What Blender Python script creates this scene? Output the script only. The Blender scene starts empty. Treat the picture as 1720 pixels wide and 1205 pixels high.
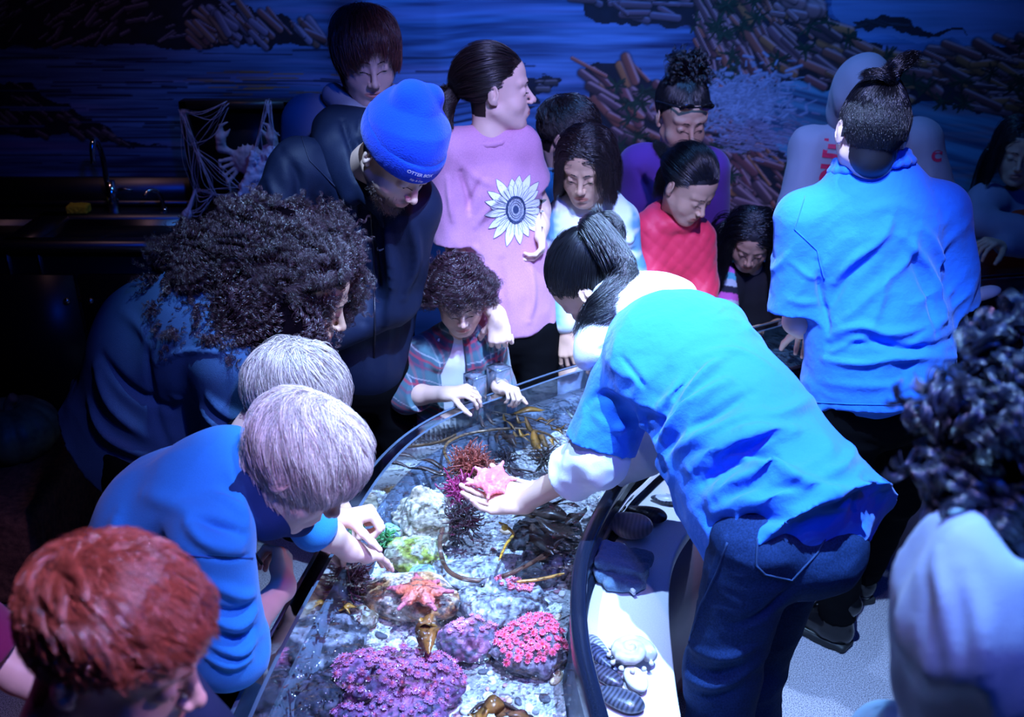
import bpy, math, random
import numpy as np
from mathutils import Vector
from mathutils.bvhtree import BVHTree

rng = np.random.default_rng(7)
random.seed(7)
SC = bpy.context.scene
COL = SC.collection
# ---------------------------------------------------------------- camera
CAM_H, PITCH, FPX = 2.08, math.radians(25.0), 1672.0
cam_d = bpy.data.cameras.new('camera')
cam_d.sensor_width = 36.0
cam_d.lens = FPX / 1720.0 * 36.0
cam_d.clip_start = 0.05
cam_d.dof.use_dof = True
cam_d.dof.focus_distance = 2.3
cam_d.dof.aperture_fstop = 4.0
cam = bpy.data.objects.new('camera', cam_d)
cam.location = (0, 0, CAM_H)
cam.rotation_euler = (math.pi / 2 - PITCH, 0, 0)
COL.objects.link(cam)
SC.camera = cam
# ---------------------------------------------------------------- world, exposure
w = bpy.data.worlds.new('world')
SC.world = w
w.use_nodes = True
w.node_tree.nodes['Background'].inputs[0].default_value = (0.05, 0.06, 0.6, 1)
w.node_tree.nodes['Background'].inputs[1].default_value = 0.012
SC.view_settings.view_transform = 'Standard'
SC.view_settings.look = 'None'
SC.view_settings.exposure = 0.0
SC.view_settings.gamma = 1.0
SC.view_settings.use_curve_mapping = False
SC.cycles.max_bounces = 6
SC.cycles.transparent_max_bounces = 12
SC.cycles.sample_clamp_indirect = 4.0


# ---------------------------------------------------------------- lamps of the dark touch-tank room, plus one added violet fill
def spot(name, loc, tgt, color, power, size=60, blend=0.6, rad=0.04):
    d = bpy.data.lights.new(name, 'SPOT')
    d.color = color
    d.energy = power
    d.spot_size = math.radians(size)
    d.spot_blend = blend
    d.shadow_soft_size = rad
    o = bpy.data.objects.new(name, d)
    o.location = loc
    o.rotation_euler = (Vector(tgt) - Vector(loc)).to_track_quat('-Z', 'Y').to_euler()
    COL.objects.link(o)
    return o


BLUE = (0.30, 0.54, 1.0)
spot('tank_spot_lamp', (0.45, 1.35, 2.95), (0.35, 1.95, 0.9), BLUE, 860, 58, 0.6, 0.015)
spot('tank_spot_lamp', (-0.35, 1.75, 3.0), (-0.08, 2.30, 0.6), (0.32, 0.54, 1.0), 430, 50, 0.8, 0.015)
spot('tank_spot_lamp', (0.55, 2.62, 3.0), (0.30, 2.20, 0.7), (0.36, 0.56, 1.0), 380, 38, 0.7, 0.015)
spot('crowd_spot_lamp', (0.45, 1.2, 2.9), (0.40, 3.0, 1.1), (0.42, 0.44, 1.0), 280, 52, 0.8, 0.015)
spot('near_spot_lamp', (0.30, 0.6, 3.0), (-0.40, 1.0, 1.0), (0.56, 0.46, 1.0), 210, 60, 0.9, 0.02)
spot('near_spot_lamp', (0.50, 1.10, 3.0), (0.52, 0.8, 1.4), (0.26, 0.52, 1.0), 170, 50, 0.8, 0.02)
spot('added_violet_fill', (1.9, 1.5, 2.2), (-0.28, 0.84, 1.33), (0.62, 0.38, 1.0), 130, 13, 0.8, 0.03)  # added fill on the red-haired face, in place of bounce off the tank
spot('deep_blue_lamp', (0.5, 0.3, 3.1), (0.3, 2.2, 1.0), (0.0, 0.07, 1.0), 105, 84, 0.9, 0.10)
spot('red_spot_lamp', (0.9, 1.1, 2.8), (-0.05, 2.15, 0.8), (1.0, 0.12, 0.05), 42, 46, 0.8, 0.02)
spot('wall_wash_lamp', (0.40, 2.8, 3.2), (0.40, 4.2, 1.6), (0.09, 0.32, 1.0), 480, 92, 0.9, 0.15)
spot('warm_dim_lamp', (-1.3, 2.9, 2.9), (-1.2, 4.0, 1.1), (1.0, 0.50, 0.50), 6, 70, 0.9, 0.05)


# ---------------------------------------------------------------- pixel of the photograph -> point at a real depth
def _ray(u, v):
    x = (u - 860.0) / FPX
    y = -(v - 602.5) / FPX
    return np.array([x, math.cos(PITCH) + y * math.sin(PITCH), -math.sin(PITCH) + y * math.cos(PITCH)])


def at(u, v, Y):
    r = _ray(u, v)
    return np.array([0, 0, CAM_H]) + r * (Y / r[1])


def onz(u, v, z):
    r = _ray(u, v)
    return np.array([0, 0, CAM_H]) + r * ((z - CAM_H) / r[2])


def V(*a):
    return np.array(a, float)


def unit(v):
    v = np.asarray(v, float)
    return v / (np.linalg.norm(v) + 1e-12)


def frame(az, pitch, roll=0.0):
    """columns right(x), forward(y), up(z); az 0 = +X, 90 = away from the camera"""
    a, p, r = map(math.radians, (az, pitch, roll))
    f = V(math.cos(a) * math.cos(p), math.sin(a) * math.cos(p), math.sin(p))
    x = V(math.sin(a), -math.cos(a), 0)
    z = np.cross(x, f)
    x2 = x * math.cos(r) + z * math.sin(r)
    z2 = np.cross(x2, f)
    return np.stack([x2, f, z2], 1)


# ---------------------------------------------------------------- signed-distance shapes
def smin(a, b, k):
    if k <= 0:
        return np.minimum(a, b)
    h = np.clip(.5 + .5 * (b - a) / k, 0, 1)
    return b * (1 - h) + a * h - k * h * (1 - h)


def smax(a, b, k):
    return -smin(-a, -b, k)


def d_cone(P, a, b, ra, rb):
    ab = b - a
    L2 = (ab * ab).sum() + 1e-12
    t = np.clip(((P - a) @ ab) / L2, 0, 1)
    q = P - a - t[:, None] * ab
    return np.sqrt((q * q).sum(1)) - (ra + (rb - ra) * t)


def d_ell(P, c, r, R=None):
    q = P - c
    if R is not None:
        q = q @ R
    r = np.asarray(r, float)
    k0 = np.sqrt(((q / r) ** 2).sum(1))
    k1 = np.sqrt(((q / (r * r)) ** 2).sum(1)) + 1e-9
    return k0 * (k0 - 1.0) / k1


def d_box(P, c, h, R=None, rd=0.0):
    q = P - c
    if R is not None:
        q = q @ R
    q = np.abs(q) - (np.asarray(h, float) - rd)
    return np.sqrt((np.maximum(q, 0) ** 2).sum(1)) + np.minimum(q.max(1), 0) - rd


class Shape:
    def __init__(s):
        s.ops = []
        s.lo = np.full(3, 1e9)
        s.hi = np.full(3, -1e9)

    def _b(s, c, r):
        s.lo = np.minimum(s.lo, np.asarray(c) - r)
        s.hi = np.maximum(s.hi, np.asarray(c) + r)

    def cone(s, a, b, ra, rb=None, k=0.02, cut=None):
        a, b = np.asarray(a, float), np.asarray(b, float)
        rb = ra if rb is None else rb
        s._b(a, ra); s._b(b, rb)
        if cut is None:
            s.ops.append(('u', lambda P: d_cone(P, a, b, ra, rb), k))
        else:
            c0, n = np.asarray(cut[0], float), unit(cut[1])
            s.ops.append(('u', lambda P: np.maximum(d_cone(P, a, b, ra, rb), (P - c0) @ n), k))
        return s

    def chain(s, pts, rs, k=0.02):
        for i in range(len(pts) - 1):
            s.cone(pts[i], pts[i + 1], rs[i], rs[i + 1], k)
        return s

    def flat(s, a, b, ra, rb, F, fl, k=0.03, cut=None):
        """round cone flattened along the frame's forward axis by factor fl"""
        a, b = np.asarray(a, float), np.asarray(b, float)
        s._b(a, ra); s._b(b, rb)
        Sx = F @ np.diag([1, 1 / fl, 1])
        A, B = a @ Sx, b @ Sx
        cc = None if cut is None else (np.asarray(cut[0], float), unit(cut[1]))

        def fn(P):
            d = d_cone(P @ Sx, A, B, ra, rb) * (.5 + .5 * fl)
            if cc is not None:
                d = np.maximum(d, (P - cc[0]) @ cc[1])
            return d
        s.ops.append(('u', fn, k))
        return s

    def ell(s, c, r, R=None, k=0.02, sub=False):
        c = np.asarray(c, float)
        r = (r, r, r) if np.isscalar(r) else r
        if not sub:
            s._b(c, max(r))
        s.ops.append(('s' if sub else 'u', lambda P: d_ell(P, c, r, R), k))
        return s

    def box(s, c, h, R=None, rd=0.0, k=0.0, sub=False):
        c = np.asarray(c, float)
        if not sub:
            s._b(c, float(np.linalg.norm(h)))
        s.ops.append(('s' if sub else 'u', lambda P: d_box(P, c, h, R, rd), k))
        return s

    def clip(s, c, n, k=0.0):
        c, n = np.asarray(c, float), unit(n)
        s.ops.append(('i', lambda P: (P - c) @ n, k))
        return s

    def disp(s, fn):
        s.ops.append(('d', fn, 0))
        return s

    def __call__(s, P):
        d = np.full(len(P), 1e3)
        for op, fn, k in s.ops:
            if op == 'u':
                d = smin(d, fn(P), k) if d[0] < 900 else fn(P)
            elif op == 's':
                d = smax(d, -fn(P), k)
            elif op == 'i':
                d = smax(d, fn(P), k)
            else:
                d = d + fn(P)
        return d

    def project(s, P, off=0.0, n=6):
        P = np.array(P, float)
        e = 1e-4
        for _ in range(n):
            d = s(P) - off
            g = np.stack([(s(P + e * np.eye(3)[i]) - s(P - e * np.eye(3)[i])) / (2 * e) for i in range(3)], 1)
            P = P - g * (d / ((g * g).sum(1) + 1e-9))[:, None]
        return P

    def mesh(s, h, pad=0.03):
        lo = s.lo - pad
        B = 6
        nb = np.ceil((s.hi + pad - lo) / (h * B)).astype(int)
        n = nb * B
        cc = np.stack(np.meshgrid(*[(np.arange(k) * B + (B - 1) / 2) * h for k in nb], indexing='ij'), -1).reshape(-1, 3) + lo
        dc = s(cc)
        near = np.abs(dc) < B * h * 1.9 + 0.012
        A = np.repeat(np.repeat(np.repeat(dc.reshape(nb), B, 0), B, 1), B, 2).astype(np.float32)
        A[A == 0] = 1e-3
        off = np.stack(np.meshgrid(*[np.arange(B)] * 3, indexing='ij'), -1).reshape(-1, 3)
        bi = np.argwhere(near.reshape(nb)) * B
        for i in range(0, len(bi), 90):
            I = (bi[i:i + 90, None, :] + off[None]).reshape(-1, 3)
            A[I[:, 0], I[:, 1], I[:, 2]] = s(I * h + lo)
        return nets(A, lo, h)


def nets(A, lo, h):
    S = A < 0
    c = np.zeros(tuple(np.array(A.shape) - 1), np.int8)
    cs = [(i, j, k) for i in (0, 1) for j in (0, 1) for k in (0, 1)]
    sl = lambda o: tuple(slice(o[a], A.shape[a] - 1 + o[a]) for a in range(3))
    for o in cs:
        c += S[sl(o)]
    idx = np.argwhere((c > 0) & (c < 8))
    if len(idx) == 0:
        return np.zeros((0, 3)), np.zeros((0, 4), int)
    M = np.full(c.shape, -1, np.int32)
    M[tuple(idx.T)] = np.arange(len(idx))
    acc = np.zeros((len(idx), 3)); cnt = np.zeros(len(idx))
    for a in cs:
        for ax in range(3):
            if a[ax]:
                continue
            b = list(a); b[ax] = 1
            va = A[tuple((idx + a).T)]; vb = A[tuple((idx + b).T)]
            m = (va < 0) != (vb < 0)
            t = np.where(m, va / np.where(m, va - vb, 1), 0)
            p = np.tile(np.array(a, float), (len(idx), 1)); p[:, ax] = t
            acc += np.where(m[:, None], p, 0); cnt += m
    Vt = (idx + acc / cnt[:, None]) * h + lo
    F = []
    for ax in range(3):
        s0 = [slice(1, A.shape[a] - 1) for a in range(3)]; s1 = list(s0)
        s0[ax] = slice(0, A.shape[ax] - 1); s1[ax] = slice(1, A.shape[ax])
        S0, S1 = S[tuple(s0)], S[tuple(s1)]
        e = np.argwhere(S0 != S1)
        if len(e) == 0:
            continue
        flip = S0[tuple(e.T)]
        base = e + 1; base[:, ax] = e[:, ax]
        b, cx = (ax + 1) % 3, (ax + 2) % 3
        q = []
        for db, dc in ((-1, -1), (0, -1), (0, 0), (-1, 0)):
            t = base.copy(); t[:, b] += db; t[:, cx] += dc
            q.append(M[tuple(t.T)])
        q = np.stack(q, 1)
        q[~flip] = q[~flip][:, ::-1]
        F.append(q)
    F = np.concatenate(F)
    F = F[(F >= 0).all(1)]
    return Vt, F


def vnormals(Vt, F):
    n = np.cross(Vt[F[:, 2]] - Vt[F[:, 0]], Vt[F[:, -1]] - Vt[F[:, 1]])
    N = np.zeros_like(Vt)
    for i in range(F.shape[1]):
        np.add.at(N, F[:, i], n)
    return N / (np.linalg.norm(N, axis=1)[:, None] + 1e-12)


# ---------------------------------------------------------------- smooth value noise
_perm = rng.random((32, 32, 32)).astype(np.float32)


def noise(P, f=1.0, seed=0):
    q = np.asarray(P) * f + seed * 7.31
    i = np.floor(q).astype(int); t = q - i
    t = t * t * (3 - 2 * t)
    r = 0
    for a in (0, 1):
        for b in (0, 1):
            for c in (0, 1):
                wgt = (t[:, 0] if a else 1 - t[:, 0]) * (t[:, 1] if b else 1 - t[:, 1]) * (t[:, 2] if c else 1 - t[:, 2])
                r = r + wgt * _perm[(i[:, 0] + a) % 32, (i[:, 1] + b) % 32, (i[:, 2] + c) % 32]
    return r * 2 - 1


def fbm(P, f=1.0, o=4, seed=0):
    r, a, s = 0, 1.0, 0
    for i in range(o):
        r = r + a * noise(P, f * 2 ** i, seed + i); s += a; a *= .5
    return r / s


# ---------------------------------------------------------------- object makers
def link(name, data, mat=None, parent=None, org=None):
    o = bpy.data.objects.new(name, data)
    COL.objects.link(o)
    if mat is not None:
        data.materials.append(mat)
    if parent is not None:
        o.parent = parent
    elif org is not None:
        o.location = Vector(org)
    return o


def mk(name, Vt, F, mat, parent=None, org=(0, 0, 0), cols=None, smooth=True, rel=None):
    """vertices in world metres; stored relative to org (the thing's base)"""
    Vt = np.asarray(Vt, float)
    base = np.asarray(org if rel is None else rel, float)
    me = bpy.data.meshes.new(name)
    if isinstance(F, np.ndarray):
        n, m = F.shape
        me.vertices.add(len(Vt)); me.vertices.foreach_set('co', (Vt - base).astype(np.float32).ravel())
        me.loops.add(n * m); me.loops.foreach_set('vertex_index', F.astype(np.int32).ravel())
        me.polygons.add(n); me.polygons.foreach_set('loop_start', np.arange(0, n * m, m, dtype=np.int32))
        me.update(calc_edges=True); me.validate()
    else:
        me.from_pydata([tuple(x) for x in (Vt - base)], [], [list(map(int, f)) for f in F])
        me.update()
    if cols is not None and len(me.vertices) == len(Vt):
        at_ = me.color_attributes.new('Col', 'FLOAT_COLOR', 'POINT')
        c4 = np.ones((len(Vt), 4), np.float32); c4[:, :3] = cols
        at_.data.foreach_set('color', c4.ravel())
    if smooth:
        me.polygons.foreach_set('use_smooth', np.ones(len(me.polygons), bool))
    return link(name, me, mat, parent, org if parent is None else None)


def tag(o, label=None, cat=None, group=None, kind=None):
    if label: o['label'] = label
    if cat: o['category'] = cat
    if group: o['group'] = group
    if kind: o['kind'] = kind
    return o


def empty(name, loc):
    o = bpy.data.objects.new(name, None)
    o.location = Vector(loc); o.empty_display_size = .05
    COL.objects.link(o)
    return o


def join(parts):
    Vs, Fs, n = [], [], 0
    for v, f in parts:
        Vs.append(np.asarray(v, float)); Fs.append(np.asarray(f) + n); n += len(v)
    return np.concatenate(Vs), np.concatenate(Fs)


def boxm(c, h, R=None):
    c = np.asarray(c, float)
    v = np.array([[x, y, z] for x in (-1, 1) for y in (-1, 1) for z in (-1, 1)], float) * h
    if R is not None:
        v = v @ R.T
    f = np.array([[0, 1, 3, 2], [4, 6, 7, 5], [0, 4, 5, 1], [2, 3, 7, 6], [0, 2, 6, 4], [1, 5, 7, 3]])
    return v + c, f


def spline(pts, n):
    """Catmull-Rom through the points"""
    P = np.asarray(pts, float)
    P = np.concatenate([[2 * P[0] - P[1]], P, [2 * P[-1] - P[-2]]])
    m = len(P) - 3
    out = []
    for s in np.linspace(0, m - 1e-6, n):
        i = int(s); t = s - i
        a, b, c, d = P[i:i + 4]
        out.append(.5 * (2 * b + (c - a) * t + (2 * a - 5 * b + 4 * c - d) * t * t + (3 * b - a - 3 * c + d) * t ** 3))
    return np.array(out)


def tube(pts, r, n=8, flatten=1.0, up=None):
    """swept tube with closed ends"""
    P = np.asarray(pts, float); m = len(P)
    r = np.full(m, r, float) if np.isscalar(r) else np.asarray(r, float)
    T = np.gradient(P, axis=0); T /= np.linalg.norm(T, axis=1)[:, None] + 1e-12
    u = V(0, 0, 1) if up is None else np.asarray(up, float)
    Vt = []
    for i in range(m):
        a = np.cross(T[i], u)
        if np.linalg.norm(a) < 1e-3:
            a = np.cross(T[i], V(1, 0, .1))
        a = unit(a); b = np.cross(a, T[i])
        if up is None:
            u = b
        for k in range(n):
            t = 2 * math.pi * k / n
            Vt.append(P[i] + r[i] * (math.cos(t) * a + math.sin(t) * b * flatten))
    F = [[i * n + k, i * n + (k + 1) % n, (i + 1) * n + (k + 1) % n, (i + 1) * n + k] for i in range(m - 1) for k in range(n)]
    Vt += [P[0], P[-1]]
    c0, c1 = len(Vt) - 2, len(Vt) - 1
    for k in range(0, n):
        F.append([c0, (k + 1) % n, k, k]); F.append([c1, (m - 1) * n + k, (m - 1) * n + (k + 1) % n, (m - 1) * n + (k + 1) % n])
    return np.array(Vt), F


def mkq(name, VF, mat, **kw):
    """make from (V, F) where faces may hold repeated indices (triangles)"""
    Vt, F = VF
    F = [list(dict.fromkeys(map(int, f))) for f in F]
    return mk(name, Vt, F, mat, **kw)


# ---------------------------------------------------------------- materials
def mat(name, color=(.5, .5, .5), rough=.6, metal=0., spec=.5, attr=False, bump=0., bscale=200., trans=0., ior=1.45, alpha=1.,
        noise_amt=0., nscale=20., emit=None, sheen=0., coat=0., bump2=0., b2scale=12., sss=0.):
    m = bpy.data.materials.new(name); m.use_nodes = True
    nt = m.node_tree; b = nt.nodes['Principled BSDF']
    N = nt.nodes.new; L = nt.links.new
    b.inputs['Base Color'].default_value = (*color, 1)
    b.inputs['Roughness'].default_value = rough
    b.inputs['Metallic'].default_value = metal
    b.inputs['Specular IOR Level'].default_value = spec
    b.inputs['Transmission Weight'].default_value = trans
    b.inputs['IOR'].default_value = ior
    b.inputs['Alpha'].default_value = alpha
    b.inputs['Sheen Weight'].default_value = sheen
    b.inputs['Coat Weight'].default_value = coat
    if sss:
        b.inputs['Subsurface Weight'].default_value = sss
        b.inputs['Subsurface Radius'].default_value = (.012, .004, .003)
        b.inputs['Subsurface Scale'].default_value = 1.0
    src = None
    if attr:
        a = N('ShaderNodeAttribute'); a.attribute_name = 'Col'; src = a.outputs['Color']
    co = N('ShaderNodeTexCoord').outputs['Object']
    if noise_amt:
        n = N('ShaderNodeTexNoise'); n.inputs['Scale'].default_value = nscale; n.inputs['Detail'].default_value = 5
        L(co, n.inputs['Vector'])
        mr = N('ShaderNodeMapRange'); mr.inputs['To Min'].default_value = 1 - noise_amt; mr.inputs['To Max'].default_value = 1 + noise_amt
        mr.inputs['From Min'].default_value = .3; mr.inputs['From Max'].default_value = .7
        L(n.outputs['Fac'], mr.inputs['Value'])
        mx = N('ShaderNodeVectorMath'); mx.operation = 'SCALE'
        if src is None:
            mx.inputs[0].default_value = color
        else:
            L(src, mx.inputs[0])
        L(mr.outputs[0], mx.inputs['Scale']); src = mx.outputs[0]
    if src is not None:
        L(src, b.inputs['Base Color'])
    prev = None
    for amt, sc_, dist in ((bump, bscale, .002), (bump2, b2scale, .02)):
        if amt:
            n = N('ShaderNodeTexNoise'); n.inputs['Scale'].default_value = sc_; n.inputs['Detail'].default_value = 4
            L(co, n.inputs['Vector'])
            bp = N('ShaderNodeBump'); bp.inputs['Strength'].default_value = amt; bp.inputs['Distance'].default_value = dist
            L(n.outputs['Fac'], bp.inputs['Height'])
            if prev: L(prev, bp.inputs['Normal'])
            prev = bp.outputs['Normal']
    if prev: L(prev, b.inputs['Normal'])
    if emit:
        b.inputs['Emission Color'].default_value = (*emit[0], 1); b.inputs['Emission Strength'].default_value = emit[1]
    return m


def clear(name, tint=(.9, .95, 1), rough=.03, fres=1.45, bump=0., bscale=10., bdist=.01, edge=0.0, tintmix=0.0, scol=(.2, .3, .5)):
    """clear plastic or water surface: what lies behind is seen through it, with fresnel reflections"""
    m = bpy.data.materials.new(name); m.use_nodes = True
    nt = m.node_tree; nt.nodes.remove(nt.nodes['Principled BSDF'])
    N = nt.nodes.new; L = nt.links.new
    out = nt.nodes['Material Output']
    tr = N('ShaderNodeBsdfTransparent'); tr.inputs[0].default_value = (*tint, 1)
    gl = N('ShaderNodeBsdfGlossy'); gl.inputs['Roughness'].default_value = rough
    fr = N('ShaderNodeFresnel'); fr.inputs['IOR'].default_value = fres
    mx = N('ShaderNodeMixShader')
    base = tr.outputs[0]
    if tintmix:
        df = N('ShaderNodeBsdfDiffuse'); df.inputs[0].default_value = (*scol, 1)
        m2 = N('ShaderNodeMixShader'); m2.inputs[0].default_value = tintmix
        L(tr.outputs[0], m2.inputs[1]); L(df.outputs[0], m2.inputs[2]); base = m2.outputs[0]
    if bump:
        n = N('ShaderNodeTexNoise'); n.inputs['Scale'].default_value = bscale; n.inputs['Detail'].default_value = 3
        L(N('ShaderNodeTexCoord').outputs['Object'], n.inputs['Vector'])
        bp = N('ShaderNodeBump'); bp.inputs['Strength'].default_value = bump; bp.inputs['Distance'].default_value = bdist
        L(n.outputs['Fac'], bp.inputs['Height'])
        L(bp.outputs[0], gl.inputs['Normal']); L(bp.outputs[0], fr.inputs['Normal'])
    L(fr.outputs[0], mx.inputs[0]); L(base, mx.inputs[1]); L(gl.outputs[0], mx.inputs[2])
    L(mx.outputs[0], out.inputs['Surface'])
    return m


def hairmat(name, color, rough=.3, radial=.45, coat=0., spec=.9):
    m = bpy.data.materials.new(name); m.use_nodes = True
    nt = m.node_tree; b = nt.nodes['Principled BSDF']; N = nt.nodes.new; L = nt.links.new
    b.inputs['Roughness'].default_value = rough + .08
    b.inputs['Specular IOR Level'].default_value = spec
    ci = N('ShaderNodeHairInfo')
    mr = N('ShaderNodeMapRange'); mr.inputs['To Min'].default_value = .30; mr.inputs['To Max'].default_value = 1.6
    L(ci.outputs['Random'], mr.inputs['Value'])
    mx = N('ShaderNodeVectorMath'); mx.operation = 'SCALE'; mx.inputs[0].default_value = color
    L(mr.outputs[0], mx.inputs['Scale']); L(mx.outputs[0], b.inputs['Base Color'])
    return m


HAIR_W = 1.55


def strands(name, P, rad, m, parent, rel):
    """P: (n, k, 3) world points -> hair curves object"""
    n, k, _ = P.shape
    hc = bpy.data.hair_curves.new(name)
    hc.add_curves([k] * n)
    hc.attributes['position'].data.foreach_set('vector', (P - np.asarray(rel)).astype(np.float32).ravel())
    ra = hc.attributes.get('radius') or hc.attributes.new('radius', 'FLOAT', 'POINT')
    t = np.linspace(1, .25, k)
    ra.data.foreach_set('value', np.tile(rad * HAIR_W * t, n).astype(np.float32))
    hc.materials.append(m)
    o = bpy.data.objects.new(name, hc)
    COL.objects.link(o); o.parent = parent
    return o
# ================================================================ people
SKIN = mat('skin', rough=.48, attr=True, bump=.08, bscale=500, sss=.0, spec=.4)
EYE = mat('eye', rough=.1, attr=True)
LASH = mat('lash', (.01, .007, .006), rough=.7)
TONES = {'fair': V(.80, .52, .42), 'light': V(.72, .45, .34), 'tan': V(.55, .32, .21), 'brown': V(.38, .20, .12)}
EXT = lambda c, M, p: c + M @ V(*p)


def head_shape(c, M, s, ch=0., lids=.5, mouth=1., beard=0., mouth_open=0.):
    fz = 1 - .14 * ch
    cr = 1 + .03 * ch
    g = lambda x, y, z: c + M @ (V(x, y, z * (fz if z < 0 else 1)) * s)
    S = Shape()
    S.ell(g(0, -.017, .034), V(.0755 * cr, .0955 * cr, .086) * s, M, 0)
    S.ell(g(0, .028, -.035), V(.060, .062, .078 * fz) * s, M, .03 * s)
    S.ell(g(0, .050, -.078), V(.036, .036, .036 * fz) * s, M, .03 * s)
    S.ell(g(0, .077, -.106), V(.016 + .003 * ch, .013, .012) * s, M, .022 * s)
    S.ell(g(0, .026, .050), V(.060, .053, .052) * s, M, .02 * s)
    for x in (-1, 1):
        S.ell(g(x * .038, .048, -.040), V(.026, .024, .024 + .006 * ch) * s, M, .022 * s)          # cheek
        S.cone(g(x * .056, -.005, -.055), g(x * .022, .062, -.098), .013 * s, .011 * s, .03 * s)   # jaw line
        S.cone(g(x * .016, .081, .026), g(x * .046, .064, .027), (.0065 - .002 * ch) * s, .006 * s, .018 * s)      # brow
    for x in (-1, 1):
        S.ell(g(x * .031, .1005, .004), V(.018, .019, .013) * s, M, .014 * s, sub=True)             # socket
    # nose
    S.cone(g(0, .080, .014), g(0, .106 - .006 * ch, -.024), .0058 * s, .0086 * s, .010 * s)
    S.ell(g(0, .109 - .006 * ch, -.029), .0092 * s, None, .006 * s)
    for x in (-1, 1):
        S.ell(g(x * .0115, .100 - .005 * ch, -.033), V(.0065, .009, .0065) * s, M, .005 * s)
        S.ell(g(x * .0065, .106 - .005 * ch, -.041), V(.003, .005, .004) * s, M, .003 * s, sub=True)
    # lips
    mz = -.063
    S.ell(g(0, .080, mz - .002), V(.026, .018, .018) * s, M, .014 * s)
    for x in (-1, 1):
        S.cone(g(x * .004, .0960, mz + .0035 + mouth_open * .3), g(x * .022 * mouth, .086, mz + .001), .0042 * s, .0022 * s, .004 * s)
        S.cone(g(x * .003, .0945, mz - .0065 - mouth_open), g(x * .020 * mouth, .086, mz - .001), .0048 * s, .0024 * s, .004 * s)
    S.ell(g(0, .1025, mz - .0012 - mouth_open * .4), V(.019 * mouth, .010, .0010 + mouth_open * .6) * s, M, .003 * s, sub=True)
    S.ell(g(0, .098, -.085), V(.018, .008, .006) * s, M, .008 * s, sub=True)
    # eyelids: closed-looking balls with an opening low on them
    for x in (-1, 1):
        S.ell(g(x * .031, .0720, .001), .0138 * s, None, .005 * s)
        if lids > 0:
            S.ell(g(x * .031, .091, -.0035 + .002 * lids), V(.0120, .010, .0050 * lids) * s, M, .0015 * s, sub=True)
    # ears
    for x in (-1, 1):
        Ra = M @ np.array([[1, 0, 0], [0, 1, .25], [0, -.25, 1]]) / 1.03
        Ry = frame(0, 0)
        a = x * .35
        Q = np.array([[math.cos(a), math.sin(a), 0], [-math.sin(a), math.cos(a), 0], [0, 0, 1]])
        E = M @ Q
        S.ell(g(x * .081, -.016, -.004), V(.0065, .0185, .030) * s, E, .006 * s)
        S.ell(g(x * .0885, -.013, .002), V(.006, .012, .019) * s, E, .003 * s, sub=True)
        S.ell(g(x * .0845, -.019, -.004), V(.0040, .0065, .014) * s, E, .003 * s)
        S.ell(g(x * .077, -.006, -.028), V(.006, .007, .008) * s, E, .005 * s)
    return S, g


def scalp(n, line=0.0):
    """1 where hair grows; n directions in the head frame"""
    y, z = n[:, 1], n[:, 2]
    edge = np.interp(y, [-1, -.55, -.15, .12, .28, .55, .75, 1], [-.78, -.72, -.45, -.12, .06, .36, .50 + line, .62 + line])
    return z > edge


def smooth01(x):
    x = np.clip(x, 0, 1)
    return x * x * (3 - 2 * x)


class Head:
    pass


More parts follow.
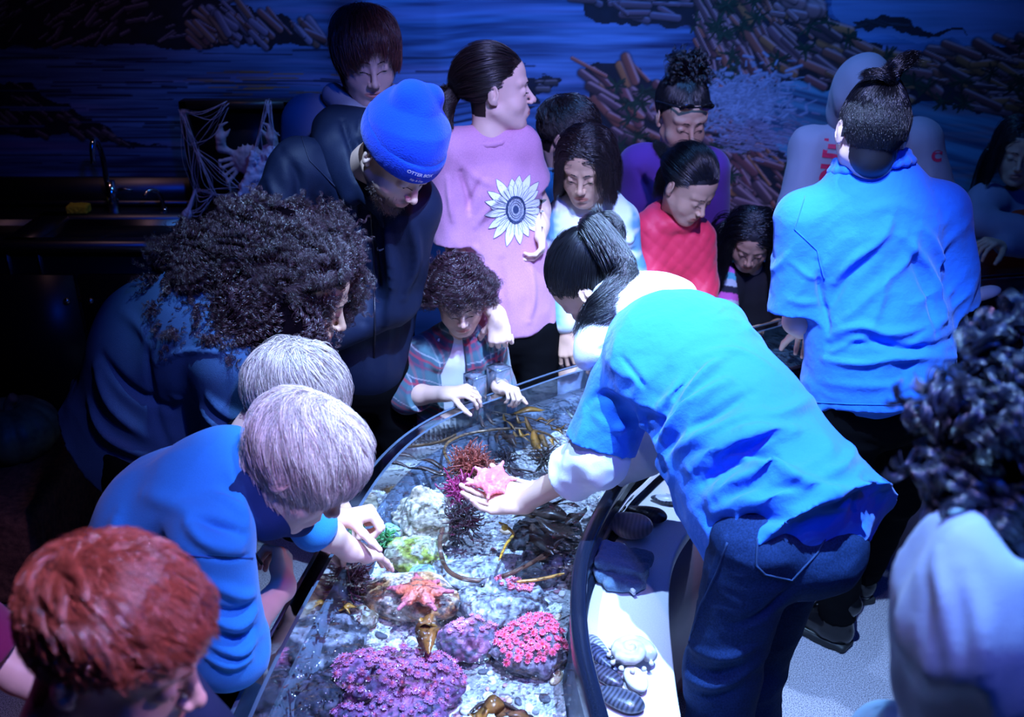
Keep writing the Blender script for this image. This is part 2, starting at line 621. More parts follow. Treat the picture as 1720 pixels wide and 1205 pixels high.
def make_head(c, az, pitch, roll, s, tone, haircol, ch=0., lids=.5, line=0., beard=0., bald=False, mouth=1., mouth_open=0., nape=False):
    h = Head()
    h.c = np.asarray(c, float); h.s = s; h.M = frame(az, pitch, roll); h.ch = ch
    h.S, h.g = head_shape(h.c, h.M, s, ch, lids, mouth, beard, mouth_open)
    h.cc = h.g(0, -.014, .030)                        # centre of the scalp ellipsoid
    h.R = V(.079, .098, .090) * s
    h.tone = TONES[tone] if isinstance(tone, str) else tone
    h.hc = V(*haircol); h.line = line; h.beard = beard; h.bald = bald

    def colour(P):
        q = ((P - h.cc) @ h.M) / h.R
        n = q / (np.linalg.norm(q, axis=1)[:, None] + 1e-9)
        L = (P - h.c) @ h.M / s
        C = np.tile(h.tone, (len(P), 1))
        C *= (1 + .06 * noise(P, 60))[:, None]
        fz = 1 - .14 * ch
        for x in (-1, 1):
            dck = np.sqrt(((L - V(x * .04, .06, -.035 * fz)) ** 2).sum(1))
            C = C * (1 - (np.exp(-(dck / .018) ** 2) * .25)[:, None] * V(0, .5, .45))
        dn = np.sqrt(((L - V(0, .11, -.03 * fz)) ** 2).sum(1))
        C = C * (1 - (np.exp(-(dn / .012) ** 2) * .2)[:, None] * V(0, .5, .45))
        lip = (np.abs(L[:, 0]) < .024 * mouth) & (L[:, 1] > .080)
        zl = np.abs(L[:, 2] / fz + .0645) / (.0115 + mouth_open * .5) + (np.abs(L[:, 0]) / (.026 * mouth)) ** 2
        w_ = smooth01((1.15 - zl) * 3) * lip
        C = C * (1 - w_[:, None]) + (h.tone * V(.88, .55, .55)) * w_[:, None]
        if mouth_open > 0:
            wi = (np.abs(L[:, 2] / fz + .0645) < .002 + mouth_open * .5) & lip
            C[wi] = V(.08, .02, .02)
        if beard > 0:
            bl = smooth01((-.045 - L[:, 2]) / .03) * smooth01((L[:, 1] + .02) / .03) * (1 - w_)
            mst = np.exp(-(np.abs(L[:, 2] + .050) / .007) ** 2) * np.exp(-(L[:, 0] / .024) ** 4) * (L[:, 1] > .075)
            bl = np.maximum(bl * (1 - np.exp(-(np.linalg.norm(L - V(0, .09, -.03), axis=1) / .02) ** 2)), mst * .8) * beard
            C = C * (1 - bl[:, None]) + h.hc * bl[:, None]
        if not bald:
            e = scalp(n, line) | ((L[:, 1] < -.035) & (L[:, 2] > (-.115 if nape else -.075)) & (np.abs(L[:, 0]) < .066))
            near = ((np.linalg.norm(q, axis=1) > .93) | (L[:, 1] < -.035)) & (np.abs(L[:, 0]) < .0805) 
            C[e & near] = h.hc * .8
        return C
    h.colour = colour
    return h


def grow(h, n_guides=260, kids=24, length=.07, steps=10, flow=None, lift=(.02, .10), grav=0.0, spread=.011, clump=.65,
         curl=0., turns=3., jit=.12, mask=None, lenjit=.25, coll=(), seed=1, cling=None, roots=None, wave=0., out=.0):
    """combed strands over the head; flow(n) -> wished direction in the head frame"""
    r = np.random.default_rng(seed)
    N = []
    if roots is None:
        while sum(map(len, N)) < n_guides:
            q = r.normal(size=(n_guides * 3, 3)); q /= np.linalg.norm(q, axis=1)[:, None]
            m = scalp(q, h.line)
            if mask is not None: m &= mask(q)
            N.append(q[m])
        n = np.concatenate(N)[:n_guides]
    else:
        n = roots
        n_guides = len(n)
    gl = h.M.T @ V(0, 0, -1)
    p = n * 1.0                                   # in units of the scalp ellipsoid
    R = h.R
    P = [p * R]
    L = length(n) if callable(length) else np.full(n_guides, length)
    L = L * (1 + lenjit * r.uniform(-1, .4, n_guides))
    step = L / (steps - 1)
    x = p * R
    cw = [(h.M.T @ (np.asarray(a, float) - h.cc), b) for a, b in coll]
    d0 = None
    for i in range(1, steps):
        t = i / (steps - 1)
        nn = x / R; rr = np.linalg.norm(nn, axis=1)[:, None]; un = nn / rr
        nor = un / R; nor /= np.linalg.norm(nor, axis=1)[:, None]
        f = flow(un) if flow is not None else np.tile(gl, (n_guides, 1))
        f = f - nor * (f * nor).sum(1)[:, None] * (rr < 1.25)
        f /= np.linalg.norm(f, axis=1)[:, None] + 1e-9
        gtan = np.tile(gl, (n_guides, 1))
        gw = grav * min(1, t * 2.2)
        d = f * (1 - gw) + gtan * gw + jit * (np.stack([noise(x * 1.0, 35 / h.s, seed + k) for k in range(3)], 1)) + nor * out * (1 - t)
        if d0 is not None: d = d * .6 + d0 * .4
        d /= np.linalg.norm(d, axis=1)[:, None] + 1e-9
        d0 = d
        x = x + d * step[:, None]
        nn = x / R; rr = np.linalg.norm(nn, axis=1)
        lo = 1 + lift[0] + (lift[1] - lift[0]) * math.sin(min(1, t * 1.4) * math.pi / 2)
        fixm = rr < lo
        # face keeps clear: the ellipsoid only reaches the skull, so add a face/neck ellipsoid
        x[fixm] = (nn[fixm] / rr[fixm][:, None] * lo) * R
        for cc, cr in ((V(0, .03, -.07) * h.s, V(.066, .070, .085) * h.s), (V(0, -.01, -.13) * h.s, V(.058, .062, .10) * h.s)):
            q = (x - cc) / cr; k = np.linalg.norm(q, axis=1); mm = k < 1.04
            x[mm] = q[mm] / k[mm][:, None] * 1.04 * cr + cc
        for cc, cr in cw:
            q = x - cc; k = np.linalg.norm(q, axis=1); mm = k < cr
            x[mm] = q[mm] / k[mm][:, None] * cr + cc
        P.append(x.copy())
    G = np.stack(P, 1)                            # guides (n, steps, 3)
    T = np.gradient(G, axis=1); T /= np.linalg.norm(T, axis=2)[..., None] + 1e-9
    A = np.cross(T, V(.3, .2, .93)); A /= np.linalg.norm(A, axis=2)[..., None] + 1e-9
    B = np.cross(T, A)
    tt = np.linspace(0, 1, steps)[None, :, None]
    C = []
    gph = r.uniform(0, 6.28, (n_guides, 1, 1))
    nr = (G[:, :1] / R ** 2); nr = nr / np.linalg.norm(nr, axis=2)[..., None]
    for k in range(kids):
        o = r.normal(size=(n_guides, 1, 3)) * spread
        o = o - nr * (o * nr).sum(2)[..., None] * .85
        off = o * (1 - clump * tt)
        ph = gph + r.normal(size=(n_guides, 1, 1)) * .5
        X = G + off
        if curl > 0:
            a = ph + tt * 2 * math.pi * turns
            X = X + curl * np.minimum(1, tt * 4) * (np.cos(a) * A + np.sin(a) * B)
        if wave > 0:
            X = X + wave * tt * np.sin(gph * 3 + tt * 9) * A
        X = X + r.normal(size=(n_guides, 1, 3)) * .0015 * tt
        # keep roots on the scalp
        q = X[:, 0] / R; X[:, 0] = q / np.linalg.norm(q, axis=1)[:, None] * R
        # never dip inside the skull
        q = X / R; k2 = np.linalg.norm(q, axis=2); mm = k2 < 1.005
        X[mm] = (q[mm] / k2[mm][:, None]) * 1.005 * R
        C.append(X)
    W = np.concatenate(C)
    return W @ h.M.T + h.cc


def hand(S, w, d, pn, size=1., curl=.25, spread=.12, thumb_side=1, thumb_curl=.4, curls=None):
    """five-fingered hand: w wrist point, d towards the fingers, pn palm normal (the way the palm faces)"""
    d = unit(d); pn = unit(np.asarray(pn, float) - d * np.dot(pn, d)); a = np.cross(pn, d) * thumb_side   # a points to the thumb side
    s = size
    pt = lambda x, y, z: w + (d * y + a * x + pn * z) * s
    k = .008 * s
    S.cone(w - d * .01 * s, pt(0, .02, 0), .0215 * s, .021 * s, .02 * s)
    for i, x in enumerate((-.030, -.010, .010, .028)):
        S.cone(pt(x * .6, .018, 0), pt(x, .082 - abs(x - .004) * .22, -.002), .0155 * s, .0112 * s, .012 * s)
    S.ell(pt(.020, .035, .010), V(.016, .016, .016) * s, None, .014 * s)
    S.ell(pt(-.020, .040, .008), V(.014, .014, .014) * s, None, .014 * s)
    lens = [(.030, .020, .016), (.040, .025, .019), (.043, .028, .020), (.039, .025, .019)]      # little ... index
    rad = (.0078, .0088, .0092, .0088)
    tips = []
    for i, x in enumerate((-.031, -.0105, .0105, .029)):
        cu = curl if curls is None else curls[i]
        p = pt(x, .084 - abs(x - .004) * .22, -.002)
        ang = 0.15
        yaw = (i - 1.6) * spread
        rr = rad[i]
        for j, l in enumerate(lens[i]):
            ang += cu * (1.25, 1.45, .9)[j]
            v = (d * math.cos(yaw) + a * math.sin(yaw)) * math.cos(ang) + pn * math.sin(ang)
            q = p + v * l * s
            S.cone(p, q, rr * s, (rr - .0008) * s, .0035 * s)
            S.ell(p, rr * 1.02 * s, None, .002 * s) if j else None
            p = q; rr -= .0008
        tips.append(p)
    p = pt(.024, .030, .006)
    for j, (l, r0, r1) in enumerate(((.042, .0135, .0105), (.032, .0105, .0095), (.025, .0095, .0075))):
        sp = .85 - .28 * j * (thumb_curl + .3)
        v = unit(d * (.75 + .12 * j) + a * sp + pn * (.25 + thumb_curl * .9 * (1 + j * .5)))
        q = p + v * l * s
        S.cone(p, q, r0 * s, r1 * s, .006 * s); p = q
    tips.append(p)
    return tips


def cloth_disp(F, amp=.004, f=9., seed=0, stretch=(1, 1, .35), amp2=.0015):
    def fn(P):
        q = (P @ F) * V(*stretch)
        n = noise(q, f, seed)
        m = noise(q, f * 2.3, seed + 3)
        return -(1 - np.abs(n) * 2) * amp - (1 - np.abs(m) * 2) * amp2
    return fn


def wrinkles(along, amp, f, seed=0, mask=None, base=None, narrow=.22):
    """drag creases: sharp soft ridges running along one direction of the cloth"""
    y = unit(along); x = unit(np.cross(y, V(.31, .2, .93))); z = np.cross(x, y)
    R = np.stack([x, y * narrow, z], 1)

    def fn(P):
        q = P @ R
        wob = q + .018 * np.stack([noise(P, 6, seed + k) for k in range(3)], 1)
        n = 1 - np.abs(noise(wob, f, seed)) * 2.4
        m = 1 - np.abs(noise(wob, f * 1.9, seed + 5)) * 2.4
        gate = smooth01(noise(P, 4.5, seed + 8) * 1.6 + .55)
        r = (np.clip(n, -.3, 1) + .45 * np.clip(m, -.3, 1)) * gate
        if mask is not None: r = r * mask(P)
        return -amp * r + (base(P) if base is not None else 0)
    return fn


def torso(J, W, dz=0., F=None, flat=.62, inflate=0., hem=None, k=.028):
    """pelvis..chest mass. W = half widths (pelvis, waist, chest, shoulder line)"""
    p, n = J['pelvis'], J['neck']
    up = unit(n - p)
    lat = unit(J['sr'] - J['sl']); lat = unit(lat - up * np.dot(lat, up))
    fwd = np.cross(up, lat)
    T = np.stack([lat, fwd, up], 1)
    L = np.linalg.norm(n - p)
    b = J.get('bend')                              # mid-spine offset
    mid = p + up * L * .40 + (0 if b is None else b)
    ch = p + up * L * .74 + (0 if b is None else b * .7)
    S = Shape()
    i = inflate * .5
    W = [x * .83 for x in W]
    S.flat(p + up * .02, mid, W[0] + i, W[1] + i, T, flat + .12, k)
    S.flat(mid, ch, W[1] + i, W[2] + i, T, flat + .05, k)
    S.flat(ch, n - up * L * .12, W[2] + i, W[3] + i, T, flat, k)
    sh = W[4] if len(W) > 4 else .046
    S.cone(J['sl'], n - up * .045, sh + i, sh * .95 + i, k)
    S.cone(J['sr'], n - up * .045, sh + i, sh * .95 + i, k)
    return S, T, up, L


def limb_clothes(S, a, b, r0, r1, upto=1.0, k=.03, cut=True, mid=None):
    a, b = np.asarray(a, float), np.asarray(b, float)
    e = a + (b - a) * upto
    S.cone(a, e + (b - a) * .05, r0, r0 + (r1 - r0) * upto, k, cut=(e, b - a) if cut else None)
    return e


def fold_lines(Vt, N, lines, default=(.012, .010), gain=1.):
    """raised or sunk soft creases along surface lines given as photo points; real displacement of the cloth"""
    if not lines: return Vt
    cp = V(0, 0, CAM_H)
    c, s = math.cos(PITCH), math.sin(PITCH)
    q = Vt - cp
    dep = q[:, 1] * c - q[:, 2] * s
    u = 860 + FPX * q[:, 0] / dep
    v = 602.5 - FPX * (q[:, 1] * s + q[:, 2] * c) / dep
    facing = (N * q).sum(1) < 0
    fi = np.where(facing)[0]
    D = np.zeros(len(Vt))
    for ln in lines:
        pts = ln[0]; wd, am = (ln[1], ln[2]) if len(ln) > 2 else default
        P3 = []
        for (a, b) in pts:
            dd = (u[fi] - a) ** 2 + (v[fi] - b) ** 2
            near = dd < 12 ** 2
            if not near.any():
                j = np.argmin(dd)
                if dd[j] > 40 ** 2: continue
            else:
                z = np.where(near, dep[fi], 1e9); j = np.argmin(z + np.sqrt(dd) * .002)
            P3.append(Vt[fi[j]])
        if len(P3) < 2: continue
        C = spline(P3, max(8, len(P3) * 7))
        lo, hi = C.min(0) - wd * 3.2, C.max(0) + wd * 3.2
        ix = np.where(((Vt > lo) & (Vt < hi)).all(1))[0]
        if len(ix) == 0: continue
        best = np.full(len(ix), 1e9); bt = np.zeros(len(ix))
        for k in range(len(C) - 1):
            ab = C[k + 1] - C[k]; t = np.clip(((Vt[ix] - C[k]) @ ab) / ((ab * ab).sum() + 1e-12), 0, 1)
            d = np.linalg.norm(Vt[ix] - C[k] - t[:, None] * ab, axis=1)
            m = d < best; best[m] = d[m]; bt[m] = ((k + t) / (len(C) - 1))[m]
        prof = np.exp(-(best / wd) ** 2) * np.sin(np.clip(bt, .04, .96) * math.pi) ** .5
        D[ix] += am * prof * gain
    return Vt + N * D[:, None]


class Person:
    def __init__(s, label, J, tone='light', base=None):
        s.J = {k: np.asarray(v, float) for k, v in J.items()}
        s.label = label
        s.tone = TONES[tone] if isinstance(tone, str) else V(*tone)
        b = s.J.get('al', s.J['pelvis']); b2 = s.J.get('ar', s.J['pelvis'])
        s.org = V((b[0] + b2[0]) / 2, (b[1] + b2[1]) / 2, 0) if base is None else np.asarray(base, float)
        s.parts = []
        s.root = None

    def body(s, head, W=(.15, .13, .15, .11), sc=1., arms=('l', 'r'), hands=None, legs=True, hres=.0026, armres=.0032, arm_r=(.043, .036, .033, .024),
             neck_r=.052, leg_r=(.075, .052, .038), neck_to=None):
        J = s.J
        parts, cols = [], []
        # torso, hips and legs: one rough skin surface under the clothes
        B, T, up, L = torso(J, [x * .84 for x in W], flat=.6)
        s.T, s.up, s.L = T, up, L
        nb = J['neck']; hd = head.g(0, -.030, -.055)
        B.cone(nb - up * .03, nb, neck_r * 1.1, neck_r, .03)
        if legs:
            for x in 'lr':
                B.chain([J['h' + x], J['k' + x], J['a' + x]], [leg_r[0] * sc, leg_r[1] * sc, leg_r[2] * sc], .02)
                B.cone(J['a' + x], J['a' + x] + unit(V(*(J['foot' + x] if 'foot' + x in J else T[:, 1] * V(1, 1, 0)))) * .14 * sc - V(0, 0, .045 * sc), .034 * sc, .026 * sc, .03)
        for x in arms:
            B.cone(J['s' + x], J['s' + x] + (J['e' + x] - J['s' + x]) * .7, arm_r[0] * sc, arm_r[1] * sc, .03)
        v, f = B.mesh(.009)
        parts.append((v, f)); cols.append(np.tile(s.tone, (len(v), 1)))
        # head and neck
        H = head.S
        H.cone(hd, nb, neck_r * .98, neck_r * 1.02, .028 * sc)
        H.cone(nb, nb - up * .04, neck_r * 1.02, neck_r * 1.1, .02)
        v, f = H.mesh(hres); parts.append((v, f)); cols.append(head.colour(v))
        s.head = head
        # arms with hands
        s.tips = {}
        for x in arms:
            A = Shape()
            e, wr = J['e' + x], J['w' + x]
            st = J['s' + x] + (e - J['s' + x]) * .55
            A.cone(st, e, arm_r[1] * sc * 1.03, arm_r[2] * sc * 1.02, .02)
            m = e + (wr - e) * .35
            A.cone(e, m, arm_r[2] * sc, arm_r[2] * sc * .98, .02)
            A.cone(m, wr, arm_r[2] * sc * .98, arm_r[3] * sc, .02)
            hp = (hands or {}).get(x)
            if hp:
                hp = dict(hp); d = hp.pop('d', wr - e); pn = hp.pop('pn', V(0, 0, -1))
                side = hp.pop('side', None)
                s.tips[x] = hand(A, wr, d, pn, thumb_side=side if side else (1 if x == 'r' else -1), **hp)
            v, f = A.mesh(armres)
            c = np.tile(s.tone, (len(v), 1)) * (1 + .05 * noise(v, 50))[:, None]
            if hp:
                for tp in s.tips[x]:
                    wgt = np.exp(-(np.linalg.norm(v - tp, axis=1) / .012) ** 2)[:, None] * .35
                    c = c * (1 - wgt * V(0, .45, .4))
            parts.append((v, f)); cols.append(c)
        v, f = join(parts)
        s.root = mk('person', v, f, SKIN, org=s.org, cols=np.concatenate(cols))
        tag(s.root, s.label, 'person')
        s.eyes(head)
        return s

    def eyes(s, h):
        parts, cols = [], []
        fz = 1
        look = getattr(h, 'look', V(0, 1, -.45))
        for x in (-1, 1):
            c = h.g(x * .031, .0715, 0)
            u, v = np.meshgrid(np.linspace(0, 2 * math.pi, 25)[:-1], np.linspace(.01, math.pi - .01, 15))
            P = np.stack([np.sin(v) * np.cos(u), np.sin(v) * np.sin(u), np.cos(v)], -1).reshape(-1, 3)
            nU = 24
            F = [[i * nU + j, i * nU + (j + 1) % nU, (i + 1) * nU + (j + 1) % nU, (i + 1) * nU + j] for i in range(14) for j in range(nU)]
            W = c + P * .0127 * h.s
            a = P @ (h.M @ unit(look))
            C = np.where((a > .88)[:, None], V(.06, .03, .015), V(.75, .72, .70))
            C = np.where((a > .965)[:, None], V(.005, .005, .005), C)
            parts.append((W, np.array(F))); cols.append(C)
        for (v, f), c in zip(parts, cols):
            mk('eye', v, f, EYE, parent=s.root, rel=s.org, cols=c)
        # brows and lashes lie on the skin
        for x in (-1, 1):
            B = Shape()
            pts = [h.g(x * .014, .12, .0255), h.g(x * .026, .12, .0300), h.g(x * .040, .11, .0285), h.g(x * .049, .10, .021)]
            pts = h.S.project(np.array(pts), .0000)
            B.chain(pts, [.0013 * h.s, .0018 * h.s, .0015 * h.s, .0008 * h.s], .002)
            v, f = B.mesh(.0014, pad=.004)
            mk('eyebrow', v, f, hair_mats(h.hc * .7), parent=s.root, rel=s.org)
            pts = [h.g(x * .019, .10, -.004), h.g(x * .026, .10, -.0062), h.g(x * .036, .10, -.0062), h.g(x * .0435, .10, -.003)]
            pts = h.S.project(np.array(pts), .0006)
            mkq('eyelashes', tube(spline(pts, 9), .0008 * h.s, 6), LASH, parent=s.root, rel=s.org)

    def cloth(s, name, S, m, res=.007, folds=None, gain=1.35, cols=None, disp=None, label=None, parent=None):
        if disp is not None: S.disp(disp)
        v, f = S.mesh(res)
        if folds:
            N = vnormals(v, f)
            v = fold_lines(v, N, folds, gain=gain)
        o = mk(name, v, f, m, parent=parent or s.root, rel=s.org, cols=None if cols is None else cols(v))
        if label: o['label'] = label
        o['_k'] = 0
        del o['_k']
        s.last = (v, f)
        return o

    def trousers(s, m, W=.16, r=(.095, .068, .055), sc=1., res=.008, wais=.06, upto=1., folds=None, disp=.004, name='trousers', label=None, flat=.74):
        J = s.J; T, up = s.T, s.up
        S = Shape()
        p = J['pelvis']
        S.flat(p + up * wais, p - up * .04 * sc, W * .93, W, T, flat, .04, cut=(p + up * wais, up))
        for x in 'lr':
            S.cone(J['h' + x], J['k' + x], r[0] * sc, r[1] * sc, .035 * sc)
            e = J['k' + x] + (J['a' + x] - J['k' + x]) * upto
            S.cone(J['k' + x], e, r[1] * sc, r[2] * sc, .03 * sc, cut=(e, J['a' + x] - J['k' + x]))
        return s.cloth(name, S, m, res, folds, disp=cloth_disp(frame(90, 0), disp, 11, 3, (.8, .8, 1.4)) if disp else None, label=label)

    def shoes(s, m, sc=1., h=.06, sole=None):
        for x in 'lr':
            a = s.J['a' + x]
            d = unit((s.J['foot' + x] if 'foot' + x in s.J else s.T[:, 1]) * V(1, 1, 0))
            S = Shape()
            g = V(a[0], a[1], 0)
            F = np.stack([np.cross(d, V(0, 0, 1)), d, V(0, 0, 1)], 1)
            S.ell(g - d * .03 * sc + V(0, 0, .045 * sc), V(.040, .055, .045) * sc, F, .02)
            S.ell(g + d * .11 * sc + V(0, 0, .035 * sc), V(.046, .090, .036) * sc, F, .04)
            S.cone(g + V(0, 0, .05 * sc), g + V(0, 0, max(.05, a[2] + .0) * 1.0), .046 * sc, .044 * sc, .02)
            S.clip(V(0, 0, .003), V(0, 0, -1))
            o = s.cloth('shoe', S, m, .006)
        return


_hm = {}


def hair_mats(c):
    k = tuple(round(float(x), 3) for x in c)
    if k not in _hm:
        _hm[k] = mat('brow_hair', tuple(k), rough=.6)
    return _hm[k]


def limbs(p, hipw, az, feet, kn=None, hip_drop=.03):
    """hips, knees and ankles for a standing lower body. feet = (left, right) ground points"""
    a = math.radians(az); f = V(math.cos(a), math.sin(a), 0); r = V(math.sin(a), -math.cos(a), 0)
    J = {}
    for x, sg, ft in (('l', -1, feet[0]), ('r', 1, feet[1])):
        h = p + r * sg * hipw - V(0, 0, hip_drop)
        an = V(ft[0], ft[1], .085 * min(1, p[2] / .9))
        k = (h + an) / 2 + f * .03 + V(0, 0, -.01)
        if kn is not None: k = k + np.asarray(kn)
        J['h' + x], J['k' + x], J['a' + x] = h, k, an
        J['foot' + x] = f + r * sg * .15
    return J


def decal(polys, bvh, o, ux, uy, n, off=.0025, res=.006):
    """flat printed shapes laid onto a garment. polys: list of point lists in metres in the (ux, uy) plane"""
    parts = []
    for poly in polys:
        poly = np.asarray(poly, float)
        lo, hi = poly.min(0), poly.max(0)
        # fan with inner rings, so that it follows the cloth
        c = poly.mean(0)
        rings = max(1, int(np.linalg.norm(hi - lo) / 2 / res))
        m = len(poly)
        pts = [c] + [c + (q - c) * (k / rings) for k in range(1, rings + 1) for q in poly]
        F = [[0, 1 + j, 1 + (j + 1) % m, 1 + (j + 1) % m] for j in range(m)]
        for k in range(1, rings):
            b0, b1 = 1 + (k - 1) * m, 1 + k * m
            F += [[b0 + j, b1 + j, b1 + (j + 1) % m, b0 + (j + 1) % m] for j in range(m)]
        W = []
        for q in pts:
            st = o + ux * q[0] + uy * q[1] + n * .25
            hit = bvh.ray_cast(Vector(st), Vector(-n))
            W.append(np.array(hit[0]) + n * off if hit[0] is not None else st - n * .25)
        parts.append((np.array(W), F))
    return join(parts)


def text_polys(txt, size, bold=0.0):
    """outline triangles of lettering from the built-in font, as small polygons"""
    cu = bpy.data.curves.new('lettering', 'FONT'); cu.body = txt; cu.size = size; cu.offset = bold; cu.resolution_u = 3
    o = bpy.data.objects.new('lettering', cu); COL.objects.link(o)
    dg = bpy.context.evaluated_depsgraph_get(); dg.update()
    me = o.evaluated_get(dg).to_mesh()
    v = np.array([q.co[:] for q in me.vertices]); T = [list(p.vertices) for p in me.polygons]
    o.evaluated_get(dg).to_mesh_clear()
    bpy.data.objects.remove(o); bpy.data.curves.remove(cu)
    return v[:, :2], T


def text_on(txt, size, bvh, o, ux, uy, n, off=.0025, bold=0.):
    v, T = text_polys(txt, size, bold)
    v = v - (v.min(0) + v.max(0)) / 2
    W = []
    for q in v:
        st = o + ux * q[0] + uy * q[1] + n * .25
        hit = bvh.ray_cast(Vector(st), Vector(-n))
        W.append(np.array(hit[0]) + n * off if hit[0] is not None else st - n * .25)
    return np.array(W), T


def bvh_of(v, f):
    return BVHTree.FromPolygons([Vector(x) for x in v], [list(map(int, q)) for q in f])
# ================================================================ the room
WALL_Y = 4.2
M_mural = mat('mural_paint', rough=.75, attr=True, bump=.15, bscale=60)
M_dark = mat('dark_paint', (.012, .014, .03), rough=.8)
M_steel = mat('brushed_steel', (.14, .145, .17), rough=.38, metal=1., bump=.03, bscale=150)
M_chrome = mat('chrome', (.7, .7, .72), rough=.12, metal=1.)
M_black = mat('black_lacquer', (.008, .009, .012), rough=.35)


def paint_mural():
    xs = np.arange(-3.1, 3.1, .0048)
    zs = np.concatenate([np.arange(0, .8, .05), np.arange(.8, 1.86, .0045), np.arange(1.9, 3.21, .1)])
    X, Z = np.meshgrid(xs, zs)
    P = np.stack([X.ravel(), 0 * X.ravel(), Z.ravel()], 1)
    # brushed water: long level strokes
    a = fbm(P * V(2.2, 1, 34), 1, 3, 1); b = fbm(P * V(5, 1, 80), 1, 2, 5); c = fbm(P * V(1.1, 1, 5), 1, 2, 9)
    t = np.clip(.5 + .9 * a + .35 * b + .3 * c, 0, 1)[:, None]
    C = V(.008, .02, .09) * (1 - t) + V(.10, .22, .52) * t
    pu = np.clip(fbm(P * V(1.5, 1, 18), 1, 2, 13) * 1.6 - .2, 0, 1)[:, None]
    C = C * (1 - .5 * pu) + V(.26, .22, .55) * .5 * pu
    C = C.reshape(len(zs), len(xs), 3)

    def w2(u, v):
        p = at(u, v, WALL_Y); return p[0], p[2]

    def region(poly):
        q = np.array([w2(*p) for p in poly])
        ins = np.zeros(X.shape, bool)
        j = len(q) - 1
        wob = noise(P, 14, 3).reshape(X.shape) * .02 + noise(P, 45, 4).reshape(X.shape) * .008
        Zw, Xw = Z + wob, X + wob
        for i in range(len(q)):
            xi, zi, xj, zj = *q[i], *q[j]
            if zi != zj:
                k = ((zi > Zw) != (zj > Zw)) & (Xw < (xj - xi) * (Zw - zi) / (zj - zi) + xi)
                ins ^= k
            j = i
        return ins, q

    def stroke(x0, z0, x1, z1, wd, col, soft=.35, edge=None):
        m = wd * 1.6
        ix = np.where((xs > min(x0, x1) - m) & (xs < max(x0, x1) + m))[0]
        iz = np.where((zs > min(z0, z1) - m) & (zs < max(z0, z1) + m))[0]
        if not len(ix) or not len(iz): return
        sl = (slice(iz[0], iz[-1] + 1), slice(ix[0], ix[-1] + 1))
        x, z = X[sl], Z[sl]
        dx, dz = x1 - x0, z1 - z0; L2 = dx * dx + dz * dz + 1e-9
        t = np.clip(((x - x0) * dx + (z - z0) * dz) / L2, 0, 1)
        ex, ez = x - x0 - t * dx, z - z0 - t * dz
        d = np.sqrt(ex ** 2 + ez ** 2)
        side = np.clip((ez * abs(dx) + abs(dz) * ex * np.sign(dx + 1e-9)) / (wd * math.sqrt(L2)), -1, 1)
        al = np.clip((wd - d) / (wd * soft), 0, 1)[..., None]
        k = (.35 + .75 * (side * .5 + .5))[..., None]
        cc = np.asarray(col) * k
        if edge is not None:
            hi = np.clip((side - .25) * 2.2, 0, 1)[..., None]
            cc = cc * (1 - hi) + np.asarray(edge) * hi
        C[sl] = C[sl] * (1 - al) + cc * al

    R = np.random.default_rng(3)

    def rocks(poly, n, ang, ln, wd, cols, edge, dark=(.006, .007, .02), leaves=0, fill=True):
        ins, q = region(poly)
        if fill: C[ins] = np.asarray(dark) * (1 + .5 * noise(P, 30, 2).reshape(X.shape)[ins][:, None])
        lo, hi = q.min(0), q.max(0)
        k = 0; tries = 0
        while k < n and tries < n * 30:
            tries += 1
            x, z = R.uniform(lo, hi)
            i, j = np.searchsorted(zs, z), np.searchsorted(xs, x)
            if i >= len(zs) or j >= len(xs) or not ins[i, j]: continue
            a_ = math.radians(ang(x, z) if callable(ang) else ang) + R.normal() * .2
            l = R.uniform(*ln) / 420; wv = R.uniform(wd[0] * .55, wd[1] * 1.1) / 420
            dx, dz = math.cos(a_) * l / 2, -math.sin(a_) * l / 2
            i2, j2 = np.searchsorted(zs, z + dz), np.searchsorted(xs, x + dx)
            if 0 < i2 < len(zs) and 0 < j2 < len(xs) and not ins[i2, j2]: continue
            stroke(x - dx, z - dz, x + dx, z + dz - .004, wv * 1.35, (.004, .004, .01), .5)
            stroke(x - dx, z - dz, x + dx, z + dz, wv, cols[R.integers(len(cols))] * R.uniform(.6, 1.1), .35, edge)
            k += 1
        for _ in range(leaves):
            x, z = R.uniform(lo, hi)
            i, j = np.searchsorted(zs, z), np.searchsorted(xs, x)
            if i >= len(zs) or j >= len(xs) or not ins[i, j]: continue
            for _ in range(14):
                a_ = R.uniform(0, 6.28); l = R.uniform(.02, .06)
                stroke(x, z, x + math.cos(a_) * l, z + math.sin(a_) * l * .8, .006, V(.010, .035, .022) * R.uniform(.3, 1.3), .6)
            
    brn = [V(.42, .11, .08), V(.26, .07, .08), V(.50, .17, .07), V(.20, .08, .11), V(.12, .05, .07)]
    pk = V(.46, .24, .28)
    # sky, headlands and water on the right
    ins, _ = region([(1370, -40), (1800, -40), (1800, 60), (1640, 70), (1420, 60)])
    C[ins] = C[ins] * .5 + V(.14, .24, .5) * .5
    ins, _ = region([(1190, 140), (1480, 130), (1760, 190), (1760, 420), (1560, 400), (1330, 300), (1200, 210)])
    tt = np.clip(.5 + fbm((P @ np.array([[1, 0, .25], [0, 1, 0], [0, 0, 1]])) * V(2, 1, 40), 1, 3, 31), 0, 1).reshape(X.shape)[..., None]
    wat = V(.01, .03, .10) * (1 - tt) + V(.10, .28, .45) * tt
    tt2 = np.clip(fbm(P * V(3, 1, 30), 1, 2, 37) * 2, 0, 1).reshape(X.shape)[..., None] * np.clip((X - 1.2) / .8, 0, 1)[..., None]
    wat = wat * (1 - .7 * tt2) + V(.38, .17, .18) * .7 * tt2
    C[ins] = wat[ins]
    rocks([(1425, 42), (1460, 28), (1530, 36), (1600, 50), (1640, 56), (1520, 54)], 4, 8, (20, 40), (2, 3), [V(.02, .03, .06)], None)
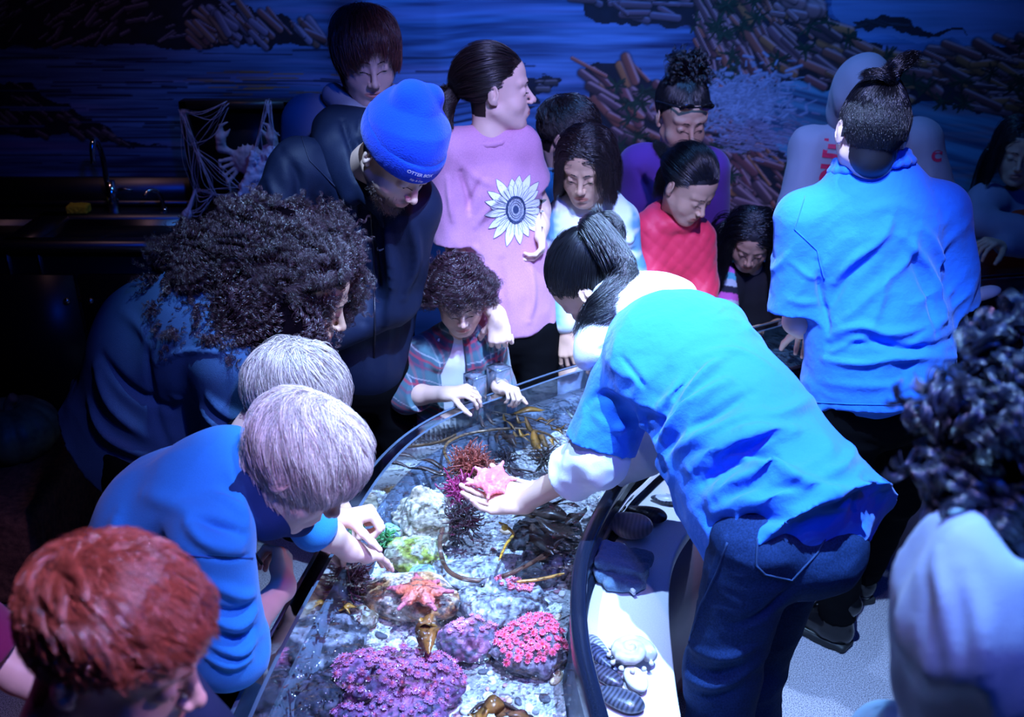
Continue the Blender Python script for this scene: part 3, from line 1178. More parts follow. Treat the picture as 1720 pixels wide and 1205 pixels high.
    # big rock shelf, right
    rocks([(1160, 0), (1168, 60), (1178, 120), (1215, 160), (1290, 150), (1330, 138), (1420, 150), (1520, 165), (1610, 185), (1760, 200), (1760, 70), (1600, 78), (1500, 95), (1440, 60), (1385, 25), (1370, -10), (1330, -60), (1165, -60)],
          240, lambda x, z: float(np.interp(x, [.7, .95, 1.25, 1.7, 2.2], [62, 48, 30, 20, 12])), (32, 85), (5, 8.5), brn, pk, leaves=90)
    rocks([(1300, -10), (1370, -10), (1372, 30), (1335, 50), (1300, 30)], 16, 20, (12, 26), (8, 13), [V(.40, .17, .2)], V(.45, .28, .36), fill=False)
    # middle rocks and the wet ones down to the tank
    rocks([(975, 118), (1000, 108), (1040, 106), (1110, 135), (1160, 140), (1195, 170), (1260, 205), (1345, 275), (1345, 440), (1180, 430), (1060, 300), (1000, 190)],
          190, 38, (28, 70), (5, 9), brn, pk, leaves=70)
    # splash
    for _ in range(900):
        u, v = R.normal(1245, 42), R.normal(168, 24)
        x, z = w2(u, v); stroke(x, z, x + R.normal() * .02, z + R.normal() * .012, R.uniform(.004, .010), V(.32, .40, .66) * R.uniform(.5, 1), .9)
    for _ in range(300):
        u, v = R.normal(1275, 45), R.normal(230, 16)
        x, z = w2(u, v); stroke(x, z, x + .03, z - .006, R.uniform(.003, .007), V(.30, .26, .45) * R.uniform(.5, 1), .9)
    # top centre rocks
    rocks([(955, -30), (1160, -30), (1170, 45), (1100, 38), (1000, 38), (985, 12)], 26, 15, (20, 50), (4, 7), [V(.14, .09, .16), V(.2, .1, .16)], V(.2, .18, .3))
    # little dark islet behind the girl
    rocks([(860, 130), (900, 126), (945, 134), (925, 148), (900, 160), (905, 178), (880, 190), (860, 180)], 10, 10, (10, 24), (3, 5), [V(.1, .08, .1)], V(.2, .16, .22))
    # left rocks
    rocks([(-60, -40), (340, -40), (372, 10), (400, 30), (300, 78), (-60, 76)], 90, lambda x, z: 150 if x < -1.6 else 155, (14, 36), (2, 4.5), [V(.10, .08, .14), V(.14, .10, .16)], V(.26, .2, .3))
    rocks([(362, 12), (395, 14), (470, 30), (530, 52), (562, 78), (470, 78), (300, 76), (330, 40)], 60, 50, (22, 44), (4, 7), [V(.3, .12, .13), V(.24, .2, .36), V(.4, .2, .16)], V(.36, .32, .5))
    rocks([(-60, 150), (25, 136), (60, 150), (120, 182), (165, 198), (200, 226), (270, 246), (160, 240), (110, 226), (-60, 232)], 46, 35, (12, 24), (3, 6), [V(.14, .09, .12), V(.10, .07, .1)], V(.32, .24, .3))
    # orange glints on the left water, dark strokes
    for _ in range(26):
        u, v = R.normal(420, 45), R.normal(138, 12)
        x, z = w2(u, v); stroke(x - .06, z, x + .06, z, .004, V(.45, .22, .06) * R.uniform(.4, 1), .9)
    for _ in range(160):
        u, v = R.uniform(-40, 900), R.uniform(82, 290)
        x, z = w2(u, v); l = R.uniform(.05, .25); stroke(x - l, z, x + l, z + R.normal() * .004, R.uniform(.002, .007), (.004, .008, .04) if R.random() < .65 else (.08, .16, .42), .9)
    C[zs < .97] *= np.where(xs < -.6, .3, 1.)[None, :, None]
    bulge = .16 * np.exp(-np.clip(np.abs(X + .42) - .12, 0, None) ** 2 / .02)
    Vt = np.stack([X.ravel(), (WALL_Y - bulge).ravel(), Z.ravel()], 1)
    ny, nx = X.shape
    i = np.arange(ny - 1)[:, None] * nx + np.arange(nx - 1)[None]
    F = np.stack([i, i + 1, i + nx + 1, i + nx], -1).reshape(-1, 4)
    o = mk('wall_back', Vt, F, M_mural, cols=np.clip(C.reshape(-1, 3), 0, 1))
    tag(o, kind='structure')


paint_mural()
M_floor = bpy.data.materials.new('speckled_carpet'); M_floor.use_nodes = True


def floor_mat():
    nt = M_floor.node_tree; b = nt.nodes['Principled BSDF']; N = nt.nodes.new; L = nt.links.new
    co = N('ShaderNodeTexCoord').outputs['Object']
    n = N('ShaderNodeTexNoise'); n.inputs['Scale'].default_value = 330; n.inputs['Detail'].default_value = 2
    r = N('ShaderNodeValToRGB'); r.color_ramp.elements[0].position = .36; r.color_ramp.elements[0].color = (.08, .07, .10, 1)
    r.color_ramp.elements[1].position = .62; r.color_ramp.elements[1].color = (.66, .60, .66, 1)
    L(co, n.inputs['Vector']); L(n.outputs['Fac'], r.inputs[0]); L(r.outputs[0], b.inputs['Base Color'])
    bp = N('ShaderNodeBump'); bp.inputs['Distance'].default_value = .003; L(n.outputs['Fac'], bp.inputs['Height']); L(bp.outputs[0], b.inputs['Normal'])
    b.inputs['Roughness'].default_value = .95


floor_mat()
v, f = boxm((0, 1.1, -.05), (3.15, 3.2, .05)); tag(mk('floor', v, f, M_floor, smooth=False), kind='structure')
v, f = boxm((-3.15, 1.1, 1.6), (.05, 3.2, 1.6)); tag(mk('wall_left', v, f, M_dark, smooth=False), kind='structure')
v, f = boxm((3.15, 1.1, 1.6), (.05, 3.2, 1.6)); tag(mk('wall_right', v, f, M_dark, smooth=False), kind='structure')
v, f = boxm((0, 1.1, 3.25), (3.15, 3.2, .05)); tag(mk('ceiling', v, f, M_dark, smooth=False), kind='structure')

# ---------------------------------------------------------------- sink counter along the back wall, left
CB = V(-1.75, 3.85, 0)
cnt = empty('sink_counter', CB)
tag(cnt, 'long stainless steel sink counter on black cupboards under the seascape mural', 'sink')
zc = .90
x0, x1, y0, y1 = -3.0, -.75, 3.56, 4.02
B = []
bx = [(-2.62, -1.92), (-1.80, -1.30)]
# worktop as strips round two basins
B.append(boxm(((x0 + x1) / 2, y0 + .03, zc - .02), ((x1 - x0) / 2, .03, .02)))
B.append(boxm(((x0 + x1) / 2, y1 - .06, zc - .02), ((x1 - x0) / 2, .06, .02)))
for a, b in ((x0, bx[0][0]), (bx[0][1], bx[1][0]), (bx[1][1], x1)):
    B.append(boxm(((a + b) / 2, (y0 + y1) / 2 - .015, zc - .02), ((b - a) / 2, (y1 - y0) / 2 - .045, .02)))
mk('worktop', *join(B), M_steel, parent=cnt, rel=CB, smooth=False)
for a, b in bx:
    B = [boxm(((a + b) / 2, (y0 + y1) / 2 - .03, zc - .24), ((b - a) / 2, .17, .005))]
    for q in (a, b): B.append(boxm((q, (y0 + y1) / 2 - .03, zc - .13), (.004, .17, .115)))
    for q in (y0 + .06, y1 - .12): B.append(boxm(((a + b) / 2, q, zc - .13), ((b - a) / 2, .004, .115)))
    mk('basin', *join(B), M_steel, parent=cnt, rel=CB, smooth=False)
mk('backsplash', *join([boxm(((x0 + x1) / 2, y1 + .03, zc + .05), ((x1 - x0) / 2, .012, .07)), boxm(((x0 + x1) / 2, y1 + .022, zc + .012), ((x1 - x0) / 2, .010, .012))]), M_steel, parent=cnt, rel=CB, smooth=False)
c_ = join([boxm(((x0 + x1) / 2, (y0 + y1) / 2 + .02, .44), ((x1 - x0) / 2 - .01, .20, .42))])
cab = mk('cupboard', *c_, M_black, parent=cnt, rel=CB, smooth=False)
for i in range(5):
    xx = x0 + .28 + i * .42
    d = mk('door', *boxm((xx, y0 + .032, .42), (.20, .010, .34)), M_black, parent=cnt, rel=CB, smooth=False)
    for s_ in ((1,) if i % 2 == 0 else (-1,)):
        K = Shape(); K.ell(V(xx + s_ * .165, y0 + .012, .66), .014); K.cone(V(xx + s_ * .165, y0 + .012, .66), V(xx + s_ * .165, y0 + .03, .66), .006, .006, .004)
        mk('knob', *K.mesh(.004), M_chrome, parent=d, rel=CB)
# curved splash guard at the left end
P_ = [at(-40, 262, 3.95), at(0, 272, 3.9), at(25, 290, 3.85), at(42, 318, 3.8), at(50, 358, 3.75)]
C_ = spline([V(-2.72, 3.60, 1.16), V(-2.60, 3.68, 1.14), V(-2.44, 3.78, 1.06), V(-2.34, 3.88, .92)], 20)
sg = [(p + V(0, 0, 0), V(p[0], p[1], zc)) for p in C_]
Vt = np.array([q for a, b in sg for q in (a, b, a + V(.01, .012, 0), b + V(.01, .012, 0))])
F = []
for i in range(len(C_) - 1):
    a = i * 4; b = a + 4
    F += [[a, a + 1, b + 1, b], [a + 2, b + 2, b + 3, a + 3], [a, b, b + 2, a + 2], [a + 1, a + 3, b + 3, b + 1]]
mk('splash_guard', Vt, np.array(F), M_steel, parent=cnt, rel=CB)

# tall gooseneck tap
tb = at(192, 352, 3.95); tb[2] = zc
fa = empty('gooseneck_tap', tb); tag(fa, 'tall chrome gooseneck tap standing behind the yellow sponge', 'tap')
p = [tb, tb + V(-.01, 0, .12), at(172, 262, 3.93), at(163, 238, 3.90), at(157, 236, 3.86), at(155, 250, 3.84), at(157, 275, 3.83)]
mkq('spout', tube(spline(p, 40), .011, 12), M_chrome, parent=fa, rel=tb)
mkq('tap_body', tube([tb, tb + V(0, 0, .13)], [.024, .02], 16), M_chrome, parent=fa, rel=tb)
mkq('lever', tube([tb + V(.015, 0, .09), tb + V(.05, -.01, .10), tb + V(.09, -.01, .095)], [.010, .008, .007], 10), M_chrome, parent=fa, rel=tb)
tb = at(277, 358, 3.95); tb[2] = zc
p = [tb, tb + V(-.005, 0, .05), tb + V(-.015, -.01, .09), tb + V(-.04, -.03, .098), tb + V(-.055, -.05, .08)]
fa = mkq('small_tap', tube(spline(p, 26), .009, 12), M_chrome, org=tb); tag(fa, 'small curved chrome soap tap on the steel counter', 'tap')
mkq('tap_collar', tube([tb, tb + V(0, 0, .02)], [.018, .014], 14), M_chrome, parent=fa, rel=tb)
M_sponge = mat('sponge', (.75, .55, .02), rough=.95, bump=1., bscale=90)
c = at(133, 355, 3.93); c[2] = zc + .022
S = Shape(); S.box(c, (.042, .028, .018), None, .008); S.disp(lambda P: -.003 * noise(P, 120))
o = mk('sponge', *S.mesh(.003), M_sponge, org=V(c[0], c[1], zc)); tag(o, 'yellow sponge lying on the back of the steel sink', 'sponge')

# ---------------------------------------------------------------- shadow box with crab and cobweb
M_crab = mat('crab_shell', (.55, .40, .42), rough=.55, noise_amt=.35, nscale=40, bump=.5, bscale=90)
M_web = mat('cobweb', (.62, .52, .66), rough=.9)
fb = V(-1.07, 3.93, zc)
fr = empty('shadow_box', fb); tag(fr, 'black shadow box frame draped with a cobweb on the steel counter', 'picture frame')
fw, fh = .215, .225
cz = zc + fh + .005
B = [boxm((fb[0], 3.96, cz), (fw, .004, fh))]
mk('back_panel', *join(B), M_black, parent=fr, rel=fb, smooth=False)
B = [boxm((fb[0], 3.93, cz + s_ * (fh - .012)), (fw, .035, .014)) for s_ in (-1, 1)] + [boxm((fb[0] + s_ * (fw - .012), 3.93, cz), (.014, .035, fh)) for s_ in (-1, 1)]
mk('frame', *join(B), mat('frame_wood', (.02, .015, .015), rough=.4), parent=fr, rel=fb, smooth=False)
cc = V(fb[0] + .03, 3.905, cz - .005)
S = Shape()
S.ell(cc, (.066, .024, .060), None, .0)
for k in range(9):
    a = math.radians(20 + k * 17.5); S.cone(cc + V(.055 * math.cos(a), 0, .052 * math.sin(a)), cc + V(.07 * math.cos(a), 0, .068 * math.sin(a)), .006, .002, .004)
for s_ in (-1, 1):
    a = cc + V(s_ * .06, 0, .03); b = cc + V(s_ * .105, -.005, .05); c = cc + V(s_ * .10, -.012, .095)
    S.cone(a, b, .012, .016, .008); S.cone(b, c, .017, .022, .01)
    S.cone(c, c + V(-s_ * .006, 0, .045), .018, .007, .01); S.cone(c + V(-s_ * .006, 0, .045), c + V(-s_ * .035, 0, .058), .007, .003, .004)
    S.cone(c + V(-s_ * .022, 0, .01), c + V(-s_ * .042, 0, .032), .010, .003, .006)
    for k in range(4):
        a = cc + V(s_ * .055, 0, .01 - k * .018); b = cc + V(s_ * (.115 - k * .008), -.01, .0 - k * .028); c = cc + V(s_ * (.125 - k * .012), .0, -.055 - k * .025)
        S.cone(a, b, .009, .007, .005); S.cone(b, c, .007, .0025, .004)
S.disp(lambda P: -.002 * noise(P, 90))
crab = mk('crab', *S.mesh(.0035), M_crab, org=cc); tag(crab, 'pale mounted crab with raised claws inside the black shadow box', 'crab')
R = np.random.default_rng(5)
parts = []
anch = [V(fb[0] - fw + .01, 3.89, cz + fh - .03), V(fb[0] - .02, 3.89, cz + fh), V(fb[0] + .13, 3.89, cz + fh), V(fb[0] - fw + .02, 3.89, cz - .12), V(fb[0] - fw - .02, 3.86, zc + .015),
        V(fb[0] - .12, 3.87, cz - .13), V(fb[0] + .02, 3.86, cz - .11), V(fb[0] + .06, 3.86, cz - .16), V(fb[0] + .10, 3.88, cz), V(fb[0] - .17, 3.88, cz + .05), V(fb[0] + .16, 3.89, cz + .1), V(fb[0] + .04, 3.86, zc + .02)]
prs = [(0, 1), (0, 9), (9, 3), (3, 4), (3, 5), (5, 6), (6, 7), (7, 11), (2, 8), (8, 6), (1, 9), (2, 10), (9, 5), (0, 3), (3, 6), (8, 7), (5, 4), (9, 6), (2, 6), (0, 5)]
for a, b in prs:
    for k in range(5):
        m = (anch[a] + anch[b]) / 2 + V(0, -.01, -.02) + R.normal(size=3) * .016
        e0, e1 = anch[a] + R.normal(size=3) * .006, anch[b] + R.normal(size=3) * .008
        parts.append(tube(spline([e0, m, e1], 12), R.uniform(.0004, .0013), 5))
Vs, Fs, n = [], [], 0
for a, b in parts: Vs.append(a); Fs += [[q + n for q in ff] for ff in b]; n += len(a)
web = mkq('cobweb', (np.concatenate(Vs), Fs), M_web, org=fb)
tag(web, 'white stretchy cobweb hung over the black shadow box and crab', 'decoration')
S = Shape()
for k in range(10):
    a, b = anch[6] + R.normal(size=3) * .02, anch[8] + R.normal(size=3) * .03
    S.cone(a, b, .010, .014, .02)
S.cone(anch[6], anch[11], .018, .008, .02)
S.ell(anch[7] + V(.01, 0, .02), (.03, .012, .035), None, .02)
S.disp(lambda P: -.008 * noise(P, 45) - .004 * noise(P, 120))
mk('web_clump', *S.mesh(.004), M_web, parent=web, rel=fb)
S = Shape(); S.ell(anch[4], .018, None, .02); S.cone(anch[4], anch[3], .010, .005)
mk('web_strand', *S.mesh(.004), M_web, parent=web, rel=fb)

# ---------------------------------------------------------------- pumpkin on a mat by the cupboards
M_pump = mat('green_pumpkin', (.12, .13, .06), rough=.5, noise_amt=.5, nscale=25)
pc = onz(22, 722, .43)
u_, v_ = np.meshgrid(np.linspace(0, 2 * math.pi, 97)[:-1], np.linspace(.02, math.pi - .02, 30))
rr = .15 * (1 + .07 * np.abs(np.sin(u_ * 6)) - .05) * (1 - .25 * np.exp(-(v_ / .35) ** 2) * .6)
P_ = np.stack([rr * np.sin(v_) * np.cos(u_), rr * np.sin(v_) * np.sin(u_), .11 * np.cos(v_) - .035 * np.exp(-(v_ / .3) ** 2)], -1).reshape(-1, 3) + pc
F = np.array([[i * 96 + j, i * 96 + (j + 1) % 96, (i + 1) * 96 + (j + 1) % 96, (i + 1) * 96 + j] for i in range(29) for j in range(96)])[:, ::-1]
pk_ = mk('pumpkin', P_, F, M_pump, org=V(pc[0], pc[1], 0)); tag(pk_, 'dull green ribbed pumpkin on the brown bale by the cupboards', 'pumpkin')
mkq('stem', tube(spline([pc + V(0, 0, .06), pc + V(.005, 0, .10), pc + V(.03, 0, .125)], 8), [.022, .018, .016, .015, .015, .016, .017, .018], 8), mat('stem', (.2, .15, .07), rough=.8), parent=pk_, rel=V(pc[0], pc[1], 0))
S = Shape(); S.box(V(-2.05, 2.84, .17), (.55, .29, .165), frame(92, 0), .03); S.disp(lambda P: -.012 * noise(P, 9) - .006 * noise(P, 40))
o = mk('bale', *S.mesh(.014), mat('dark_straw', (.16, .055, .03), rough=1., bump=1., bscale=160, noise_amt=.5, nscale=50), org=(-2.05, 2.84, 0))
tag(o, 'dark reddish brown bale under the green pumpkin', 'bale')

# ================================================================ the touch tank
M_clip = clear('clear_plastic', (.985, .99, 1.), rough=.12, fres=1.35, tintmix=.16, scol=(.6, .7, .9))
M_acr = clear('clear_acrylic', (.96, .98, 1.), rough=.08, fres=1.3, tintmix=.03, scol=(.2, .3, .5))
M_rimblk = mat('black_rim', (.006, .009, .02), rough=.22, noise_amt=.6, nscale=400)
M_lam = mat('laminate_panel', (.20, .15, .20), rough=.5)
M_shelf = mat('white_shelf', (.80, .80, .80), rough=.45, noise_amt=.06, nscale=300)
M_basin = mat('basin', (.07, .09, .13), rough=.5, noise_amt=.5, nscale=14, bump=.4, bscale=40)
M_water = clear('water', (.93, .97, 1.0), rough=.10, fres=1.33, bump=1., bscale=17, bdist=.06)
O_ = spline([(-.40, .3), (-.50, .9), (-.508, 1.349), (-.43, 1.896), (-.345, 2.26), (-.215, 2.49), (0, 2.673), (.227, 2.835), (.55, 2.98), (.90, 3.17), (1.25, 3.42), (1.6, 3.56), (2.0, 3.66), (2.7, 3.7)], 150)
I_ = spline([(.36, .3), (.20, 1.0), (.155, 1.349), (.135, 1.57), (.151, 1.795), (.205, 1.98), (.29, 2.18), (.355, 2.286), (.44, 2.40), (.62, 2.60), (.87, 2.78), (1.3, 2.92), (1.9, 3.0), (2.7, 3.05)], 150)
H_ = spline([(.50, .3), (.36, 1.0), (.332, 1.40), (.343, 1.683), (.369, 1.887), (.411, 2.028), (.50, 2.18), (.60, 2.31), (.75, 2.47), (.95, 2.62), (1.3, 2.75), (1.9, 2.84), (2.7, 2.88)], 150)


def off2(C, d):
    T = np.gradient(C, axis=0); T /= np.linalg.norm(T, axis=1)[:, None]
    return C + d * np.stack([T[:, 1], -T[:, 0]], 1)      # to the right of travel = towards the guides' side


def ribbon(profile, C=None):
    """profile: list of (curve2d, z); returns a lofted sheet"""
    rows = [np.c_[c, np.full(len(c), z)] for c, z in profile]
    n = len(rows[0]); Vt = np.concatenate(rows)
    i = np.arange(n - 1)
    F = np.concatenate([np.stack([k * n + i, k * n + i + 1, (k + 1) * n + i + 1, (k + 1) * n + i], 1) for k in range(len(rows) - 1)])
    return Vt, F


def closed(profile):
    Vt, F = ribbon(profile + [profile[0]])
    n = len(profile[0][0]); m = len(profile)
    a = [k * n for k in range(m)]; b = [k * n + n - 1 for k in range(m)]
    F = [list(map(int, q)) for q in F] + [a[::-1], b]
    return Vt, F


TB = V(0, 1.9, 0)
tank = empty('touch_tank', TB)
tag(tank, 'long curved touch tank of clear acrylic and black rim full of sea life', 'tank')
zr = .74
o = mk('acrylic_wall', *closed([(O_, .50), (O_, zr), (off2(O_, .040), zr), (off2(O_, .040), .50)]), M_acr, parent=tank, rel=TB, smooth=False)
ll = V(0, 0, 0)
M_edge = mat('polished_acrylic_edge', (.07, .10, .15), rough=.25, spec=.8)
mk('rim_edge', *join([tuple(map(np.asarray, ribbon([(off2(O_, a), zr + .0015), (off2(O_, a + .004), zr + .0025), (off2(O_, a + .008), zr + .0015)]))) for a in (-.002, .034)]), M_edge, parent=tank, rel=TB)
mk('inner_rim', *closed([(off2(I_, -.016), .70), (off2(I_, -.016), zr + .005), (off2(I_, -.012), zr + .010), (off2(I_, .014), zr + .010), (off2(I_, .018), zr + .005), (off2(I_, .018), .70)]), M_rimblk, parent=tank, rel=TB)
mk('clear_panel', *closed([(off2(I_, -.004), .55), (off2(I_, -.004), .70), (off2(I_, .008), .70), (off2(I_, .008), .55)]), M_acr, parent=tank, rel=TB)
mk('seam_strip', *closed([(off2(I_, .006), .618), (off2(I_, .006), .632), (off2(I_, .022), .624), (off2(I_, .022), .618)]), M_rimblk, parent=tank, rel=TB)
mk('shelf', *closed([(off2(I_, .004), .59), (off2(I_, .004), .620), (off2(H_, -.003), .620), (H_, .616), (H_, .59)]), M_shelf, parent=tank, rel=TB)
mk('cabinet_panel', *closed([(off2(H_, -.02), .0), (off2(H_, -.02), .60), (off2(H_, -.002), .595), (off2(H_, -.002), .10), (off2(H_, -.06), .08), (off2(H_, -.06), .0)]), M_lam, parent=tank, rel=TB)
mk('basin', *ribbon([(off2(O_, .002), 0), (off2(O_, .002), .50), (off2(O_, .003), .655), (off2(O_, .046), .655), (off2(O_, .060), .56), (off2(O_, .10), .51), (off2(I_, -.06), .50), (off2(I_, -.02), .56), (off2(I_, -.008), .62), (off2(I_, -.004), .70)]), M_basin, parent=tank, rel=TB)

# water
def loft(A, B, ns, z, dz=None):
    t = np.linspace(0, 1, ns)[:, None, None]
    G = A[None] * (1 - t) + B[None] * t
    Vt = np.c_[G.reshape(-1, 2), np.full(G.shape[0] * G.shape[1], z)]
    if dz is not None: Vt[:, 2] += dz(Vt, np.repeat(np.linspace(0, 1, ns), A.shape[0]))
    n = A.shape[0]
    i = (np.arange(ns - 1)[:, None] * n + np.arange(n - 1)[None]).ravel()
    return Vt, np.stack([i, i + n, i + n + 1, i + 1], 1)


def dens(C, n):
    return spline(C[::6], n)


Od, Id = dens(off2(O_, .041), 520), dens(off2(I_, -.009), 520)
wv = lambda P, s: .0032 * noise(P, 9, 1) + .0016 * noise(P, 22, 2) + .0012 * noise(P, 45, 3)
o = mk('water', *loft(Od, Id, 150, .680, wv), M_water, org=TB)
tag(o, 'rippled clear water filling the curved touch tank', 'water', kind='stuff')

M_sand = bpy.data.materials.new('shell_sand'); M_sand.use_nodes = True


def sand_mat():
    nt = M_sand.node_tree; b = nt.nodes['Principled BSDF']; N = nt.nodes.new; L = nt.links.new
    co = N('ShaderNodeTexCoord').outputs['Object']
    v1 = N('ShaderNodeTexVoronoi'); v1.inputs['Scale'].default_value = 150
    v2 = N('ShaderNodeTexNoise'); v2.inputs['Scale'].default_value = 7; v2.inputs['Detail'].default_value = 6
    for q in (v1, v2): L(co, q.inputs['Vector'])
    sx = N('ShaderNodeSeparateColor'); L(v1.outputs['Color'], sx.inputs[0])
    r = N('ShaderNodeValToRGB'); e = r.color_ramp.elements
    e[0].position = 0; e[0].color = (.10, .10, .12, 1); e[1].position = .18; e[1].color = (.52, .52, .52, 1)
    k = e.new(.6); k.color = (.66, .64, .60, 1); k = e.new(1); k.color = (.82, .80, .78, 1)
    L(sx.outputs[0], r.inputs[0])
    r2 = N('ShaderNodeValToRGB'); r2.color_ramp.elements[0].position = .36; r2.color_ramp.elements[0].color = (.35, .33, .36, 1)
    r2.color_ramp.elements[1].position = .58
    L(v2.outputs['Fac'], r2.inputs[0])
    mx = N('ShaderNodeMix'); mx.data_type = 'RGBA'; mx.blend_type = 'MULTIPLY'; mx.inputs['Factor'].default_value = 1
    L(r.outputs[0], mx.inputs['A']); L(r2.outputs[0], mx.inputs['B']); L(mx.outputs['Result'], b.inputs['Base Color'])
    bp = N('ShaderNodeBump'); bp.inputs['Distance'].default_value = .004; L(v1.outputs['Distance'], bp.inputs['Height']); L(bp.outputs[0], b.inputs['Normal'])
    b.inputs['Roughness'].default_value = .7


sand_mat()
sd = lambda P, s: .022 * noise(P, 6, 8) + .008 * noise(P, 22, 9) + .03 * (np.abs(s - .5) * 2) ** 4 - .0
o = mk('sand', *loft(dens(off2(O_, .058), 420), dens(off2(I_, -.025), 420), 130, .53, sd), M_sand, org=TB)
tag(o, 'pale shell sand and gravel covering the tank bottom', 'sand', kind='stuff')

# ---------------------------------------------------------------- rocks
M_rock = mat('rock', rough=.75, attr=True, bump=.9, bscale=110, noise_amt=.6, nscale=85)
ZB = .565
rock_bvh = {}


def rock(key, u, v, wpx, hpx, hz, cols, label, z=ZB, rot=0., rough=.012, seed=0, flatk=0.):
    cols = [tuple(q ** 1.25 * .95 for q in k) for k in cols]
    c = onz(u, v, z)
    d = c[1] * math.cos(PITCH) + (CAM_H - z) * math.sin(PITCH)
    rx = wpx / 2 / FPX * d
    ry = hpx / 2 / FPX * d * 1.12
    a = math.radians(rot); Rz = np.array([[math.cos(a), -math.sin(a), 0], [math.sin(a), math.cos(a), 0], [0, 0, 1]])
    S = Shape(); S.ell(c, (rx, ry, hz), Rz)
    S.disp(lambda P: -rough * 1.6 * noise(P, 14, seed) - rough * .8 * noise(P, 36, seed + 1) - rough * .45 * noise(P, 90, seed + 2))
    Vt, F = S.mesh(.0038, pad=.02)
    a = fbm(Vt, 22, 3, seed + 4); b = fbm(Vt, 60, 3, seed + 6)
    C = np.tile(V(*cols[0]), (len(Vt), 1))
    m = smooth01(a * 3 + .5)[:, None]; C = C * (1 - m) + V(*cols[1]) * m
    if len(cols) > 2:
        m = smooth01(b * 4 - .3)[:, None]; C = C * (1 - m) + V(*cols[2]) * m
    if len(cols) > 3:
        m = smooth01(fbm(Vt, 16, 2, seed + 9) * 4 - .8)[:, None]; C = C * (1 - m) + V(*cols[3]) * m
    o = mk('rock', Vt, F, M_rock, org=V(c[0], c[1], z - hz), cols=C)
    tag(o, label, 'rock', 'rocks in the touch tank')
    rock_bvh[key] = (bvh_of(Vt, F), c, rx, ry, hz, Rz)
    return o


W1, W2 = (.62, .60, .58), (.40, .40, .42)
rock('tan', 716, 878, 92, 100, .075, [(.42, .36, .26), (.58, .52, .42), (.30, .26, .20), (.70, .68, .66)], 'tall speckled tan rock under the guide\'s hands in the water', z=.60, rot=-12, seed=11)
rock('green', 698, 930, 100, 66, .05, [(.46, .44, .30), (.36, .40, .08), (.60, .60, .50), (.25, .30, .04)], 'tan rock with yellow green algae above the red sea star', z=.58, seed=21)
rock('oval', 692, 1003, 176, 84, .055, [(.55, .30, .14), (.62, .50, .42), (.20, .16, .15), (.70, .62, .55)], 'oval orange brown rock carrying the red sea star', z=.58, rot=-14, seed=31, rough=.006)
rock('grey', 838, 1014, 138, 92, .055, [(.34, .35, .38), (.60, .60, .60), (.16, .16, .20)], 'rough grey rock with small pink anemones on its far end', z=.58, rot=10, seed=41)
rock('stone', 784, 968, 120, 60, .035, [(.40, .42, .46), (.60, .60, .62), (.25, .26, .3)], 'flat grey stone inside the loop of brown kelp', seed=51)
rock('purple', 782, 1076, 108, 70, .045, [(.30, .16, .28), (.45, .20, .32), (.16, .14, .2), (.6, .35, .2)], 'purple crusted rock between the brown blade and pink anemones', seed=61)
rock('pinkbase', 892, 1092, 118, 96, .055, [(.18, .16, .20), (.32, .24, .30), (.10, .09, .12)], 'dark rock hidden under the bright pink anemone cluster', seed=71)
rock('big', 672, 1150, 236, 124, .06, [(.26, .12, .26), (.42, .16, .30), (.12, .08, .16), (.50, .24, .38)], 'big purple rock covered with rose coloured anemones', z=.57, rot=-8, seed=81)
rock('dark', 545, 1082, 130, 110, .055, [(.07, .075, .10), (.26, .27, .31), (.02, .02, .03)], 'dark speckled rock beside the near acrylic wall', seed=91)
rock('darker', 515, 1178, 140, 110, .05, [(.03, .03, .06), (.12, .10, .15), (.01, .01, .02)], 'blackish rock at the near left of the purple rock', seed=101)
rock('small', 598, 1040, 66, 34, .025, [(.5, .48, .4), (.62, .60, .5), (.2, .16, .1)], 'small pale stone beside the oval rock', seed=111)
rock('low', 660, 1215, 200, 70, .05, [(.22, .10, .24), (.36, .15, .3), (.10, .08, .16)], 'purple rock at the bottom edge below the big purple one', z=.56, seed=121)
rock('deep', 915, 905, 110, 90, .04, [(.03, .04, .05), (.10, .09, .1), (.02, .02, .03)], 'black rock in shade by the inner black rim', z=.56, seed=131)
rock('upper', 1000, 690, 70, 40, .05, [(.2, .25, .25), (.5, .5, .45), (.1, .12, .12)], 'weathered rock far up the tank by the leaning guide', z=.58, seed=141)
rock('far', 1310, 585, 80, 40, .05, [(.12, .25, .2), (.35, .35, .3), (.1, .1, .1)], 'greenish rock in the tank below the smallest girl', z=.58, seed=151)
rock('left', 610, 930, 60, 40, .03, [(.08, .1, .1), (.2, .2, .22), (.3, .1, .2)], 'small dark rock under the hand reaching into the water', z=.55, seed=161)

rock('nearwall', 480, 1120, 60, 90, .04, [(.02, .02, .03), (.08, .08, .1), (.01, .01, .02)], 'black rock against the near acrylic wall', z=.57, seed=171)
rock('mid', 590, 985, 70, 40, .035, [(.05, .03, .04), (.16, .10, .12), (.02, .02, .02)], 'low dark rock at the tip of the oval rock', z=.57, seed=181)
rock('back', 905, 955, 90, 50, .035, [(.10, .11, .13), (.30, .30, .33), (.04, .04, .05)], 'dark stone by the straight orange kelp stalk', z=.56, seed=191)

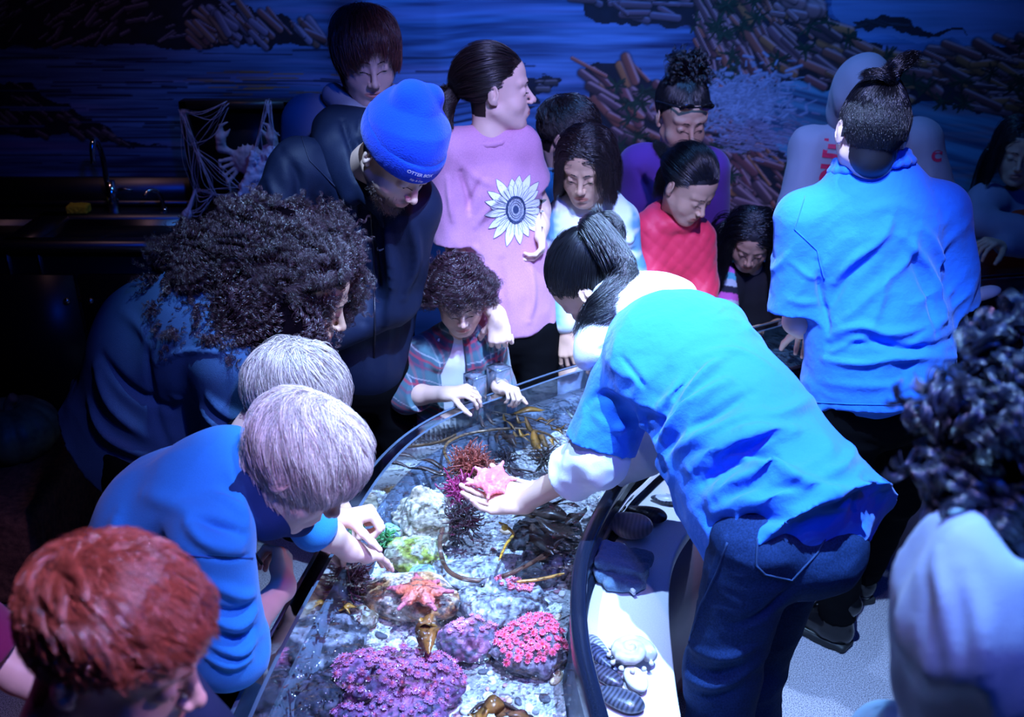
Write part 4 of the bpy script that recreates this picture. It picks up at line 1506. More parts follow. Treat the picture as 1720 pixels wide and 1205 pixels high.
# pebbles, some the size of a fingertip
M_peb = mat('pebble', rough=.6, attr=True)
R = np.random.default_rng(11)
pal = [V(.62, .60, .58), V(.3, .3, .33), V(.08, .08, .1), V(.5, .34, .22), V(.7, .68, .7), V(.42, .2, .24)]
protos = []
for k in range(6):
    S = Shape(); S.ell(V(0, 0, 0), (.012, .009, .006)); S.disp(lambda P, k=k: -.0025 * noise(P, 90, k))
    Vt, F = S.mesh(.0016, pad=.006)
    o = mk('pebble', Vt, F, M_peb, cols=np.tile(pal[k], (len(Vt), 1)), org=(0, 0, 0)); protos.append(o)
names = ['pale', 'mid grey', 'black', 'brown', 'white', 'reddish']
cnt_ = 0
sand_o = [o for o in COL.objects if o.name == 'sand'][0]
sb = BVHTree.FromPolygons([v.co + sand_o.location for v in sand_o.data.vertices], [list(p.vertices) for p in sand_o.data.polygons])
used = set()
while cnt_ < 230:
    u, v = R.uniform(470, 965), R.uniform(880, 1200)
    if u < 470 + (1200 - v) * .3: continue
    p = onz(u, v, .54)
    h = sb.ray_cast(Vector((p[0], p[1], 1)), Vector((0, 0, -1)))
    if h[0] is None: continue
    k = int(R.integers(6))
    if k in used:
        o = protos[k].copy(); COL.objects.link(o)
    else:
        o = protos[k]; used.add(k)
    s_ = R.uniform(.5, 1.5)
    o.location = h[0] + Vector((0, 0, .002)); o.rotation_euler = (R.uniform(-.3, .3), R.uniform(-.3, .3), R.uniform(0, 6)); o.scale = (s_, s_, s_)
    tag(o, names[k] + ' pebble lying on the sandy tank bottom', 'pebble', names[k] + ' pebbles on the tank bottom')
    cnt_ += 1

# ---------------------------------------------------------------- anemones
M_an = mat('anemone', rough=.5, attr=True)


def polyp(r, n, col, mid, tip):
    S = Shape(); S.cone(V(0, 0, -.006), V(0, 0, .003), r * .55, r * .62)
    for k in range(n):
        a = 2 * math.pi * k / n; d = V(math.cos(a), math.sin(a), 0); rr = r * (1 if k % 2 else .86)
        S.cone(d * r * .45 + V(0, 0, .004), d * rr + V(0, 0, .0045 + .002 * (k % 2)), r * .13, r * .10, .0008)
    Vt, F = S.mesh(r * .085, pad=.004)
    q = np.linalg.norm(Vt[:, :2], axis=1) / r
    C = np.where((q < .32)[:, None], V(*mid), V(*col)); m = smooth01((q - .6) / .4)[:, None]
    C = C * (1 - m) + V(*tip) * m
    C[q < .13] = V(*mid) * .35
    return Vt, F, C


def colony(key, n, r, col, mid, tip, label, group, region, jit=.25, ntent=16, seed=0):
    R = np.random.default_rng(seed)
    bv, c, rx, ry, hz, Rz = rock_bvh[key]
    Vt, F, C = polyp(r, ntent, col, mid, tip)
    pts = []
    tries = 0
    while len(pts) < n and tries < 6000:
        tries += 1
        a, q = R.uniform(0, 6.28), math.sqrt(R.random())
        x = region(a, q)
        if x is None: continue
        p = c + Rz @ V(x[0] * rx, x[1] * ry, 0)
        h = bv.ray_cast(Vector((p[0], p[1], 2)), Vector((0, 0, -1)))
        if h[0] is None: continue
        p3 = np.array(h[0])
        if any(np.linalg.norm(p3 - k[0]) < r * 1.45 for k in pts): continue
        pts.append((p3, h[1]))
    o0 = None
    for p3, nn in pts:
        if o0 is None: o = o0 = mk('anemone', Vt, F, M_an, cols=C)
        else: o = o0.copy(); COL.objects.link(o)
        s_ = R.uniform(1 - jit, 1 + jit)
        nv = (Vector(nn) + Vector((0, -.15, .6)) + Vector(R.normal(size=3) * .15)).normalized()
        o.location = Vector(p3) + Vector((0, 0, .002)); o.rotation_euler = nv.to_track_quat('Z', 'Y').to_euler(); o.scale = (s_,) * 3
        tag(o, label, 'anemone', group)


colony('pinkbase', 85, .0085, (1.0, .09, .20), (.70, .02, .04), (1.0, .24, .38), 'bright pink anemone in the dense cluster near the black rim', 'bright pink anemone cluster',
       lambda a, q: (q * math.cos(a) * .98, q * math.sin(a) * .98), seed=1)
colony('grey', 26, .0075, (.75, .14, .22), (.85, .08, .06), (.7, .3, .45), 'small pink anemone at the far end of the rough grey rock', 'small anemones on the grey rock',
       lambda a, q: (.45 + .5 * q * math.cos(a), .35 + .5 * q * math.sin(a)), seed=2)
colony('purple', 22, .008, (.50, .14, .30), (.7, .15, .2), (.62, .30, .45), 'mauve anemone on the purple crusted rock', 'anemones on the purple crusted rock',
       lambda a, q: (q * math.cos(a) * .9, .2 + q * math.sin(a) * .7), seed=3)
colony('big', 96, .0092, (.34, .08, .20), (.55, .06, .10), (.52, .20, .36), 'rose coloured anemone on the big purple rock', 'anemones on the big purple rock',
       lambda a, q: (q * math.cos(a) * .98, q * math.sin(a) * .95), jit=.35, seed=4)
colony('low', 34, .0085, (.28, .08, .22), (.6, .1, .2), (.5, .25, .45), 'violet anemone on the lowest purple rock', 'anemones on the lowest rock',
       lambda a, q: (q * math.cos(a), q * math.sin(a)), seed=5)

# ---------------------------------------------------------------- sea stars
def star(c, r, tips, n, ridge, web_c, label, tilt=None, thick=.012, name='sea_star', inner=.45):
    """webbed bat star. tips: list of angles (deg)"""
    c = np.asarray(c, float)
    Rm = np.eye(3) if tilt is None else tilt
    S = Shape()
    S.ell(c, (r * inner, r * inner, thick * .9), Rm, .0)
    T = []
    for a, l in tips:
        a = math.radians(a); d = Rm @ V(math.cos(a), math.sin(a), 0); up = Rm[:, 2]
        t = c + d * r * l - up * thick * .45
        S.cone(c + up * thick * .2, t, thick * .85, thick * .32, thick * .9)
        for s_ in (-.24, .24):
            d2 = Rm @ V(math.cos(a + s_), math.sin(a + s_), 0)
            S.cone(c, c + d2 * r * l * .62 - up * thick * .3, thick * .65, thick * .35, thick * .9)
        T.append((c, t))
    S.disp(lambda P: -.0012 * noise(P, 260) - .0008 * noise(P, 500))
    Vt, F = S.mesh(.0022, pad=.012)
    dd = np.full(len(Vt), 1e9)
    for a, b in T:
        ab = b - a; t = np.clip((Vt - a) @ ab / (ab @ ab), .12, 1); dd = np.minimum(dd, np.linalg.norm(Vt - a - t[:, None] * ab, axis=1) )
    up = Rm[:, 2]; m = np.exp(-(dd / (thick * .75)) ** 2)[:, None]
    C = V(*web_c) * (1 - m) + V(*ridge) * m
    C = C * (1 + .25 * noise(Vt, 200))[:, None]
    o = mk(name, Vt, F, mat('sea_star_skin', rough=.45, attr=True, bump=.5, bscale=300), org=c, cols=C)
    tag(o, label, 'sea star')
    return o


bv, c, rx, ry, hz, Rz = rock_bvh['oval']
sc_ = onz(703, 992, .64)
star(sc_ + V(0, 0, .0), .070, [(100, 1.0), (168, 1.05), (45, .85), (2, 1.1), (-55, 1.05), (-125, 1.0)], 6, (.52, .13, .22), (.70, .14, .06), 'orange red six armed sea star on the oval rock', thick=.014, inner=.42)

# ---------------------------------------------------------------- kelp and algae
M_kelp = mat('kelp', rough=.3, attr=True, spec=.6, bump=.2, bscale=60)


def blade(p0, p1, wd, bend=0., seed=0, n=14, thick=.0008):
    """one leaf as a thin closed solid"""
    r = np.random.default_rng(seed)
    p0, p1 = np.asarray(p0, float), np.asarray(p1, float)
    d = p1 - p0; L = np.linalg.norm(d); d = d / L
    s = unit(np.cross(d, V(0, 0, 1)))
    t = np.linspace(0, 1, n)
    wdt = wd * np.sin(np.clip(t * 1.02 + .02, 0, 1) * math.pi) ** .6
    c = p0 + d * (t * L)[:, None] + s * (bend * np.sin(t * math.pi))[:, None] + V(0, 0, 1) * (.006 * np.sin(t * 7 + r.uniform(0, 6)))[:, None]
    tw = .5 * np.sin(t * 4 + r.uniform(0, 6))
    side = s * np.cos(tw)[:, None] + V(0, 0, 1) * np.sin(tw)[:, None]
    Vt = np.concatenate([c + side * wdt[:, None], c + V(0, 0, thick), c - side * wdt[:, None], c - V(0, 0, thick)])
    F = []
    for k in range(4):
        a, b = k * n, ((k + 1) % 4) * n
        F += [[a + i, a + i + 1, b + i + 1, b + i] for i in range(n - 1)]
    return Vt, np.array(F)


def kelp(pts, z, r, label, blades=(), col=(.10, .05, .015), bcol=(.16, .08, .02), name='kelp'):
    P = [onz(u, v, z if np.isscalar(z) else z[i]) for i, (u, v) in enumerate(pts)]
    C = spline(P, max(12, len(P) * 8))
    Vt, F = tube(C, np.interp(np.linspace(0, 1, len(C)), [0, .1, .9, 1], [r * .6, r, r * .9, r * .4]), 8)
    o = mkq(name, (Vt, F), M_kelp, org=P[0], cols=np.tile(V(*col), (len(Vt), 1)) * (1 + .3 * noise(Vt, 40))[:, None])
    tag(o, label, 'seaweed')
    for i, bl in enumerate(blades):
        (u0, v0), (u1, v1), wd = bl[0], bl[1], bl[2]
        zz = (z if np.isscalar(z) else z[0]) + (.004 if len(bl) < 4 else bl[3])
        a, b = onz(u0, v0, zz), onz(u1, v1, zz)
        Vb, Fb = blade(a, b, wd, bend=.006, seed=i)
        cc_ = V(*(bl[4] if len(bl) > 4 else bcol))
        mk('blade', Vb, Fb, M_kelp, parent=o, rel=P[0], cols=np.tile(cc_, (len(Vb), 1)) * (1 + .35 * noise(Vb, 30))[:, None])
    return o


AM = (.40, .19, .03)
DK = (.045, .025, .02)
kelp([(803, 683), (840, 694), (880, 700), (930, 716), (960, 722)], .678, .0022, 'feathery olive kelp frond drifting below the toddler\'s hands',
     [((846, 694), (916, 686), .012, .006, (.20, .10, .02)), ((845, 696), (866, 722), .008), ((868, 700), (884, 714), .006), ((882, 702), (902, 730), .008), ((900, 706), (925, 702), .006), ((915, 712), (940, 700), .005),
      ((925, 714), (948, 730), .006), ((935, 718), (960, 712), .005), ((812, 686), (838, 700), .009, .006, DK), ((806, 684), (802, 706), .007, .006, DK), ((815, 694), (836, 714), .006, .004, DK), ((806, 700), (822, 722), .006, .004, DK)], col=(.06, .035, .02))
kelp([(758, 782), (747, 762), (752, 745), (780, 731), (830, 722), (880, 721), (920, 730), (938, 745)], .672, .0045, 'long brown kelp stalk arching over the red algae bush',
     [((845, 722), (868, 748), .016, .0, DK), ((862, 725), (892, 742), .010), ((872, 724), (890, 734), .008, .006, AM), ((898, 725), (908, 758), .014, .006, (.26, .12, .02)), ((905, 728), (925, 752), .010), ((925, 735), (934, 748), .007, .006, AM), ((840, 722), (835, 744), .009, .0, DK)], col=(.16, .08, .03))
kelp([(760, 800), (735, 794), (705, 788), (672, 786)], .672, .003, 'pair of dark pointed kelp leaves left of the red algae bush', [((750, 796), (672, 785), .010, .004, DK), ((758, 790), (700, 772), .007, .004, DK)], col=DK)
kelp([(750, 798), (710, 806), (680, 822), (655, 850), (636, 868)], .60, .0028, 'thin dark kelp stem trailing towards the blond boys', [((690, 836), (722, 822), .022, .0, (.14, .07, .02)), ((660, 852), (700, 828), .020, .0, (.12, .06, .02)), ((700, 816), (715, 800), .012, .0, DK)], col=DK)
kelp([(757, 868), (744, 888), (739, 920), (752, 958), (790, 975), (840, 970), (900, 942), (946, 905)], .625, .0062, 'thick brown kelp loop curling round the flat grey stone', [((752, 868), (790, 850), .016, .006, DK), ((900, 942), (948, 902), .010, .006, (.14, .06, .03))], col=(.11, .05, .03))
kelp([(838, 878), (852, 886), (862, 898), (850, 915), (838, 942)], .66, .004, 'orange yellow kelp stalk with a round float', [], col=(.55, .27, .03))
f_ = onz(848, 886, .668); S = Shape(); S.ell(f_, .009); 
o = mk('float', *S.mesh(.002), mat('float', (.75, .45, .05), rough=.3), org=f_); o.parent = [q for q in COL.objects if q.name.startswith('kelp')][-1]; o.location = Vector(f_) - o.parent.location
kelp([(868, 978), (905, 974), (948, 964)], .665, .0042, 'straight orange kelp stalk near the inner black rim', [], col=(.50, .22, .04))
kelp([(800, 770), (842, 784), (880, 790), (915, 800)], .60, .003, 'flat dark kelp leaves floating beyond the pink sea star', [((838, 784), (858, 796), .020, .0, DK), ((858, 790), (925, 800), .028, .0, (.05, .03, .04)), ((805, 770), (850, 778), .008, .0, DK), ((870, 812), (830, 806), .02, .0, DK)], col=DK)
kelp([(880, 845), (915, 850), (950, 838), (975, 825)], .66, .0035, 'dark glossy kelp heap against the black inner rim', [((880, 850), (960, 870), .026, .004, DK), ((905, 842), (975, 850), .024, .006, DK), ((930, 836), (985, 810), .022, .004, (.06, .04, .02)), ((900, 870), (965, 900), .030, .0, DK), ((930, 825), (1010, 815), .018, .004, DK),
      ((950, 880), (985, 850), .020, .0, DK), ((895, 880), (930, 930), .024, -.01, DK), ((985, 800), (1008, 790), .010, .004, AM), ((960, 820), (990, 775), .012, .004, (.08, .05, .02)), ((860, 868), (905, 858), .014, .0, (.1, .05, .02))], col=DK)
kelp([(728, 1036), (724, 1055), (718, 1090)], .655, .002, 'reddish brown kelp blade standing below the sea star', [((726, 1030), (720, 1096), .028, .004, (.28, .10, .02)), ((705, 1040), (735, 1052), .018, .008, (.34, .14, .02))], col=(.2, .08, .02))
kelp([(786, 1202), (810, 1182), (840, 1180), (880, 1200)], .66, .004, 'curled brown kelp at the near end of the tank', [((800, 1190), (850, 1178), .020, .006, (.24, .09, .02)), ((830, 1186), (890, 1205), .026, .004, (.16, .06, .02)), ((786, 1204), (822, 1196), .016, .006, (.30, .12, .02)), ((850, 1200), (900, 1212), .02, .0, DK)], col=DK)
kelp([(560, 1020), (575, 1012), (590, 1020)], .61, .003, 'tiny olive seaweed scrap by the small pale stone', [((562, 1022), (600, 1016), .008, .004, AM), ((580, 1010), (588, 1030), .006, .008, AM)], col=AM)
kelp([(1000, 700), (990, 740), (1002, 775)], .66, .003, 'brown kelp pieces behind the leaning guide\'s elbow', [((985, 740), (1010, 765), .012, .0, DK), ((935, 715), (965, 735), .012, .0, DK), ((950, 690), (985, 705), .010, .0, (.10, .12, .1))], col=DK)

# bushy algae
def bush(u, v, z, r, n, col, label, rad=.0022, seed=0, seg=4, flat=.6):
    R = np.random.default_rng(seed); c = onz(u, v, z)
    Vs, Fs, k = [], [], 0
    for i in range(n):
        d = unit(R.normal(size=3) * V(1, 1, flat) + V(0, 0, .25))
        p = [c + R.normal(size=3) * r * .15]
        for j in range(seg):
            d = unit(d + R.normal(size=3) * .55); p.append(p[-1] + d * r / seg * R.uniform(.7, 1.3))
        a, b = tube(spline(p, 9), np.linspace(rad, rad * .5, 9), 5)
        Vs.append(a); Fs += [[q + k for q in ff] for ff in b]; k += len(a)
    Vt = np.concatenate(Vs)
    Vt[:, 2] = np.where(Vt[:, 2] < .50, .50, Vt[:, 2])
    o = mkq('algae', (Vt, Fs), M_kelp, org=c, cols=np.tile(V(*col), (len(Vt), 1)) * (1 + .5 * noise(Vt, 60))[:, None])
    tag(o, label, 'seaweed')


bush(790, 786, .66, .072, 300, (.22, .045, .03), 'round bushy dark red algae ball floating in the tank', .0026, 1)
bush(772, 826, .655, .055, 110, (.28, .02, .09), 'magenta ribbon algae under the fingers of the leaning guide', .004, 2, flat=.2)
bush(776, 872, .63, .06, 120, (.05, .025, .03), 'black stringy algae between tan rock and kelp loop', .003, 3)
bush(648, 908, .60, .035, 90, (.05, .22, .06), 'bright green sea lettuce next to the tan rock', .004, 4, flat=.3)
bush(850, 770, .60, .035, 70, (.05, .03, .04), 'small dark sprig beyond the red algae ball', .002, 5)
bush(590, 975, .62, .06, 120, (.12, .03, .06), 'dark purple algae below the submerged hand', .003, 6, flat=.3)
bush(700, 735, .58, .045, 50, (.22, .06, .04), 'thin red algae near the acrylic wall', .002, 7, flat=.2)
bush(915, 770, .63, .05, 60, (.06, .05, .04), 'dark leafy algae beside the white pushed-up sleeve', .003, 8, flat=.3)

# green-white glassy shell pieces
M_sh = mat('shell', rough=.3, attr=True, spec=.6, bump=.3, bscale=140)


def shell(S, label, cols, name, org, res=.0026, cat='shell', stripes=None):
    Vt, F = S.mesh(res, pad=.01)
    C = cols(Vt) if callable(cols) else np.tile(V(*cols), (len(Vt), 1))
    o = mk(name, Vt, F, M_sh, org=org, cols=np.clip(C, 0, 1))
    tag(o, label, cat); return o


for u, v, col, lb in ((655, 892, (.30, .50, .55), 'pale blue green glassy stone beside the tan rock'), (708, 962, (.25, .42, .55), 'bluish flat stone above the red sea star')):
    c = onz(u, v, .60); S = Shape(); S.ell(c, (.035, .026, .014)); S.disp(lambda P: -.006 * noise(P, 50))
    o = shell(S, lb, col, 'stone', c, cat='stone')


def mussel(u, v, z, L, ang, col, label, half=False, tilt=0., wd=.5):
    c = onz(u, v, z); a = math.radians(ang); d = V(math.cos(a), math.sin(a), 0); s = V(-d[1], d[0], 0)
    R = np.stack([d, s, V(0, 0, 1)], 1)
    S = Shape()
    S.cone(c - d * L * .42, c + d * L * .22, L * .09, L * .22 * wd * 2, .01)
    S.ell(c + d * L * .12, (L * .40, L * wd * .52, L * .16), R, .012)
    S.ops = [(a_, (lambda fn: (lambda P: fn((P - c) * V(1, 1, 1.5) + c) * .75))(fn), k) for a_, fn, k in S.ops]
    if half:
        S.ell(c + d * L * .08 + V(0, 0, L * .10), (L * .40, L * wd * .46, L * .17), R, .003, sub=True)

    def cf(P):
        t = (P - c) @ s / (L * wd * .5)
        k = (.75 + .5 * np.sin(np.linalg.norm((P - (c - d * L * .45)) * V(1, 1, .5), axis=1) * 700))[:, None]
        C = np.tile(V(*col), (len(P), 1)) * k
        if half:
            ins = ((P[:, 2] - c[2]) > -L * .02) | True
            q = ((P - (c + d * L * .08)) @ R) / V(L * .41, L * wd * .47, 1)
            inn = (q[:, :2] ** 2).sum(1) < 1
            C[inn] = V(.62, .66, .72)
        return C
    return shell(S, label, cf, 'mussel_shell', c)


mussel(1117, 838, .630, .075, -12, (.10, .11, .16), 'open pale blue mussel shell half furthest up the shelf', half=True)
mussel(1086, 862, .640, .105, -28, (.03, .022, .03), 'dark brown closed mussel behind the clam shell')
o = mussel(1010, 1105, .632, .10, 125, (.05, .06, .12), 'narrow blue black mussel leaning on the rim beside the spiral shell', wd=.3)
mussel(1012, 1132, .632, .10, -42, (.06, .06, .10), 'grey blue mussel between spiral shell and the lowest mussel', wd=.32)
mussel(1036, 1172, .635, .115, -30, (.07, .08, .12), 'largest striped mussel at the near end of the shelf', wd=.42)
mussel(1005, 1085, .632, .075, 120, (.30, .33, .42), 'thin pale mussel half furthest from the camera in the shell pile', wd=.28)
# clam
c = onz(1062, 884, .652)
S = Shape(); S.ell(c, (.052, .040, .030)); S.ell(c + V(-.03, .01, .012), (.02, .016, .014), None, .02)
shell(S, 'large ribbed pinkish brown clam shell on the white shelf', lambda P: V(.50, .30, .26) * (1 + .22 * np.sin(np.linalg.norm(P - (c + V(-.045, .01, -.01)), axis=1) * 900))[:, None], 'clam_shell', c)
c = onz(1030, 868, .640); S = Shape(); S.ell(c, (.020, .024, .02))
shell(S, 'small brown rounded shell wedged by the rim above the clam', lambda P: V(.28, .16, .14) * (1 + .2 * np.sin(P[:, 1] * 800))[:, None], 'cockle_shell', c)
# spiral snail shell with bumps
c = onz(1060, 1104, .645)
S = Shape()
for k in range(46):
    t = k / 45; a = t * 4.2 * math.pi; r_ = .036 * (1 - t) ** 1.1 + .001
    S.ell(c + V(math.cos(a) * r_, math.sin(a) * r_, .008 + t * .022), .014 * (1 - t) + .003, None, .004)
for k in range(12):
    a = k * .52; S.ell(c + V(math.cos(a) * .046, math.sin(a) * .046, .004), .006, None, .005)
S.disp(lambda P: -.0012 * noise(P, 160)); S.clip(c - V(0, 0, .024), V(0, 0, -1))
shell(S, 'knobbly grey white spiral sea snail shell in the shell pile', lambda P: V(.55, .52, .50) * (1 + .35 * noise(P, 90))[:, None], 'snail_shell', c)
c = onz(1068, 1141, .638)
S = Shape(); S.ell(c, (.036, .022, .014), frame(20, 0)); S.ell(c + V(0, 0, .014), (.030, .016, .010), frame(20, 0), .003, sub=True)
shell(S, 'smooth white oval shell dish in front of the spiral shell', (.78, .76, .74), 'oval_shell', c)
for i, (u, v, r_) in enumerate(((1077, 1163, .007), (1040, 1120, .010), (1046, 1136, .009))):
    c = onz(u, v, .622 + r_ * .7); S = Shape(); S.ell(c, (r_, r_ * .8, r_ * .7)); S.disp(lambda P: -.001 * noise(P, 200, i))
    shell(S, ['dark pebble alone below the white oval shell', 'grey barnacle lump touching the spiral shell', 'small barnacle lump by the white oval shell'][i], [(.15, .15, .2), (.3, .3, .34), (.4, .38, .4)][i], 'barnacle' if i else 'pebble', c, .002, cat='barnacle' if i else 'pebble')

# folded cleaning cloth
M_towel = mat('towel', (.09, .16, .26), rough=1., bump=.9, bscale=420, sheen=.3, noise_amt=.2, nscale=200)
c = onz(1045, 955, .650)
S = Shape()
Rz = frame(80, 0)
S.box(c + V(.006, .02, .008), (.062, .048, .012), frame(72, 0, -6), .010)
S.box(c + V(-.004, .012, -.010), (.058, .045, .012), frame(84, 0, 4), .009, .004)
S.box(c + V(.0, -.012, -.016), (.048, .040, .011), frame(98, 0), .009, .006)
S.cone(c + V(-.030, -.040, -.012), c + V(.028, -.052, -.012), .015, .012, .008)
S.cone(c + V(-.045, .075, -.008), c + V(.0, .07, -.004), .018, .014, .012)
S.disp(lambda P: -.004 * noise(P, 38, 4) - .003 * noise(P, 80, 5)); S.clip(V(0, 0, .6215), V(0, 0, -1))
o = mk('cloth', *S.mesh(.003), M_towel, org=V(c[0], c[1], .62)); tag(o, 'folded dark blue cleaning cloth crumpled on the white shelf', 'cloth')
mk('care_tag', *boxm(c + V(.018, -.066, -.014), (.008, .003, .006), frame(30, 0)), mat('tag', (.7, .7, .7)), parent=o, rel=V(c[0], c[1], .62), smooth=False)

# clear plastic clips on the rim by the toddler
def clip_plate(u, v, Rm, hx, label):
    b = onz(u, v, zr); o = empty('rim_clip', b); tag(o, label, 'clip')
    mk('plate', *boxm(b + V(0, 0, .03), (hx, .004, .045), Rm), M_clip, parent=o, rel=b, smooth=False)
    mk('plate', *boxm(b + V(0, 0, .03) + Rm @ V(0, .045, 0), (hx, .004, .045), Rm), M_clip, parent=o, rel=b, smooth=False)
    mk('bridge', *boxm(b + V(0, 0, .072) + Rm @ V(0, .022, 0), (hx, .026, .003), Rm), M_clip, parent=o, rel=b, smooth=False)


Rq = np.array([[math.cos(.7), -math.sin(.7), 0], [math.sin(.7), math.cos(.7), 0], [0, 0, 1]])
clip_plate(806, 672, Rq, .022, 'clear plastic clip gripped by the curly haired toddler')
clip_plate(846, 658, Rq, .026, 'clear plastic clip under the toddler\'s second hand')
# ================================================================ the visitors and the guides
def cl(name, col, rough=.9, **k):
    k.setdefault('bump', .35); k.setdefault('bscale', 520); k.setdefault('sheen', .0 if max(col) < .2 else .15); k.setdefault('spec', .12)
    return mat(name, col, rough=rough, **k)


M_polo = cl('blue_polo_cotton', (.022, .17, .72), bump2=.25, b2scale=28)
M_denim = cl('dark_denim', (.008, .024, .085), noise_amt=.35, nscale=300, bump2=.2, b2scale=22)
M_blackc = cl('black_cloth', (.003, .003, .004), spec=.05)
M_white = cl('white_fleece', (.78, .80, .84))
M_whitec = cl('white_cotton', (.72, .72, .78))
M_boot = mat('black_leather', (.003, .003, .004), rough=.25, spec=.5, coat=.15)
M_sole = mat('boot_sole', (.008, .008, .009), rough=.6)
H_black = hairmat('black_hair', (.004, .004, .006), .24, .4, spec=.7)
H_dark = hairmat('dark_brown_hair', (.016, .008, .008), .26, .45, spec=.8)
H_brown = hairmat('brown_hair', (.10, .05, .035), .3, .45)
H_red = hairmat('red_hair', (.44, .10, .06), .14, .5, spec=1.5)
H_blond = hairmat('ash_blond_hair', (.78, .64, .58), .2, .5, spec=1.)
H_blond2 = hairmat('dark_blond_hair', (.52, .42, .38), .2, .5, spec=1.)
H_curl = hairmat('curly_dark_hair', (.034, .011, .018), .22, .4, spec=.9)


def whorl(nw, swirl=.5, fwd=.0):
    nw = unit(nw)

    def f(n):
        t = n - nw * (n @ nw)[:, None] if False else n * (n @ nw)[:, None] - nw
        t = t / (np.linalg.norm(t, axis=1)[:, None] + .15)
        s = np.cross(nw, n); s = s / (np.linalg.norm(s, axis=1)[:, None] + .15)
        return t + swirl * s + V(0, fwd, 0)
    return f


def towards(q, blend=0.):
    q = np.asarray(q, float)

    def f(n):
        d = q - n
        d = d - n * (n * d).sum(1)[:, None]
        return d / (np.linalg.norm(d, axis=1)[:, None] + 1e-6)
    return f


def part_down(side=0.0, back=-.25):
    def f(n):
        s = np.sign(n[:, 0] - side)
        return np.stack([s * 1.0, np.full(len(n), back), -.25 + 0 * s], 1)
    return f


def hair(P, X, r, m, name='hair'):
    o = strands(name, X, r, m, P.root, P.org)
    return o


def standing(pelvis, az, feet=None, w=.09, sc=1.):
    if feet is None:
        a = math.radians(az); r = V(math.sin(a), -math.cos(a))
        feet = (pelvis[:2] - r * w * 1.1, pelvis[:2] + r * w * 1.1)
    return limbs(pelvis, w, az, feet)


def polo_details(P, m, nb, rad=.066, up=None, back=True):
    """soft turned-down collar round the neck"""
    up = P.up if up is None else up
    T = P.T
    S = Shape()
    pts = []
    for k in range(17):
        a = math.radians(-150 + k * 300 / 16 - 90)
        pts.append(nb + T @ V(math.cos(a) * rad, math.sin(a) * rad * .85, .012 + .016 * math.sin(a) * -1 * .5))
    for i in range(16):
        S.cone(pts[i], pts[i + 1], .013, .013, .008)
        S.cone(pts[i] - up * .022 + (pts[i] - nb) * .16, pts[i + 1] - up * .022 + (pts[i + 1] - nb) * .16, .010, .010, .012)
    return P.cloth('collar', S, m, .005)


# ---------------------------------------------------------------- the guide leaning over the tank
J = dict(pelvis=at(1322, 868, 1.62), neck=at(1082, 555, 2.04), sl=at(1048, 650, 1.94), sr=at(1200, 560, 2.16), bend=V(.01, 0, .055),
         el=at(1002, 772, 1.90), er=at(1075, 755, 2.12), wl=at(878, 846, 2.02), wr=at(938, 814, 2.15))
J.update(limbs(J['pelvis'], .095, 125, ((.40, 1.50), (.60, 1.78)), kn=(.0, .0, 0)))
J['hl'] = at(1268, 915, 1.52); J['kl'] = at(1212, 1130, 1.53); J['al'] = V(.43, 1.47, .09)
J['hr'] = at(1335, 905, 1.70); J['kr'] = at(1262, 1120, 1.74); J['ar'] = V(.58, 1.74, .09)
G1 = Person('person in a bright blue polo over a white hoodie leaning into the tank', J, 'light')
h = make_head(at(1002, 483, 2.17), 150, -62, 8, 1.0, 'light', (.01, .01, .014), lids=.3)
G1.body(h, W=(.150, .15, .175, .12), leg_r=(.055, .045, .034),
        hands=dict(l=dict(d=at(788, 838, 2.06) - at(878, 846, 2.02), pn=V(0, -.35, 1), curl=.12, curls=[.30, .18, .12, .08], spread=.12, thumb_curl=.1, size=.94),
                   r=dict(d=at(835, 820, 2.14) - at(925, 824, 2.13) - V(0, 0, .03), pn=V(.1, .1, 1), curl=.10, thumb_curl=.1, size=.9)))
S, T, up, L = torso(G1.J, (.185, .175, .195, .13, .06), flat=.66, inflate=.012)
hem = at(1330, 893, 1.58)
S.flat(G1.J['pelvis'] + up * .12, G1.J['pelvis'] - up * .085, .165, .192, T, .95, .06, cut=(G1.J['pelvis'] - up * .065, -up))
S.cone(at(1245, 800, 1.74), at(1210, 845, 1.70), .075, .050, .07)
e1 = limb_clothes(S, J['sl'], J['el'], .074, .080, .80, .04)
limb_clothes(S, J['sr'], J['er'], .078, .08, .80, .045)
FL = [([(1095, 775), (1180, 735), (1280, 690)], .016, .014), ([(1105, 745), (1150, 690), (1220, 640)], .013, .016), ([(1120, 700), (1170, 640), (1215, 600)], .012, .012),
      ([(1100, 720), (1140, 660), (1170, 620)], .012, -.012), ([(1110, 765), (1190, 700), (1260, 660)], .012, -.012), ([(1160, 790), (1230, 740), (1330, 720)], .014, .014),
      ([(1180, 810), (1230, 775), (1300, 765)], .012, -.018), ([(1195, 835), (1280, 800), (1400, 815)], .018, .020), ([(1200, 860), (1300, 840), (1420, 850)], .014, .014),
      ([(1200, 790), (1240, 770), (1290, 790), (1330, 800)], .012, .016), ([(1215, 755), (1260, 730), (1300, 725)], .010, .010), ([(1190, 880), (1260, 870), (1340, 880)], .012, -.010),
      ([(1250, 720), (1330, 690), (1380, 660)], .014, .008), ([(1170, 600), (1240, 590), (1300, 610)], .014, .006), ([(1090, 690), (1075, 640), (1045, 600)], .006, -.006),
      ([(1000, 700), (1040, 720), (1085, 715)], .010, .008), ([(985, 680), (1010, 665), (1060, 690)], .010, -.006), ([(1380, 800), (1420, 780), (1440, 740)], .014, .010)]
gd = at(1290, 690, 1.86) - at(1130, 775, 1.74)
G1.cloth('polo_shirt', S, M_polo, .0048, FL, 1.5, disp=wrinkles(gd, .0085, 15, 5, lambda P: .25 + .75 * smooth01((G1.J['neck'] - P) @ up / .22), cloth_disp(T, .003, 9, 5, (.8, 1, .8), .001)))
